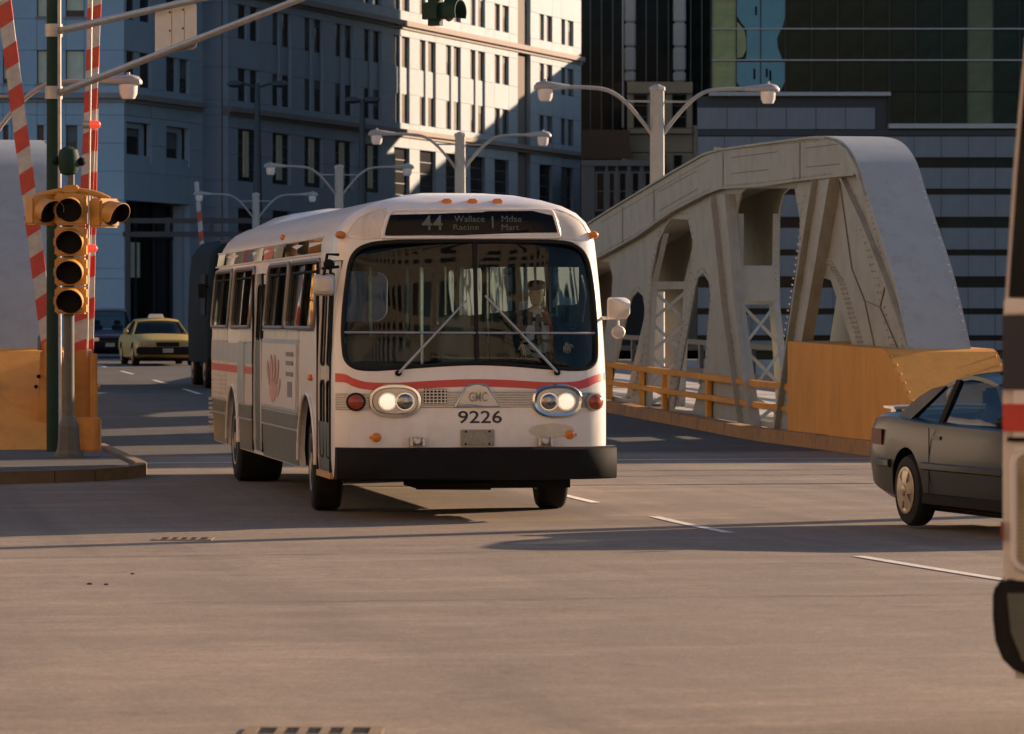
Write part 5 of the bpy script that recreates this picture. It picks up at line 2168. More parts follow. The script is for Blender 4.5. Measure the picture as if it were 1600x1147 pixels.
S_ = FPX / (UB * CT)
for cxp, lit, off in ((617.5, 605, 632), (871, 883.5, 857)):
    cx, cz = bf(cxp, 626.5)
    hb = patch('headlight_bezel', ell(cx, cz, 37.5 / S_ / KX, 22.5 / S_, 28, 2.5), -0.022, 'alu', nx=16, nz=10, thick=0.03)
    bead('bezel_ring', ell(cx, cz, 38.5 / S_ / KX, 23.5 / S_, 32, 2.5), 0.024, -0.016, 'chrome', hb)
    for px, m in ((lit, 'headlight_on'), (off, 'headlight_off')):
        x, z = bf(px, 627.5)
        y = front_y(x, z) - 0.020
        mb = MB()
        mb.lathe([(0.080, 0.0), (0.090, 0.0), (0.093, 0.010), (0.090, 0.018), (0.084, 0.018)], (x, y + 0.002, z), (0, -1, 0), 22)
        hl_ = mb.build('headlight', 'chrome', hb)
        mb = MB()
        mb.lathe([(0.080, 0.010), (0.074, 0.022), (0.05, 0.034), (0.025, 0.040), (0.0, 0.042)], (x, y + 0.002, z), (0, -1, 0), 22)
        mb.build('headlight_lens', m, hl_)
for px in (556, 926.5):
    x, z = bf(px, 628)
    x = max(-1.26, min(1.235, x))
    y = front_y(x, z)
    ax = (0.35 if x > 0 else -0.12, -1, 0)
    mb = MB()
    mb.lathe([(0.088, 0), (0.092, 0.02), (0.086, 0.045), (0.072, 0.045)], (x, y - 0.004, z), ax, 20)
    tl = mb.build('turn_lamp', 'rubber' if px < 600 else 'alu', bus)
    mb = MB()
    mb.lathe([(0.074, 0.03), (0.072, 0.055), (0.05, 0.072), (0.0, 0.08)], (x, y - 0.004, z), ax, 20)
    mb.build('turn_lens', 'turn_red', tl)
# louvre
x0, z0 = bf(662, 631.5)
x1, z1 = bf(698, 607)
vt = patch('vent_grille', [(x0, z0), (x1, z0), (x1, z1), (x0, z1)], -0.012, 'black', nx=6, nz=4)
for i in range(6):
    mb = MB()
    x = x0 + (x1 - x0) * (i + 0.5) / 6
    y = front_y(x, z0)
    mb.box(x - 0.005, x + 0.005, y - 0.022, y - 0.013, z0, z1)
    mb.build('grille_bar', 'alu', vt)
for j in range(5):
    mb = MB()
    z = z0 + (z1 - z0) * (j + 0.5) / 5
    y = front_y((x0 + x1) / 2, z)
    mb.box(x0, x1, y - 0.0255, y - 0.0225, z - 0.006, z + 0.006)
    mb.build('grille_bar', 'alu', vt)
# trapezoid emblem
EM = [bf(*p) for p in ((711, 635), (727, 606), (733, 600.5), (745, 600), (757, 600.5), (763, 606), (780, 635))]
em = patch('emblem', EM, -0.020, 'alu', nx=8, nz=6, thick=0.02)
bead('emblem_rim', EM, 0.008, -0.022, 'chrome', em)
front_text('emblem_letters', 'GMC', 746.5, 620, 15.5, 'emblem_line', em, 0.012, -0.026, 30)
front_text('fleet_number', '9226', 750, 651.5, 20.5, 'print_black', bus, 0.012, -0.005, 72)
# plate, tow eyes, reflectors, washed-out patch
x0, z0 = bf(719.5, 697)
x1, z1 = bf(772, 671)
pl = patch('number_plate', [(x0, z0), (x1, z0), (x1, z1), (x0, z1)], -0.018, 'plate_grey', nx=4, nz=3, thick=0.012)
mb = MB()
for a in (0.15, 0.85):
    for b in (0.12, 0.88):
        x, z = x0 + (x1 - x0) * a, z0 + (z1 - z0) * b
        mb.ball((x, front_y(x, z) - 0.02, z), 0.011, 4)
mb.build('plate_bolt', 'black', pl, kind='stuff')
for px in (651, 851):
    x, z = bf(px, 689)
    y = front_y(x, z)
    mb = MB()
    mb.lathe([(0.03, 0), (0.045, 0.0), (0.045, 0.06), (0.025, 0.07)], (x, y + 0.004, z), (0, -1, 0), 10)
    mb.box(x - 0.07, x - 0.045, y - 0.07, y + 0.01, z - 0.045, z + 0.035)
    mb.box(x + 0.045, x + 0.07, y - 0.07, y + 0.01, z - 0.045, z + 0.035)
    mb.build('tow_eye', 'alu', bus)
for px, py in ((588, 683.5), (890, 679)):
    x, z = bf(px, py)
    y = front_y(x, z)
    mb = MB()
    mb.lathe([(0.046, 0), (0.046, 0.014), (0.036, 0.024), (0, 0.028)], (x, y + 0.003, z), (0, -1, 0), 14)
    mb.box(x - 0.065, x + 0.065, y - 0.006, y + 0.004, z - 0.012, z + 0.012)
    mb.build('reflector', 'amber_lens', bus)
# bumper: a thick black beam that wraps both corners
bx0, bx1, bz0, bz1 = -1.275, 1.36, 0.40, 0.715
rings = []
for i in range(25):
    f = i / 24
    x = bx0 + (bx1 - bx0) * f
    e = min(1.0, abs(x - 0.042) / 1.32)
    y = -0.17 + 0.30 * e ** 7
    rings.append([(x, y, bz0 + 0.02), (x, y - 0.012, (bz0 + bz1) / 2), (x, y, bz1 - 0.02), (x, y + 0.03, bz1), (x, y + 0.22, bz1), (x, y + 0.22, bz0), (x, y + 0.03, bz0)])
mb = MB()
mb.loft(rings, 0, True, True)
bp = mb.build('bumper', 'black', bus, sharp=50)
mb = MB()
for i in range(24):
    a, b = rings[i], rings[i + 1]
    mb.add([Vector(a[3]) + Vector((0, 0.01, 0.004)), Vector(b[3]) + Vector((0, 0.01, 0.004)), Vector(b[4]) + Vector((0, 0, 0.004)), Vector(a[4]) + Vector((0, 0, 0.004))], [(0, 1, 2, 3)])
mb.build('bumper_cap', 'post_steel', bp)
# worn oval on the paint by the right tow eye, dark header inside the glass
x, z = bf(862, 673)
patch('worn_patch', ell(x, z, 0.22, 0.075), -0.003, 'worn_paint', nx=14, nz=8)
mb = MB()
mb.box(-1.13, 1.13, 0.56, 0.60, 2.50, 2.86)
mb.box(-1.14, 1.14, 0.58, 11.4, 2.86, 2.90)
mb.build('header_panel', 'black', bus)
# roof lamps
for px in (698, 738, 777):
    x, z = bf(px, 316)
    y = front_y(x, z)
    mb = MB()
    mb.box(x - 0.045, x + 0.045, y - 0.035, y + 0.05, z - 0.03, z + 0.035)
    mb.build('marker_lamp', 'amber_lens', bus, bevel=0.014)
for px, py, m in ((536, 367, 'amber_lens'), (930, 368, 'amber_lens')):
    x, z = bf(px, py)
    x = max(-1.17, min(1.17, x))
    y = front_y(x, z)
    sx_ = -1 if x < 0 else 1
    mb = MB()
    mb.ball((x + sx_ * 0.03, y - 0.01, z), (0.05, 0.05, 0.04), 6)
    mb.build('marker_lamp', m, bus)
# wipers
for (xa, ya), (xb, yb) in (((622, 583), (727, 470)), ((870, 582), (757, 462))):
    pts = []
    for i in range(9):
        f = i / 8
        x, z = bf(xa + (xb - xa) * f, ya + (yb - ya) * f)
        pts.append((x, front_y(x, z) - 0.035 - 0.02 * math.sin(math.pi * f), z))
    mb = MB()
    mb.tube(pts, [0.014] * 4 + [0.011] * 5, 6)
    w = mb.build('wiper', 'alu', bus)
    mb = MB()
    mb.lathe([(0.03, 0), (0.03, 0.05), (0.015, 0.06)], (pts[0][0], pts[0][1] + 0.05, pts[0][2]), (0, -1, 0), 10)
    mb.build('wiper_pivot', 'black', w)
    mb = MB()
    mb.tube([(p[0], p[1] + 0.012, p[2] - 0.004) for p in pts[3:]], 0.009, 5)
    mb.build('wiper_blade', 'rubber', w)

# --- mirrors
mb = MB()
x, z = bf(513, 446)
zc = z
M = Matrix.Translation((-1.40, 0.10, zc)) @ Matrix.Rotation(R(-12), 4, 'Z')
rings = []
for y, k in ((-0.02, 0.55), (0.0, 0.85), (0.05, 1.0), (0.12, 1.0)):
    rings.append([M @ Vector((a * k, y, b * k)) for a, b in rrect(-0.10, 0.10, -0.105, 0.105, 0.04, 3)])
mb.loft(rings, 0, True, True)
mr_ = mb.build('mirror', 'sign_back', bus)
mb = MB()
mb.add([M @ Vector((a * 0.95, 0.123, b * 0.95)) for a, b in rrect(-0.10, 0.10, -0.105, 0.105, 0.04, 3)], [tuple(range(16))])
mb.build('mirror_glass', 'chrome', mr_)
mb = MB()
mb.tube([(-1.24, 0.28, zc + 0.30), (-1.36, 0.14, zc + 0.30), (-1.40, 0.12, zc + 0.05)], 0.016, 6)
mb.tube([(-1.24, 0.28, zc + 0.18), (-1.40, 0.16, zc + 0.16)], 0.016, 6)
mb.ball((-1.34, 0.16, zc + 0.20), 0.055, 5)
mb.build('mirror_arm', 'black', mr_)
_, zc = bf(962, 482)
M = Matrix.Translation((1.40, 0.24, zc)) @ Matrix.Rotation(R(22), 4, 'Z')
rings = []
for y, k in ((-0.16, 0.25), (-0.10, 0.7), (-0.02, 0.98), (0.06, 1.0)):
    rings.append([M @ Vector((a * k, y, b * k + (1 - k) * 0.03)) for a, b in rrect(-0.09, 0.09, -0.11, 0.11, 0.035, 3)])
mb = MB()
mb.loft(rings, 0, True, True)
mr_ = mb.build('mirror', 'bus_white', bus)
_, z2 = bf(960, 519)
mb = MB()
mb.lathe([(0.0, 0), (0.055, 0.012), (0.068, 0.03), (0.066, 0.04), (0, 0.045)], (1.395, 0.20, z2), (0, 1, 0), 18)
mb.build('round_mirror', 'sign_back', mr_)
mb = MB()
_, z3 = bf(950, 497)
mb.tube([(1.26, 0.38, z3), (1.33, 0.30, z3), (1.42, 0.26, z3 + 0.01)], 0.018, 6)
mb.tube([(1.395, 0.25, z3), (1.395, 0.24, z2 + 0.05)], 0.012, 6)
mb.build('mirror_arm', 'alu', mr_)

# --- flank: windows, doors, lower panels
for (ws, sx_) in ((side_win, -1), (far_win, 1)):
    for y0, y1 in ws:
        xm = sx_ * 1.272
        tilt = lambda z: sx_ * (interp(HW, z) + 0.002)
        ol = rrect(y0, y1, WZ0, WZ1, 0.10, 4, -0.34)
        mb = MB()
        mb.prism(ol, lambda a, b, d: (sx_ * (interp(HW, b) - d), a, b), 0.03, 0.036)
        w = mb.build('window', 'side_glass', bus)
        mb = MB()
        pts = [(tilt(b), a, b) for a, b in ol]
        mb.tube(pts + pts[:2], 0.030, 6, cap=False)
        mb.build('window_rubber', 'emblem_line', w)
        ym = (y0 + y1) / 2
        mb = MB()
        mb.tube([(sx_ * (interp(HW, z) - 0.012), ym - 0.34 * (z - 2.23), z) for z in (WZ0 + 0.02, 2.23, WZ1 - 0.02)], 0.022, 6)
        mb.build('sash', 'rubber', w)
        zc_ = WZ1 - 0.11
        mb = MB()
        mb.tube([(sx_ * (interp(HW, zc_) - 0.012), y, zc_) for y in (y0 - 0.08, y1 - 0.10)], 0.014, 6)
        mb.build('sash', 'rubber', w)
# narrow upper lights
ya, yb = 1.55, 11.9
n = 10
for i in range(n):
    a, b = ya + (yb - ya) * i / n + 0.02, ya + (yb - ya) * (i + 1) / n - 0.02
    mb = MB()
    z0_, z1_ = 2.655, 2.80
    x0_, x1_ = -(interp(HW, z0_) + 0.005), -(interp(HW, z1_) + 0.005)
    mb.add([(x0_, a, z0_), (x0_, b, z0_), (x1_, b, z1_), (x1_, a, z1_)], [(0, 1, 2, 3)])
    mb.add([(x0_ + 0.02, a, z0_), (x0_ + 0.02, b, z0_), (x1_ + 0.02, b, z1_), (x1_ + 0.02, a, z1_)], [(3, 2, 1, 0)])
    ul = mb.build('upper_light', 'upper_glass', bus)
    tw_ = random.Random(40 + i).uniform(-0.02, 0.02)
    for vv_ in ul.data.vertices:
        vv_.co.x -= abs(tw_) * 0.5 + tw_ * (vv_.co.y - (a + b) / 2) / (b - a)
for z in (2.645, 2.815):
    mb = MB()
    x = -(interp(HW, z) + 0.004)
    mb.tube([(x, 1.5, z), (x, 11.95, z)], 0.014, 5)
    mb.build('drip_rail', 'bus_side', bus)


def flank(name, m, y0, y1, z0, z1, d=0.012, bevel=0.004, parent=bus):
    mb = MB()
    ha, hb_ = interp(HW, z0), interp(HW, z1)
    mb.loft([[(-ha + 0.004, y0, z0), (-ha + 0.004, y1, z0), (-ha - d, y1, z0), (-ha - d, y0, z0)], [(-hb_ + 0.004, y0, z1), (-hb_ + 0.004, y1, z1), (-hb_ - d, y1, z1), (-hb_ - d, y0, z1)]], 0, True, False)
    return mb.build(name, m, parent, bevel=bevel)


for k in range(4):                                      # dull cream panels of the flank
    for (y0, y1) in ((1.42, 1.48), (2.95, 6.22), (7.28, 8.72), (10.16, 12.0)):
        z0, z1 = 0.98 + 0.22 * k, 0.98 + 0.22 * (k + 1) - 0.006
        if y1 - y0 > 0.1:
            flank('flank_panel', 'bus_side', y0, y1, z0, z1, 0.006, 0.002)
for (y0, y1) in ((2.96, 6.22), (7.28, 8.72), (10.16, 11.8)):
    flank('skirt_panel', 'bus_skirt', y0, y1, 0.43, 0.80, 0.010)
    flank('skirt_panel', 'bus_skirt', y0, y1, 0.808, 0.965, 0.014)
for z in (0.803, 0.972, 1.71, 1.86):
    hx = interp(HW, z)
    for a, b in ((2.96, 6.22), (7.28, 8.72), (10.14, 11.9)):
        mb = MB()
        mb.box(-hx - 0.022, -hx + 0.002, a, b, z - 0.009, z + 0.009)
        mb.build('rub_rail', 'alu', bus)
for a, b in ((7.28, 11.95),):
    flank('alu_band', 'alu', a, b, 1.46, 1.69, 0.016)
    flank('waist_stripe', 'bus_red', a, b, 1.33, 1.42, 0.009)
# ribs on the rear quarter
for k in range(6):
    flank('flank_rib', 'bus_side', 10.2, 11.9, 0.995 + 0.055 * k, 1.03 + 0.055 * k, 0.018)
flank('grille_panel', 'alu', 8.05, 8.70, 0.99, 1.70, 0.03)
# advertisement
ya0, za0 = bs(468, 540)
flank('advert_board', 'alu', 2.92, 6.20, 0.985, 1.76, 0.020)
ad = flank('advert', 'ad_paper', 2.98, 6.14, 1.02, 1.71, 0.028)


def adq(name, m, pts, d=0.031):
    mb = MB()
    mb.prism([(2.98 + 3.16 * (1 - a), 1.02 + 0.69 * b) for a, b in pts], lambda p, q, e: (-1.3 - e, p, q), 0.0284, d)
    return mb.build(name, m, ad)


for k, z in enumerate((0.86, 0.72, 0.55)):
    adq('print_block', 'ad_ink', [(0.74, z - 0.045), (0.93, z - 0.045), (0.93, z + 0.02), (0.74, z + 0.02)])
adq('print_block', 'ad_ink', [(0.78, 0.18), (0.90, 0.18), (0.90, 0.42), (0.78, 0.42)])
for cx_, cy_, rx_, ry_, tl in ((0.36, 0.26, 0.10, 0.20, 0.1), (0.22, 0.52, 0.035, 0.20, -0.35), (0.31, 0.60, 0.035, 0.22, -0.12), (0.40, 0.60, 0.035, 0.22, 0.05), (0.49, 0.55, 0.033, 0.20, 0.25), (0.53, 0.30, 0.035, 0.15, 0.6)):
    adq('hand_print', 'ad_skin', [(cx_ + rx_ * math.cos(a) + tl * ry_ * math.sin(a) * 0.5, cy_ + ry_ * math.sin(a)) for a in [2 * math.pi * i / 16 for i in range(16)]], 0.0305 + 0.0004 * len(bus.children) % 0.001)
# front door: two folding leaves with tall panes
for (y0, y1), top, nm in zip(DOORS, (2.56, 2.5), ('front_door', 'rear_door')):
    w = (y1 - y0) / 2
    for k in range(2):
        a, b = y0 + k * w + 0.012, y0 + (k + 1) * w - 0.012
        P = lambda p, q, e: (-interp(HW, q) + 0.02 + e, p, q)
        u0_, l0, l1 = (1.52, 0.60, 1.36) if nm == 'front_door' else (1.75, 0.7, 0.75)
        mb = MB()
        hs_ = [rrect(a + 0.10, b - 0.10, u0_, top - 0.13, 0.06, 3)]
        if nm == 'front_door':
            hs_.append(rrect(a + 0.10, b - 0.10, l0, l1, 0.06, 3))
        mb.prism([(a, 0.47), (b, 0.47), (b, 1.0), (b, 1.6), (b, top - 0.01), (a, top - 0.01), (a, 1.6), (a, 1.0)], P, 0.0, 0.04, 0, hs_)
        dr = mb.build('door_leaf', 'bus_skirt' if nm == 'rear_door' and k == 1 else 'bus_side', bus)
        for h in hs_:
            mb = MB()
            mb.prism(h, P, 0.018, 0.024)
            mb.build('door_pane', 'side_glass', dr)
            mb = MB()
            pts = [P(p, q, -0.004) for p, q in h]
            mb.tube(pts + pts[:2], 0.012, 5, cap=False)
            mb.build('pane_rubber', 'rubber', dr)
    mb = MB()
    mb.box(-1.312, -1.285, y0 - 0.02, y0 - 0.002, 0.46, top)
    mb.box(-1.312, -1.285, y1 + 0.002, y1 + 0.02, 0.46, top)
    mb.build('door_post', 'rubber', bus)
mb = MB()
mb.box(-1.31, -0.95, 0.36, 1.40, 0.40, 0.455)
mb.build('step_edge', 'signal_yellow', bus)
flank('step_skirt', 'bus_skirt', 0.405, 1.355, 0.47, 0.95, -0.012, 0.0)
# small side lamps
for px, py in ((487, 590), (427, 371)):
    y, z = bs(px, py)
    hx = interp(HW, z)
    mb = MB()
    mb.ball((-hx - 0.015, y, z), (0.03, 0.05, 0.035), 5)
    mb.build('marker_lamp', 'amber_lens', bus)
# rear roof hump and rear corner grille
mb = MB()
rings = []
for y, k, h in ((8.7, 0.75, 0.0), (8.95, 0.95, 0.10), (9.4, 1.0, 0.15), (11.2, 1.0, 0.15), (11.7, 0.9, 0.05), (11.85, 0.8, 0.0)):
    rings.append([(x * 1.02 * k, y, 3.195 - 0.19 * x * x + h * (1 - x ** 6) + (0.0)) for x in (-1, -0.9, -0.6, -0.2, 0.2, 0.6, 0.9, 1)] + [(0.9 * k, y, 2.9), (-0.9 * k, y, 2.9)])
mb.loft(rings, 0, True, True)
mb.build('roof_pod', 'bus_white', bus)
for k in range(8):
    mb = MB()
    mb.box(-1.325, -1.20, 11.96, 12.18, 0.52 + 0.06 * k, 0.55 + 0.06 * k)
    mb.build('corner_louvre', 'alu', bus)
# underside
mb = MB()
mb.box(-1.22, 1.22, 0.25, 11.9, 0.44, 0.855)
mb.box(-0.5, 0.95, 0.3, 1.2, 0.30, 0.439)
mb.box(-0.6, 0.6, 3.2, 8.4, 0.27, 0.439)
mb.tube([(-0.5, 0.35, 0.36), (0.2, 0.35, 0.35)], 0.07, 8)
mb.build('underbody', 'black', bus)


def wheel(parent, c, r, w, turn=0.0, hub='rim', n=32, tread='rubber'):
    M = Matrix.Translation(c) @ Matrix.Rotation(turn, 4, 'Z')
    mb = MB()
    prof = [(r * 0.58, -w / 2 + 0.01), (r * 0.75, -w / 2 - 0.005), (r * 0.93, -w / 2 + 0.01), (r * 0.99, -w / 2 + 0.04), (r, -w / 4), (r, w / 4), (r * 0.99, w / 2 - 0.04), (r * 0.93, w / 2 - 0.01), (r * 0.75, w / 2 + 0.005), (r * 0.58, w / 2 - 0.01)]
    mb.lathe([(a, b) for a, b in prof], (0, 0, 0), (1, 0, 0), n)
    mb.v = [tuple(M @ Vector(p)) for p in mb.v]
    t = mb.build('wheel', tread, parent)
    mb = MB()
    mb.lathe([(0.0, -w / 2 - 0.002), (r * 0.2, -w / 2 - 0.0), (r * 0.24, -w / 2 + 0.04), (r * 0.5, -w / 2 + 0.06), (r * 0.56, -w / 2 + 0.0), (r * 0.6, -w / 2 + 0.0), (r * 0.6, w / 2), (r * 0.56, w / 2), (r * 0.5, w / 2 - 0.06), (r * 0.24, w / 2 - 0.04), (r * 0.2, w / 2 + 0.0), (0, w / 2 + 0.002)], (0, 0, 0), (1, 0, 0), n)
    mb.v = [tuple(M @ Vector(p)) for p in mb.v]
    mb.build('rim', hub, t)
    return t


for x in (-1.12, 1.10):
    wheel(bus, (x, 2.2, 0.50), 0.50, 0.29, R(-4))
for x in (-1.02, 1.02):
    wheel(bus, (x, 9.44, 0.50), 0.50, 0.52)
for yw, r in ((2.2, 0.71), (9.44, 0.67)):
    mb = MB()
    pts = [(-1.306, yw + r * math.cos(a), 0.5 + r * math.sin(a)) for a in [math.pi * i / 20 for i in range(21)]]
    mb.tube(pts, 0.022, 6)
    mb.build('wheel_arch', 'bus_side', bus)
# --- inside
mb = MB()
mb.box(-1.2, 1.2, 0.42, 11.7, 0.862, 0.875)
mb.build('floor', 'black', bus)
for i in range(9):
    y = 3.2 + i * 0.9
    for xs in ((-1.15, -0.35), (0.35, 1.15)):
        if xs[0] < 0 and 6.1 < y < 7.4:
            continue
        mb = MB()
        mb.box(xs[0], xs[1], y, y + 0.42, 1.24, 1.32)
        mb.box(xs[0], xs[1], y + 0.40, y + 0.48, 1.24, 1.78)
        mb.build('passenger_seat', 'seat_green', bus, bevel=0.03)
for x, y in ((-0.30, 1.35), (-0.12, 2.6), (0.30, 2.7), (-0.30, 5.0), (0.30, 6.5), (-0.30, 8.0), (0.02, 1.9), (0.40, 1.7)):
    mb = MB()
    mb.tube([(x, y, 0.88), (x, y, 3.05)], 0.018, 8)
    mb.build('stanchion', 'chrome', bus)
for x in (-0.62, 0.62):
    mb = MB()
    mb.tube([(x, 1.6, 2.72), (x, 11.2, 2.72)], 0.018, 8)
    mb.build('grab_rail', 'chrome', bus)
for x0, x1, y, z0, z1 in ((0.30, 1.2, 1.72, 0.9, 1.95), (-1.2, -0.3, 1.55, 0.9, 1.75)):
    mb = MB()
    mb.box(x0, x1, y, y + 0.03, z0, z1)
    mb.build('modesty_panel', 'bus_inside', bus)
mb = MB()
mb.box(-1.12, 1.12, 0.36, 0.62, 1.18, 1.42)
mb.box(0.25, 1.15, 0.62, 0.85, 1.10, 1.50)
mb.build('dashboard', 'black', bus, bevel=0.04)
mb = MB()
mb.box(-0.22, 0.08, 0.62, 0.88, 0.88, 1.86)
mb.box(-0.20, 0.06, 0.64, 0.86, 1.861, 2.02)
mb.build('farebox', 'post_steel', bus, bevel=0.02)
mb = MB()
mb.box(0.05, 0.18, 0.50, 0.56, 1.44, 1.52)
mb.build('notice_card', 'bus_white', bus)
mb = MB()
c = Vector((0.80, 0.80, 1.62))
nrm = Vector((0, -0.55, 0.85)).normalized()
e1 = Vector((1, 0, 0))
e2 = nrm.cross(e1)
pts = [c + e1 * 0.26 * math.cos(a) + e2 * 0.26 * math.sin(a) for a in [2 * math.pi * i / 24 for i in range(26)]]
mb.tube(pts, 0.017, 6, cap=False)
for a in (0.5, 2.6, 4.7):
    mb.tube([c, c + e1 * 0.26 * math.cos(a) + e2 * 0.26 * math.sin(a)], 0.012, 6)
mb.tube([c, c - nrm * 0.5], 0.035, 8)
mb.build('steering_wheel', 'black', bus)
mb = MB()
mb.box(0.55, 1.05, 1.12, 1.58, 1.30, 1.42)
mb.box(0.55, 1.05, 1.55, 1.65, 1.30, 2.05)
mb.build('driver_seat', 'seat_green', bus, bevel=0.04)
mb = MB()
mb.tube(smooth_poly([(1.12, 0.55, 1.95), (1.14, 0.5, 2.2), (1.10, 0.52, 2.42)], 4, False), 0.015, 6)
mb.build('sun_visor_arm', 'chrome', bus)
# ------------------------------------------------------------------ people
def skinned(joints, edges, mats_of_edge, matnames, sub=2, name='body'):
    """joints: name -> (x, y, z, r); one continuous skin mesh; face material from the nearest bone"""
    names = list(joints)
    idx = {n: i for i, n in enumerate(names)}
    me = bpy.data.meshes.new(name)
    me.from_pydata([joints[n][:3] for n in names], [(idx[a], idx[b]) for a, b in edges], [])
    o = bpy.data.objects.new(name, me)
    COL.objects.link(o)
    o.modifiers.new('skin', 'SKIN')
    roots = {names[0]}
    touched = {b for a, b in edges}
    for a, b in edges:
        if a not in touched:
            roots.add(a)
    for n in names:
        sv = me.skin_vertices[0].data[idx[n]]
        r = joints[n][3]
        sv.radius = r if isinstance(r, tuple) else (r, r)
        sv.use_root = n in roots
    s = o.modifiers.new('sub', 'SUBSURF')
    s.levels = s.render_levels = sub
    m2 = evalmesh(o)
    bpy.data.objects.remove(o)
    segs = [(Vector(joints[a][:3]), Vector(joints[b][:3]), mats_of_edge.get((a, b), 0)) for a, b in edges]
    m2.materials.clear()
    for mn in matnames:
        m2.materials.append(MATS[mn])
    for p in m2.polygons:
        c = p.center
        best, bi = 1e9, 0
        for a, b, mi in segs:
            d = b - a
            t = max(0, min(1, (c - a).dot(d) / max(1e-9, d.length_squared)))
            q = (c - (a + d * t)).length
            if q < best:
                best, bi = q, mi
        p.material_index = bi
        p.use_smooth = True
    m2.name = name
    return m2


def head_parts(parent, c, s, cap=None, hair='black', turn=0.0):
    """head centred at c facing -y turned by TURN; s = head height"""
    M = Matrix.Translation(c) @ Matrix.Rotation(turn, 4, 'Z')
    prof = [(-0.50, 0.16, 0.20, -0.10), (-0.44, 0.22, 0.27, -0.08), (-0.30, 0.27, 0.34, -0.04), (-0.12, 0.31, 0.38, -0.02), (0.06, 0.335, 0.42, 0.0), (0.22, 0.335, 0.43, 0.01), (0.36, 0.28, 0.36, 0.02), (0.46, 0.17, 0.22, 0.02), (0.50, 0.05, 0.06, 0.02)]
    mb = MB()
    rings = []
    for z, rx, ry, cy in prof:
        rings.append([M @ Vector((rx * s * math.sin(a), cy * s - ry * s * math.cos(a) * (1.0 if math.cos(a) > 0 else 1.05), z * s)) for a in [2 * math.pi * k / 16 for k in range(16)]])
    mb.loft(rings)
    # nose, brow, ears
    mb.loft([[M @ Vector((x * s, y * s, z * s)) for x, y, z in q] for q in ([(-0.03, -0.40, 0.08), (0.03, -0.40, 0.08), (0.03, -0.36, 0.08), (-0.03, -0.36, 0.08)], [(-0.055, -0.50, -0.10), (0.055, -0.50, -0.10), (0.07, -0.34, -0.10), (-0.07, -0.34, -0.10)], [(-0.04, -0.42, -0.14), (0.04, -0.42, -0.14), (0.05, -0.32, -0.14), (-0.05, -0.32, -0.14)])], 0, True, True)
    for sd in (-1, 1):
        p = M @ Vector((sd * 0.34 * s, 0.03 * s, -0.02 * s))
        mb.ball(tuple(p), (0.035 * s, 0.07 * s, 0.11 * s), 5)
    h = mb.build('head', 'skin', parent)
    for sd in (-1, 1):
        mb = MB()
        mb.ball(tuple(M @ Vector((sd * 0.14 * s, -0.37 * s, 0.03 * s))), 0.035 * s, 5)
        mb.build('eye', 'black', h)
    mb = MB()
    mb.ball(tuple(M @ Vector((0, -0.36 * s, -0.26 * s))), (0.09 * s, 0.035 * s, 0.02 * s), 5)
    mb.build('mouth', 'turn_red', h)
    mb = MB()
    rings = []
    for z, rx, ry, cy in prof[3:]:
        rings.append([M @ Vector(((rx + 0.02) * s * math.sin(a), cy * s + (ry + 0.03) * s * (-math.cos(a)) * (0.9 if math.cos(a) > 0 else 1.08) + (0.0 if z > 0.3 else 0.12 * s), z * s + 0.02 * s)) for a in [2 * math.pi * k / 16 for k in range(16)]])
    mb.loft(rings)
    mb.build('hair', hair, h)
    if cap:
        mb = MB()
        rings = []
        for z, k in ((0.20, 1.08), (0.30, 1.13), (0.42, 1.15), (0.52, 1.0), (0.57, 0.6), (0.585, 0.1)):
            rings.append([M @ Vector((0.34 * k * s * math.sin(a), 0.01 * s - 0.42 * k * s * math.cos(a), z * s)) for a in [2 * math.pi * k_ / 18 for k_ in range(18)]])
        mb.loft(rings)
        mb.loft([[M @ Vector((x * s, y * s, z * s)) for x, y, z in q] for q in ([(-0.30, -0.34, 0.23), (0.30, -0.34, 0.23), (0.30, -0.34, 0.20), (-0.30, -0.34, 0.20)], [(-0.26, -0.52, 0.18), (0.26, -0.52, 0.18), (0.26, -0.52, 0.155), (-0.26, -0.52, 0.155)], [(-0.12, -0.62, 0.14), (0.12, -0.62, 0.14), (0.12, -0.62, 0.12), (-0.12, -0.62, 0.12)])], 0, True, False)
        mb.build('cap', cap, h)
    return h


def hand_joints(J, E, EM, pre, wrist, tip_dir, curl, spread, s=1.0, mi=2):
    """palm and five separate fingers as extra chains"""
    w = Vector(wrist)
    f = Vector(tip_dir).normalized()
    c = Vector(curl).normalized()
    sp = Vector(spread).normalized()
    pl = w + f * 0.075 * s
    J[pre + 'palm'] = (*(w + f * 0.06 * s), (0.040 * s, 0.020 * s))
    for k, (o, L) in enumerate(((-0.032, 0.070), (-0.011, 0.078), (0.011, 0.074), (0.031, 0.060))):
        a = w + f * 0.065 * s + sp * o * s
        b = a + f * L * 0.55 * s + c * 0.010 * s
        d = b + (f * 0.45 + c * 0.9).normalized() * L * 0.5 * s
        e = d + (c - f * 0.35).normalized() * L * 0.4 * s
        for nm, p, r in zip('abcd', (a, b, d, e), (0.010, 0.010, 0.009, 0.008)):
            J[f'{pre}f{k}{nm}'] = (*p, r * s)
        for q, r_ in (('a', 'b'), ('b', 'c'), ('c', 'd')):
            E.append((f'{pre}f{k}{q}', f'{pre}f{k}{r_}'))
            EM[E[-1]] = mi
    a = w + f * 0.03 * s - sp * 0.022 * s
    b = a + (f * 0.6 - sp * 0.8).normalized() * 0.035 * s
    d = b + (f * 0.7 - sp * 0.2 + c * 0.6).normalized() * 0.035 * s
    for nm, p, r in zip('abc', (a, b, d), (0.012, 0.011, 0.009)):
        J[f'{pre}t{nm}'] = (*p, r * s)
    for q, r_ in (('a', 'b'), ('b', 'c')):
        E.append((f'{pre}t{q}', f'{pre}t{r_}'))
        EM[E[-1]] = mi


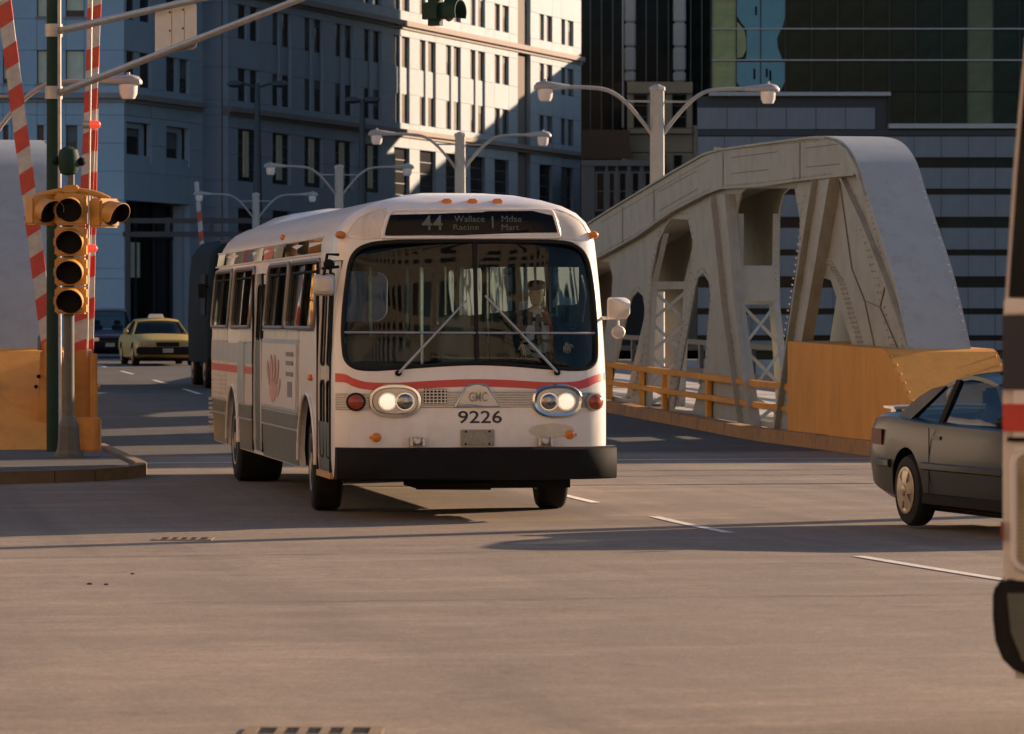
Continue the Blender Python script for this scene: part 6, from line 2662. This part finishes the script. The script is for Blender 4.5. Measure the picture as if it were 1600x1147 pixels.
def seated(label, loc, rz, arms, shirt, jacket, cap, hair, tie, strap, turn=0.0, group=None):
    """seated person facing local -y, hips at the origin; arms: {side: (elbow, wrist)}"""
    t = thing('person', label, 'person', loc, rz, group)
    J = {'hip': (0, 0, 0.02, (0.17, 0.12)), 'waist': (0, -0.01, 0.17, (0.15, 0.11)), 'chest': (0, -0.02, 0.36, (0.18, 0.12)), 'shol': (0, -0.01, 0.49, (0.13, 0.085)), 'neck': (0, -0.01, 0.575, 0.058), 'nape': (0, -0.02, 0.63, 0.055)}
    E = [('hip', 'waist'), ('waist', 'chest'), ('chest', 'shol'), ('shol', 'neck'), ('neck', 'nape')]
    EM = {E[0]: 0, E[1]: 0, E[2]: 0, E[3]: 0, E[4]: 2}
    for s, n in ((-1, 'l'), (1, 'r')):
        J[n + 'sh'] = (s * 0.19, 0.0, 0.475, 0.068)
        el, wr = arms[n]
        J[n + 'el'] = (*el, 0.048)
        J[n + 'wr'] = (*wr, 0.030)
        J[n + 'kn'] = (s * 0.15, -0.44, 0.03, 0.065)
        J[n + 'th'] = (s * 0.11, -0.08, 0.0, 0.095)
        J[n + 'an'] = (s * 0.15, -0.50, -0.40, 0.042)
        J[n + 'to'] = (s * 0.16, -0.68, -0.44, 0.038)
        for e, m in ((('shol', n + 'sh'), 1), ((n + 'sh', n + 'el'), 1), ((n + 'el', n + 'wr'), 1), (('hip', n + 'th'), 3), ((n + 'th', n + 'kn'), 3), ((n + 'kn', n + 'an'), 3), ((n + 'an', n + 'to'), 3)):
            E.append(e)
            EM[e] = m
        d = Vector(wr) - Vector(el)
        hand_joints(J, E, EM, n + 'h', wr, d, (0, 0.2, -1), (1, 0, 0) if s < 0 else (-1, 0, 0))
        E.append((n + 'wr', n + 'hpalm'))
        EM[E[-1]] = 2
    me = skinned(J, E, EM, [shirt, jacket, 'skin', 'trouser_dark'])
    link('body', me, t)
    head_parts(t, (0, -0.045, 0.74), 0.235, cap, hair, turn)
    if tie:
        mb = MB()
        mb.prism([(-0.02, 0.53), (0.02, 0.53), (0.028, 0.44), (0.042, 0.24), (0, 0.20), (-0.042, 0.24), (-0.028, 0.44)], lambda a, b, d: (a, -0.125 - 0.02 * (0.5 - b) + d, b), -0.012, 0.0)
        mb.build('tie', tie, t)
    if strap:
        mb = MB()
        mb.tube(smooth_poly([(0.05, -0.02, 0.60), (0.09, -0.09, 0.54), (0.13, -0.135, 0.40), (0.14, -0.15, 0.26), (0.145, -0.15, 0.15)], 4, False), [0.011] * 17, 6, flat=0.6)
        mb.build('strap', strap, t)
    return t


xw, yw_ = Bxy(VC + 0.85, UB + 1.30)
drv = seated('person in cap, pale blue shirt and tie with a red strap, driving the white bus', (xw, yw_, 1.50), TH,
             {'l': ((-0.30, -0.12, 0.26), (-0.22, -0.42, 0.20)), 'r': ((0.32, -0.10, 0.27), (0.25, -0.40, 0.22))}, 'shirt_blue', 'jacket_navy', 'jacket_navy', 'black', 'jacket_navy', 'strap_red', R(-22))


# ------------------------------------------------------------------ cars
def car(label, loc, rz, cat, paint, spec, name='parked_car'):
    """local frame: nose towards -y, y = 0 at the nose; spec holds lengths in metres"""
    t = thing(name, label, cat, loc, rz)
    L, W, H = spec['L'], spec['W'] / 2, spec['H']
    ya, yb, yc, yd = spec['gh']                 # greenhouse: windscreen base, roof front, roof back, backlight base
    belt = spec['belt']
    st = spec['stations']                       # (y, half width factor, z bottom, z top)
    mb = MB()
    rings = []
    for y, w, zb, zt in st:
        w *= W
        zm = zb + (zt - zb) * 0.55
        half = [(0.0, zb), (w * 0.86, zb), (w * 0.965, zb + 0.06), (w, zm - 0.10), (w, zm + 0.02), (w * 0.985, zm + (zt - zm) * 0.55), (w * 0.94, zt - 0.035), (w * 0.86, zt), (w * 0.45, zt + 0.022)]
        pts = [(x, y, z) for x, z in half] + [(0, y, zt + 0.03)] + [(-x, y, z) for x, z in reversed(half[1:])]
        rings.append(pts)
    # smooth the stations along the length
    fine = []
    for k in range(len(rings[0])):
        fine.append(smooth_poly([r[k] for r in rings], 4, False))
    rings = [[fine[k][i] for k in range(len(fine))] for i in range(len(fine[0]))]
    mb.loft(rings, 0, True, True)
    body = link('body', mb.mesh('body', [paint, 'black']), t)
    cs = []
    r = spec['r']
    for yw in spec['axles']:
        for s in (-1, 1):
            c = MB()
            c.lathe([(r + 0.055, 0), (r + 0.055, 0.30)], (s * (W + 0.06), yw, r + 0.01), (-s, 0, 0), 26)
            c.m = [1] * len(c.m)
            cs.append(link('cutter', c.mesh('cutter', [paint, 'black']), t))
    # cabin well
    c = MB()
    c.box(-W * 0.80, W * 0.80, ya + 0.35, yd - 0.30, belt - 0.38, belt + 0.3)
    c.m = [1] * len(c.m)
    cs.append(link('cutter', c.mesh('cutter', [paint, 'black']), t))
    for c in cs:
        md = body.modifiers.new('cut', 'BOOLEAN')
        md.solver = 'EXACT'
        md.object = c
        md.operation = 'DIFFERENCE'
    bpy.context.view_layer.update()
    me = evalmesh(body)
    body.modifiers.clear()
    body.data = me
    for c in cs:
        bpy.data.objects.remove(c)
    me.polygons.foreach_set('use_smooth', [True] * len(me.polygons))
    me.set_sharp_from_angle(angle=R(35))
    # greenhouse
    wb, wt = W * spec.get('wb', 0.90), W * spec.get('wt', 0.70)
    hb = belt + 0.01
    mb = MB()
    rings = []
    n = 10
    for i in range(n + 1):
        f = i / n
        y = yb + (yc - yb) * f
        zt = H - 0.05 * (2 * f - 1) ** 2 - (0.02 if f < 0.5 else 0.03) * abs(2 * f - 1)
        rings.append([(x * wt, y, zt - 0.05 * abs(x) ** 2.5) for x in (-1, -0.8, -0.4, 0, 0.4, 0.8, 1)] + [(x * wt, y, zt - 0.035 - 0.05 * abs(x) ** 2.5) for x in (1, 0.8, 0.4, 0, -0.4, -0.8, -1)])
    mb.loft(rings, 0, True, True)
    mb.build('roof', paint, t)
    zr0, zr1 = rings[0][0][2] - 0.01, rings[-1][0][2] - 0.01
    for s in (-1, 1):
        for (p, q, w0, w1) in ((ya, yb, 0.05, 0.05), (spec['bp'] + 0.03, spec['bp'], 0.05, 0.045)):
            mb = MB()
            zt = zr0 if q == yb else H - 0.09
            a, b = Vector((s * wb, p, hb - 0.03)), Vector((s * wt, q, zt))
            mb.loft([[c + Vector((s * 0.012, -w, 0)), c + Vector((s * 0.012, w, 0)), c + Vector((-s * 0.04, w, 0)), c + Vector((-s * 0.04, -w, 0))] for c, w in ((a, w0), (b, w1))], 0, True, False)
            mb.build('pillar', paint if q == yb else 'black', t)
        # rear quarter: curved C pillar following the backlight
        cb, ct = spec['cp']                     # front edge of the C pillar at belt and at roof
        k = 7
        A = [(s * (wt + (wb - wt) * (i / k)), yc + (yd - yc) * (i / k) ** 0.85, zr1 + (hb - zr1) * (i / k) ** 1.6) for i in range(k + 1)]
        Bf = [(s * (wt + (wb - wt) * (i / k)), ct + (cb - ct) * (i / k), zr1 + (hb - zr1) * (i / k)) for i in range(k + 1)]
        mb = MB()
        mb.loft([[Vector(p) + Vector((s * 0.010, 0, -0.01)), Vector(q) + Vector((s * 0.010, 0, -0.01)), Vector(q) + Vector((-s * 0.04, 0, -0.01)), Vector(p) + Vector((-s * 0.04, 0, -0.01))] for p, q in zip(Bf, A)], 0, True, True)
        mb.build('rear_pillar', paint, t)
        # side glass
        for (p0, p1, q0, q1, zz0, zz1) in ((ya, spec['bp'] + 0.03, yb, spec['bp'], zr0, H - 0.09), (spec['bp'] + 0.03, cb, spec['bp'], ct, H - 0.09, zr1)):
            mb = MB()
            mb.add([(s * (wb - 0.012), p0, hb - 0.02), (s * (wb - 0.012), p1, hb - 0.02), (s * (wt - 0.012), q1, zz1), (s * (wt - 0.012), q0, zz0)], [(0, 1, 2, 3)])
            mb.build('side_window', 'car_glass', t)
    mb = MB()
    nx = 8
    vs = []
    for i in range(nx + 1):
        x = -1 + 2 * i / nx
        vs += [(x * wb, ya + 0.0 + 0.10 * (abs(x) ** 2) - 0.06, hb - 0.01), (x * wt, yb, zr0 + 0.04 * (1 - x * x))]
    mb.add(vs, [(2 * i, 2 * i + 2, 2 * i + 3, 2 * i + 1) for i in range(nx)], 0, True)
    mb.build('windscreen', 'car_glass', t)
    mb = MB()
    vs = []
    for i in range(nx + 1):
        x = -1 + 2 * i / nx
        for j in range(5):
            f = j / 4
            vs.append((x * (wt + (wb - wt) * f), yc + (yd - yc) * f ** 0.85 + 0.05 * (1 - x * x), zr1 + (hb - zr1) * f ** 1.6 + 0.03 * (1 - x * x) * (1 - f)))
    mb.add(vs, [(i * 5 + j, i * 5 + j + 1, i * 5 + 6 + j, i * 5 + 5 + j) for i in range(nx) for j in range(4)], 0, True)
    mb.build('rear_window', 'car_glass', t)
    # wheels with five-spoke rims
    for yw in spec['axles']:
        for s in (-1, 1):
            w = wheel(t, (s * (W - 0.11), yw, r), r, 0.205, 0, 'black', 30)
            mb = MB()
            xo = s * (W - 0.11 + 0.098)
            mb.lathe([(r * 0.50, 0), (r * 0.62, 0.0), (r * 0.66, 0.012), (r * 0.60, 0.018), (r * 0.52, 0.01)], (xo, yw, r), (s, 0, 0), 28)
            for k in range(spec.get('spokes', 5)):
                a = 2 * math.pi * k / spec.get('spokes', 5) + 0.4
                d = Vector((0, math.cos(a), math.sin(a)))
                e = Vector((0, -math.sin(a), math.cos(a)))
                o = Vector((xo, yw, r))
                mb.loft([[o + d * rr + e * ww + Vector((s * hh, 0, 0)), o + d * rr - e * ww + Vector((s * hh, 0, 0)), o + d * rr - e * ww, o + d * rr + e * ww] for rr, ww, hh in ((0.02, 0.055, 0.03), (r * 0.3, 0.05, 0.028), (r * 0.56, 0.065, 0.014))], 0, True, False)
            mb.ball((xo + s * 0.03, yw, r), (0.015, 0.05, 0.05), 5)
            mb.build('spoke_rim', 'rim', w)
    mb = MB()
    mb.box(-W * 0.74, W * 0.74, 0.5, L - 0.5, 0.14, 0.24)
    mb.build('underbody', 'black', t)
    for xs in (-0.36, 0.36):
        mb = MB()
        ys = spec['seat']
        mb.box(xs - 0.24, xs + 0.24, ys, ys + 0.46, belt - 0.42, belt - 0.30)
        mb.loft([[(xs - 0.22, ys + 0.42, belt - 0.40), (xs + 0.22, ys + 0.42, belt - 0.40), (xs + 0.22, ys + 0.54, belt - 0.40), (xs - 0.22, ys + 0.54, belt - 0.40)],
                 [(xs - 0.20, ys + 0.58, belt + 0.12), (xs + 0.20, ys + 0.58, belt + 0.12), (xs + 0.20, ys + 0.68, belt + 0.12), (xs - 0.20, ys + 0.68, belt + 0.12)]], 0, True, False)
        mb.box(xs - 0.12, xs + 0.12, ys + 0.60, ys + 0.69, belt + 0.13, belt + 0.30)
        mb.build('seat', 'jacket_navy', t, bevel=0.03)
    return t, dict(W=W, L=L, H=H, belt=belt, wb=wb, wt=wt, r=r)


COUPE = dict(L=4.7, W=1.76, H=1.385, belt=0.93, r=0.315, gh=(1.35, 2.05, 3.22, 3.98), bp=2.92, cp=(3.66, 3.22), axles=(0.95, 3.58), seat=2.05, spokes=5,
             stations=[(0.0, 0.80, 0.36, 0.60), (0.12, 0.90, 0.26, 0.68), (0.5, 0.97, 0.20, 0.76), (1.3, 1.0, 0.18, 0.90), (2.4, 1.0, 0.18, 0.93), (3.4, 1.0, 0.18, 0.95), (4.1, 0.985, 0.22, 0.985), (4.45, 0.955, 0.27, 0.975), (4.64, 0.90, 0.33, 0.91), (4.72, 0.82, 0.40, 0.74)])
SEDAN = dict(L=5.2, W=1.92, H=1.45, belt=0.95, r=0.33, gh=(1.75, 2.4, 3.5, 4.15), bp=2.98, cp=(3.85, 3.5), axles=(1.0, 3.9), seat=2.4, spokes=7,
             stations=[(0.0, 0.90, 0.34, 0.72), (0.10, 0.96, 0.28, 0.78), (0.6, 0.99, 0.22, 0.85), (1.6, 1.0, 0.20, 0.94), (3.0, 1.0, 0.20, 0.96), (4.0, 1.0, 0.20, 0.97), (4.7, 0.98, 0.26, 0.95), (5.1, 0.93, 0.32, 0.88), (5.2, 0.88, 0.40, 0.75)])

# dark coupe at the right, its rear wheel at photo (1427, 822)
yawc = R(17.5)
xr, yr = 3.78, 35.6                              # ground point under the near rear wheel
cr, sr = math.cos(yawc), math.sin(yawc)
lx0, ly0 = -(1.76 / 2) + 0.1, 3.58
cpx, cpy = xr - (lx0 * cr - ly0 * sr), yr - (lx0 * sr + ly0 * cr)
cp_, cd = car('dark blue-grey two-door coupe with a boot spoiler entering from the bridge at the right', (cpx, cpy, 0.03), yawc, 'car', 'car_grey', COUPE, 'coupe_car')
W = cd['W']
cp_.scale = (1, 0.985, 1.07)
mb = MB()
mb.loft([[(-0.68, 4.32, 1.01), (-0.68, 4.58, 1.02), (-0.68, 4.58, 1.04), (-0.68, 4.32, 1.035)], [(0, 4.38, 1.025), (0, 4.64, 1.035), (0, 4.64, 1.055), (0, 4.38, 1.05)], [(0.68, 4.32, 1.01), (0.68, 4.58, 1.02), (0.68, 4.58, 1.04), (0.68, 4.32, 1.035)]], 0, True, True)
for x in (-0.6, 0.6):
    mb.box(x - 0.03, x + 0.03, 4.40, 4.52, 0.92, 1.022)
mb.build('spoiler', 'alu', cp_)
for s in (-1, 1):
    for z0, z1 in ((0.50, 0.585),):
        mb = MB()
        mb.loft([[(s * (W - 0.01), y, z0), (s * (W + 0.018), y, z0 + 0.02), (s * (W + 0.018), y, z1 - 0.02), (s * (W - 0.01), y, z1)] for y in (1.38, 2.4, 3.2)], 0, True, False)
        mb.build('side_moulding', 'car_grey', cp_)
        mb = MB()
        mb.loft([[(s * (W * (1.0 if y < 4.1 else 0.985) - 0.01), y, z0), (s * (W * (1.0 if y < 4.1 else 0.985) + 0.018), y, z0 + 0.02), (s * (W * (1.0 if y < 4.1 else 0.985) + 0.018), y, z1 - 0.02), (s * (W * (1.0 if y < 4.1 else 0.985) - 0.01), y, z1)] for y in (3.97, 4.1, 4.3)], 0, True, False)
        mb.build('side_moulding', 'car_grey', cp_)
    mb = MB()
    mb.loft([[(s * W * 0.9, y, 0.19), (s * W * 1.003, y, 0.22), (s * W * 1.003, y, 0.30), (s * W * 0.9, y, 0.33)] for y in (1.35, 3.18)], 0, True, False)
    mb.build('sill', 'black', cp_)
    mb = MB()
    mb.box(s * W - 0.004, s * W + 0.004, 1.40, 1.408, 0.30, 0.88)
    mb.box(s * W - 0.004, s * W + 0.004, 3.02, 3.028, 0.30, 0.88)
    mb.build('door_gap', 'black', cp_)
    mb = MB()
    mb.box(s * (W * 0.985) - 0.01, s * (W * 0.985) + 0.018, 2.78, 2.98, 0.775, 0.81)
    mb.build('door_handle', 'car_grey', cp_, bevel=0.006)
    mb = MB()
    mb.loft([[(s * W * k, y, 0.70), (s * (W * k + 0.012), y, 0.70), (s * (W * k + 0.012), y, 0.84), (s * W * k, y, 0.84)] for y, k in ((4.18, 0.978), (4.36, 0.962), (4.52, 0.928))], 0, True, True)
    mb.build('tail_light', 'tail_red', cp_)
    mb = MB()
    mb.ball((s * (W + 0.09), 1.15, 0.97), (0.09, 0.05, 0.06), 6)
    mb.build('door_mirror', 'car_grey', cp_)
px_, py_ = cpx + (-0.36 * cr - 2.40 * sr), cpy + (-0.36 * sr + 2.40 * cr)
seated('person in dark clothes seated behind the side window of the dark coupe', (px_, py_, 0.65), yawc,
       {'l': ((-0.27, -0.14, 0.24), (-0.16, -0.38, 0.18)), 'r': ((0.27, -0.14, 0.24), (0.16, -0.38, 0.18))}, 'jacket_navy', 'jacket_navy', None, 'black', None, None, R(15))

# taxi, far along the bridge
Dt = 114.0
Xt, _ = onD(262, 560, Dt)
vt_, ut_ = Xt * CT + Dt * ST, -Xt * ST + Dt * CT
tx_c, td = car('yellow taxi with a white roof sign waiting further back on the bridge', (Xt, Dt, zg(vt_, ut_)), R(12.5), 'taxi', 'taxi_yellow', SEDAN, 'taxi_cab')


def nose(t, d, lamp='headlight_off', grille='black', low=False):
    W = d['W']
    for s in (-1, 1):
        mb = MB()
        mb.box(s * W * 0.62 - 0.21, s * W * 0.62 + 0.21, -0.035, 0.08, 0.60, 0.72)
        mb.build('headlight', lamp, t, bevel=0.02)
    mb = MB()
    mb.box(-W * 0.36, W * 0.36, -0.03, 0.06, 0.59, 0.72)
    mb.build('grille', grille, t, bevel=0.01)
    mb = MB()
    mb.box(-W * 0.98, W * 0.98, -0.10, 0.12, 0.34, 0.575)
    mb.build('bumper', 'black', t, bevel=0.04)
    mb = MB()
    mb.box(-0.16, 0.16, -0.115, -0.102, 0.40, 0.53)
    mb.build('number_plate', 'plate_grey', t)


nose(tx_c, td)
mb = MB()
mb.loft([[(-0.30 * k, 2.78, z), (0.30 * k, 2.78, z), (0.30 * k, 2.98, z), (-0.30 * k, 2.98, z)] for k, z in ((0.8, 1.44), (0.8, 1.48), (0.65, 1.575))], 0, True, False)
mb.build('roof_sign', 'lamp_lens', tx_c, bevel=0.015)
for s in (-1, 1):
    mb = MB()
    mb.ball((s * 1.03, 1.95, 1.03), (0.09, 0.05, 0.07), 5)
    mb.build('door_mirror', 'taxi_yellow', tx_c)
# dark car behind it
Dt = 131.0
Xt, _ = onD(172, 560, Dt)
vt_, ut_ = Xt * CT + Dt * ST, -Xt * ST + Dt * CT
dc, dd = car('dark navy car half hidden behind the yellow taxi', (Xt, Dt, zg(vt_, ut_)), R(8), 'car', 'car_blue', dict(SEDAN, H=1.75, belt=1.02), 'saloon_car')
nose(dc, dd, 'chrome')

# dark green delivery van, mostly hidden by the bus
vv, uu = 8.7, 87.0
vn = bthing('delivery_van', 'dark green box van just behind the rear of the white bus', 'van', vv + 1.15, uu, zg(vv, uu))
vn.scale = (1, 1, 1.11)
mb = MB()
rings = []
for y, k, zt in ((0.0, 0.93, 2.9), (0.12, 0.985, 3.08), (0.5, 1.0, 3.16), (4.9, 1.0, 3.16), (5.3, 0.97, 3.0)):
    sec = [(-1.15, 0.55), (-1.17, 1.4), (-1.13, 2.4), (-1.06, 2.85), (-0.85, zt - 0.05), (-0.4, zt), (0.4, zt), (0.85, zt - 0.05), (1.06, 2.85), (1.13, 2.4), (1.17, 1.4), (1.15, 0.55)]
    rings.append([(x * k, y, z) for x, z in sec])
mb.loft(rings, 0, True, True)
mb.build('body', 'van_green', vn, sharp=30)
mb = MB()
mb.box(-0.98, 0.98, -0.03, 0.05, 1.45, 2.6)
mb.build('windscreen', 'dark_glass', vn, bevel=0.03)
mb = MB()
mb.box(-1.195, -1.15, 0.5, 1.5, 1.55, 2.4)
mb.build('side_window', 'dark_glass', vn)
mb = MB()
mb.box(-1.2, 1.2, -0.18, 0.2, 0.42, 0.7)
mb.build('bumper', 'black', vn, bevel=0.04)
for x in (-1.0, 1.0):
    for y in (1.3, 4.2):
        wheel(vn, (x, y, 0.45), 0.45, 0.26)
mb = MB()
mb.box(-1.0, 1.0, 0.3, 5.2, 0.45, 0.7)
mb.build('underbody', 'black', vn)
for s in (-1, 1):
    mb = MB()
    mb.box(s * 1.30 - 0.08, s * 1.30 + 0.08, 0.15, 0.2, 1.9, 2.2)
    mb.tube([(s * 1.14, 0.3, 2.15), (s * 1.28, 0.2, 2.1)], 0.02, 6)
    mb.build('mirror', 'black', vn)

# ------------------------------------------------------------------ transit bus cut by the right edge, side on
DB = 12.2
Xb, _ = onD(1566, 700, DB)
Zb = 0.47
tb = thing('transit_bus', 'white transit bus with navy and red bands cut off by the right edge', 'bus', (Xb, DB, Zb), R(-11))
bx = lambda px: onD(px, 500, DB)[0] - Xb
bz = lambda py: onD(800, py, DB)[1] - Zb
LB = 11.5
prof = [(0.05, 0.30), (0.012, 0.50), (bx(1567), bz(880)), (bx(1565.5), bz(700)), (bx(1566), bz(500)), (bx(1569), bz(470)), (bx(1582), bz(260)), (bx(1594), bz(120)), (bx(1601), bz(40)), (0.16, bz(5)), (0.24, bz(-20)),
        (0.5, 3.02), (1.2, 3.06), (LB - 0.8, 3.06), (LB - 0.2, 2.9), (LB, 2.2), (LB, 0.3)]
mb = MB()
mb.prism(prof, lambda a, b, d: (a, d, b), 0.0, 2.55)
mb.build('body', 'bus_white', tb, bevel=0.045)


def tq(name, m, px0, px1, y0, y1, d0=-0.008, d1=0.02, bevel=0.0, parent=tb):
    mb = MB()
    mb.box(bx(px0) if not isinstance(px0, tuple) else px0[0], bx(px1) if not isinstance(px1, tuple) else px1[0], d0, d1, bz(y1), bz(y0))
    return mb.build(name, m, parent, bevel=bevel)


far_x = (LB - 0.05,)
mb = MB()
wl = [(bx(1576), bz(465)), (bx(1590), bz(255)), (bx(1602), bz(105)), (bx(1606), bz(60)), (bx(1612), bz(45)), (bx(1760), bz(45)), (bx(1760), bz(465))]
mb.prism(wl, lambda a, b, d: (a, d, b), -0.012, 0.02)
mb.build('window', 'dark_glass', tb)
for k in range(1, 6):
    mb = MB()
    mb.box(0.55 + 1.6 * k, 2.0 + 1.6 * k, -0.012, 0.02, bz(465), bz(45))
    mb.build('window', 'dark_glass', tb)
tq('window_sill', 'bus_white', 1569, 1765, 491, 466, -0.03, -0.002) if False else None
mb = MB()
mb.box(bx(1569), LB - 0.1, -0.02, 0.0, bz(491), bz(467))
mb.build('window_ledge', 'bus_white', tb, bevel=0.006)
mb = MB()
mb.box(bx(1566.5), LB - 0.1, -0.004, 0.02, bz(609), bz(492.5))
mb.build('navy_band', 'navy_band', tb)
mb = MB()
mb.box(bx(1567), LB - 0.1, -0.006, 0.02, bz(674), bz(631))
mb.build('red_band', 'bus_red', tb)
mb = MB()
mb.box(bx(1574), bx(1660), -0.012, 0.02, bz(690), bz(683))
mb.build('vent_slit', 'black', tb)
gl = MB()
gl.prism(rrect(bx(1585), bx(1720), bz(889), bz(706), 0.04), lambda a, b, d: (a, d, b), -0.006, 0.02)
go = gl.build('grille', 'black', tb)
mb = MB()
pts = [(a, -0.012, b) for a, b in rrect(bx(1585), bx(1720), bz(889), bz(706), 0.04)]
mb.tube(pts + pts[:2], 0.012, 6, cap=False)
mb.build('grille_frame', 'bus_white', go)
for i in range(27):
    z = bz(889) + (bz(706) - bz(889)) * (i + 0.5) / 27
    mb = MB()
    mb.box(bx(1586), bx(1719), -0.012, -0.007, z - 0.004, z + 0.004)
    mb.build('grille_bar', 'rim', go)
mb = MB()
for i in range(40):
    x = bx(1586) + (bx(1719) - bx(1586)) * (i + 0.5) / 40
    mb.box(x - 0.0022, x + 0.0022, -0.0145, -0.0125, bz(889), bz(706))
mb.build('grille_mesh', 'rim', go, kind='stuff')
mb = MB()
mb.box(bx(1564), bx(1568), -0.004, 0.10, bz(845), bz(815))
mb.build('tail_lamp', 'turn_red', tb, bevel=0.01)
# bumper: rounded at the corner, black outer skin
bpf = [(bx(1557), bz(912)), (bx(1553), bz(930)), (bx(1553), bz(965)), (bx(1557), bz(1000)), (bx(1568), bz(1028)), (bx(1584), bz(1044)), (bx(1604), bz(1053)), (bx(1760), bz(1056)), (bx(1760), bz(908)), (bx(1600), bz(907)), (bx(1570), bz(905))]
mb = MB()
mb.prism(bpf, lambda a, b, d: (a, d, b), -0.05, 2.6)
mb.build('bumper', 'rubber', tb, bevel=0.03)
mb = MB()
mb.prism([(bx(1576), bz(925)), (bx(1582), bz(985)), (bx(1600), bz(1030)), (bx(1758), bz(1040)), (bx(1758), bz(920))], lambda a, b, d: (a, d, b), -0.062, -0.052)
mb.build('bumper_face', 'bus_skirt', tb)
for y in (0.2, 2.35):
    for x in (2.6, 8.8):
        M_ = Matrix.Rotation(R(90), 4, 'Z')
        w = wheel(tb, (0, 0, 0), 0.48, 0.28)
        w.location = (x, y, 0.48 - 0.0)
        w.rotation_euler = (0, 0, R(90))
mb = MB()
mb.box(0.8, LB - 0.5, 0.25, 2.3, 0.28, 0.5)
mb.build('underbody', 'black', tb)
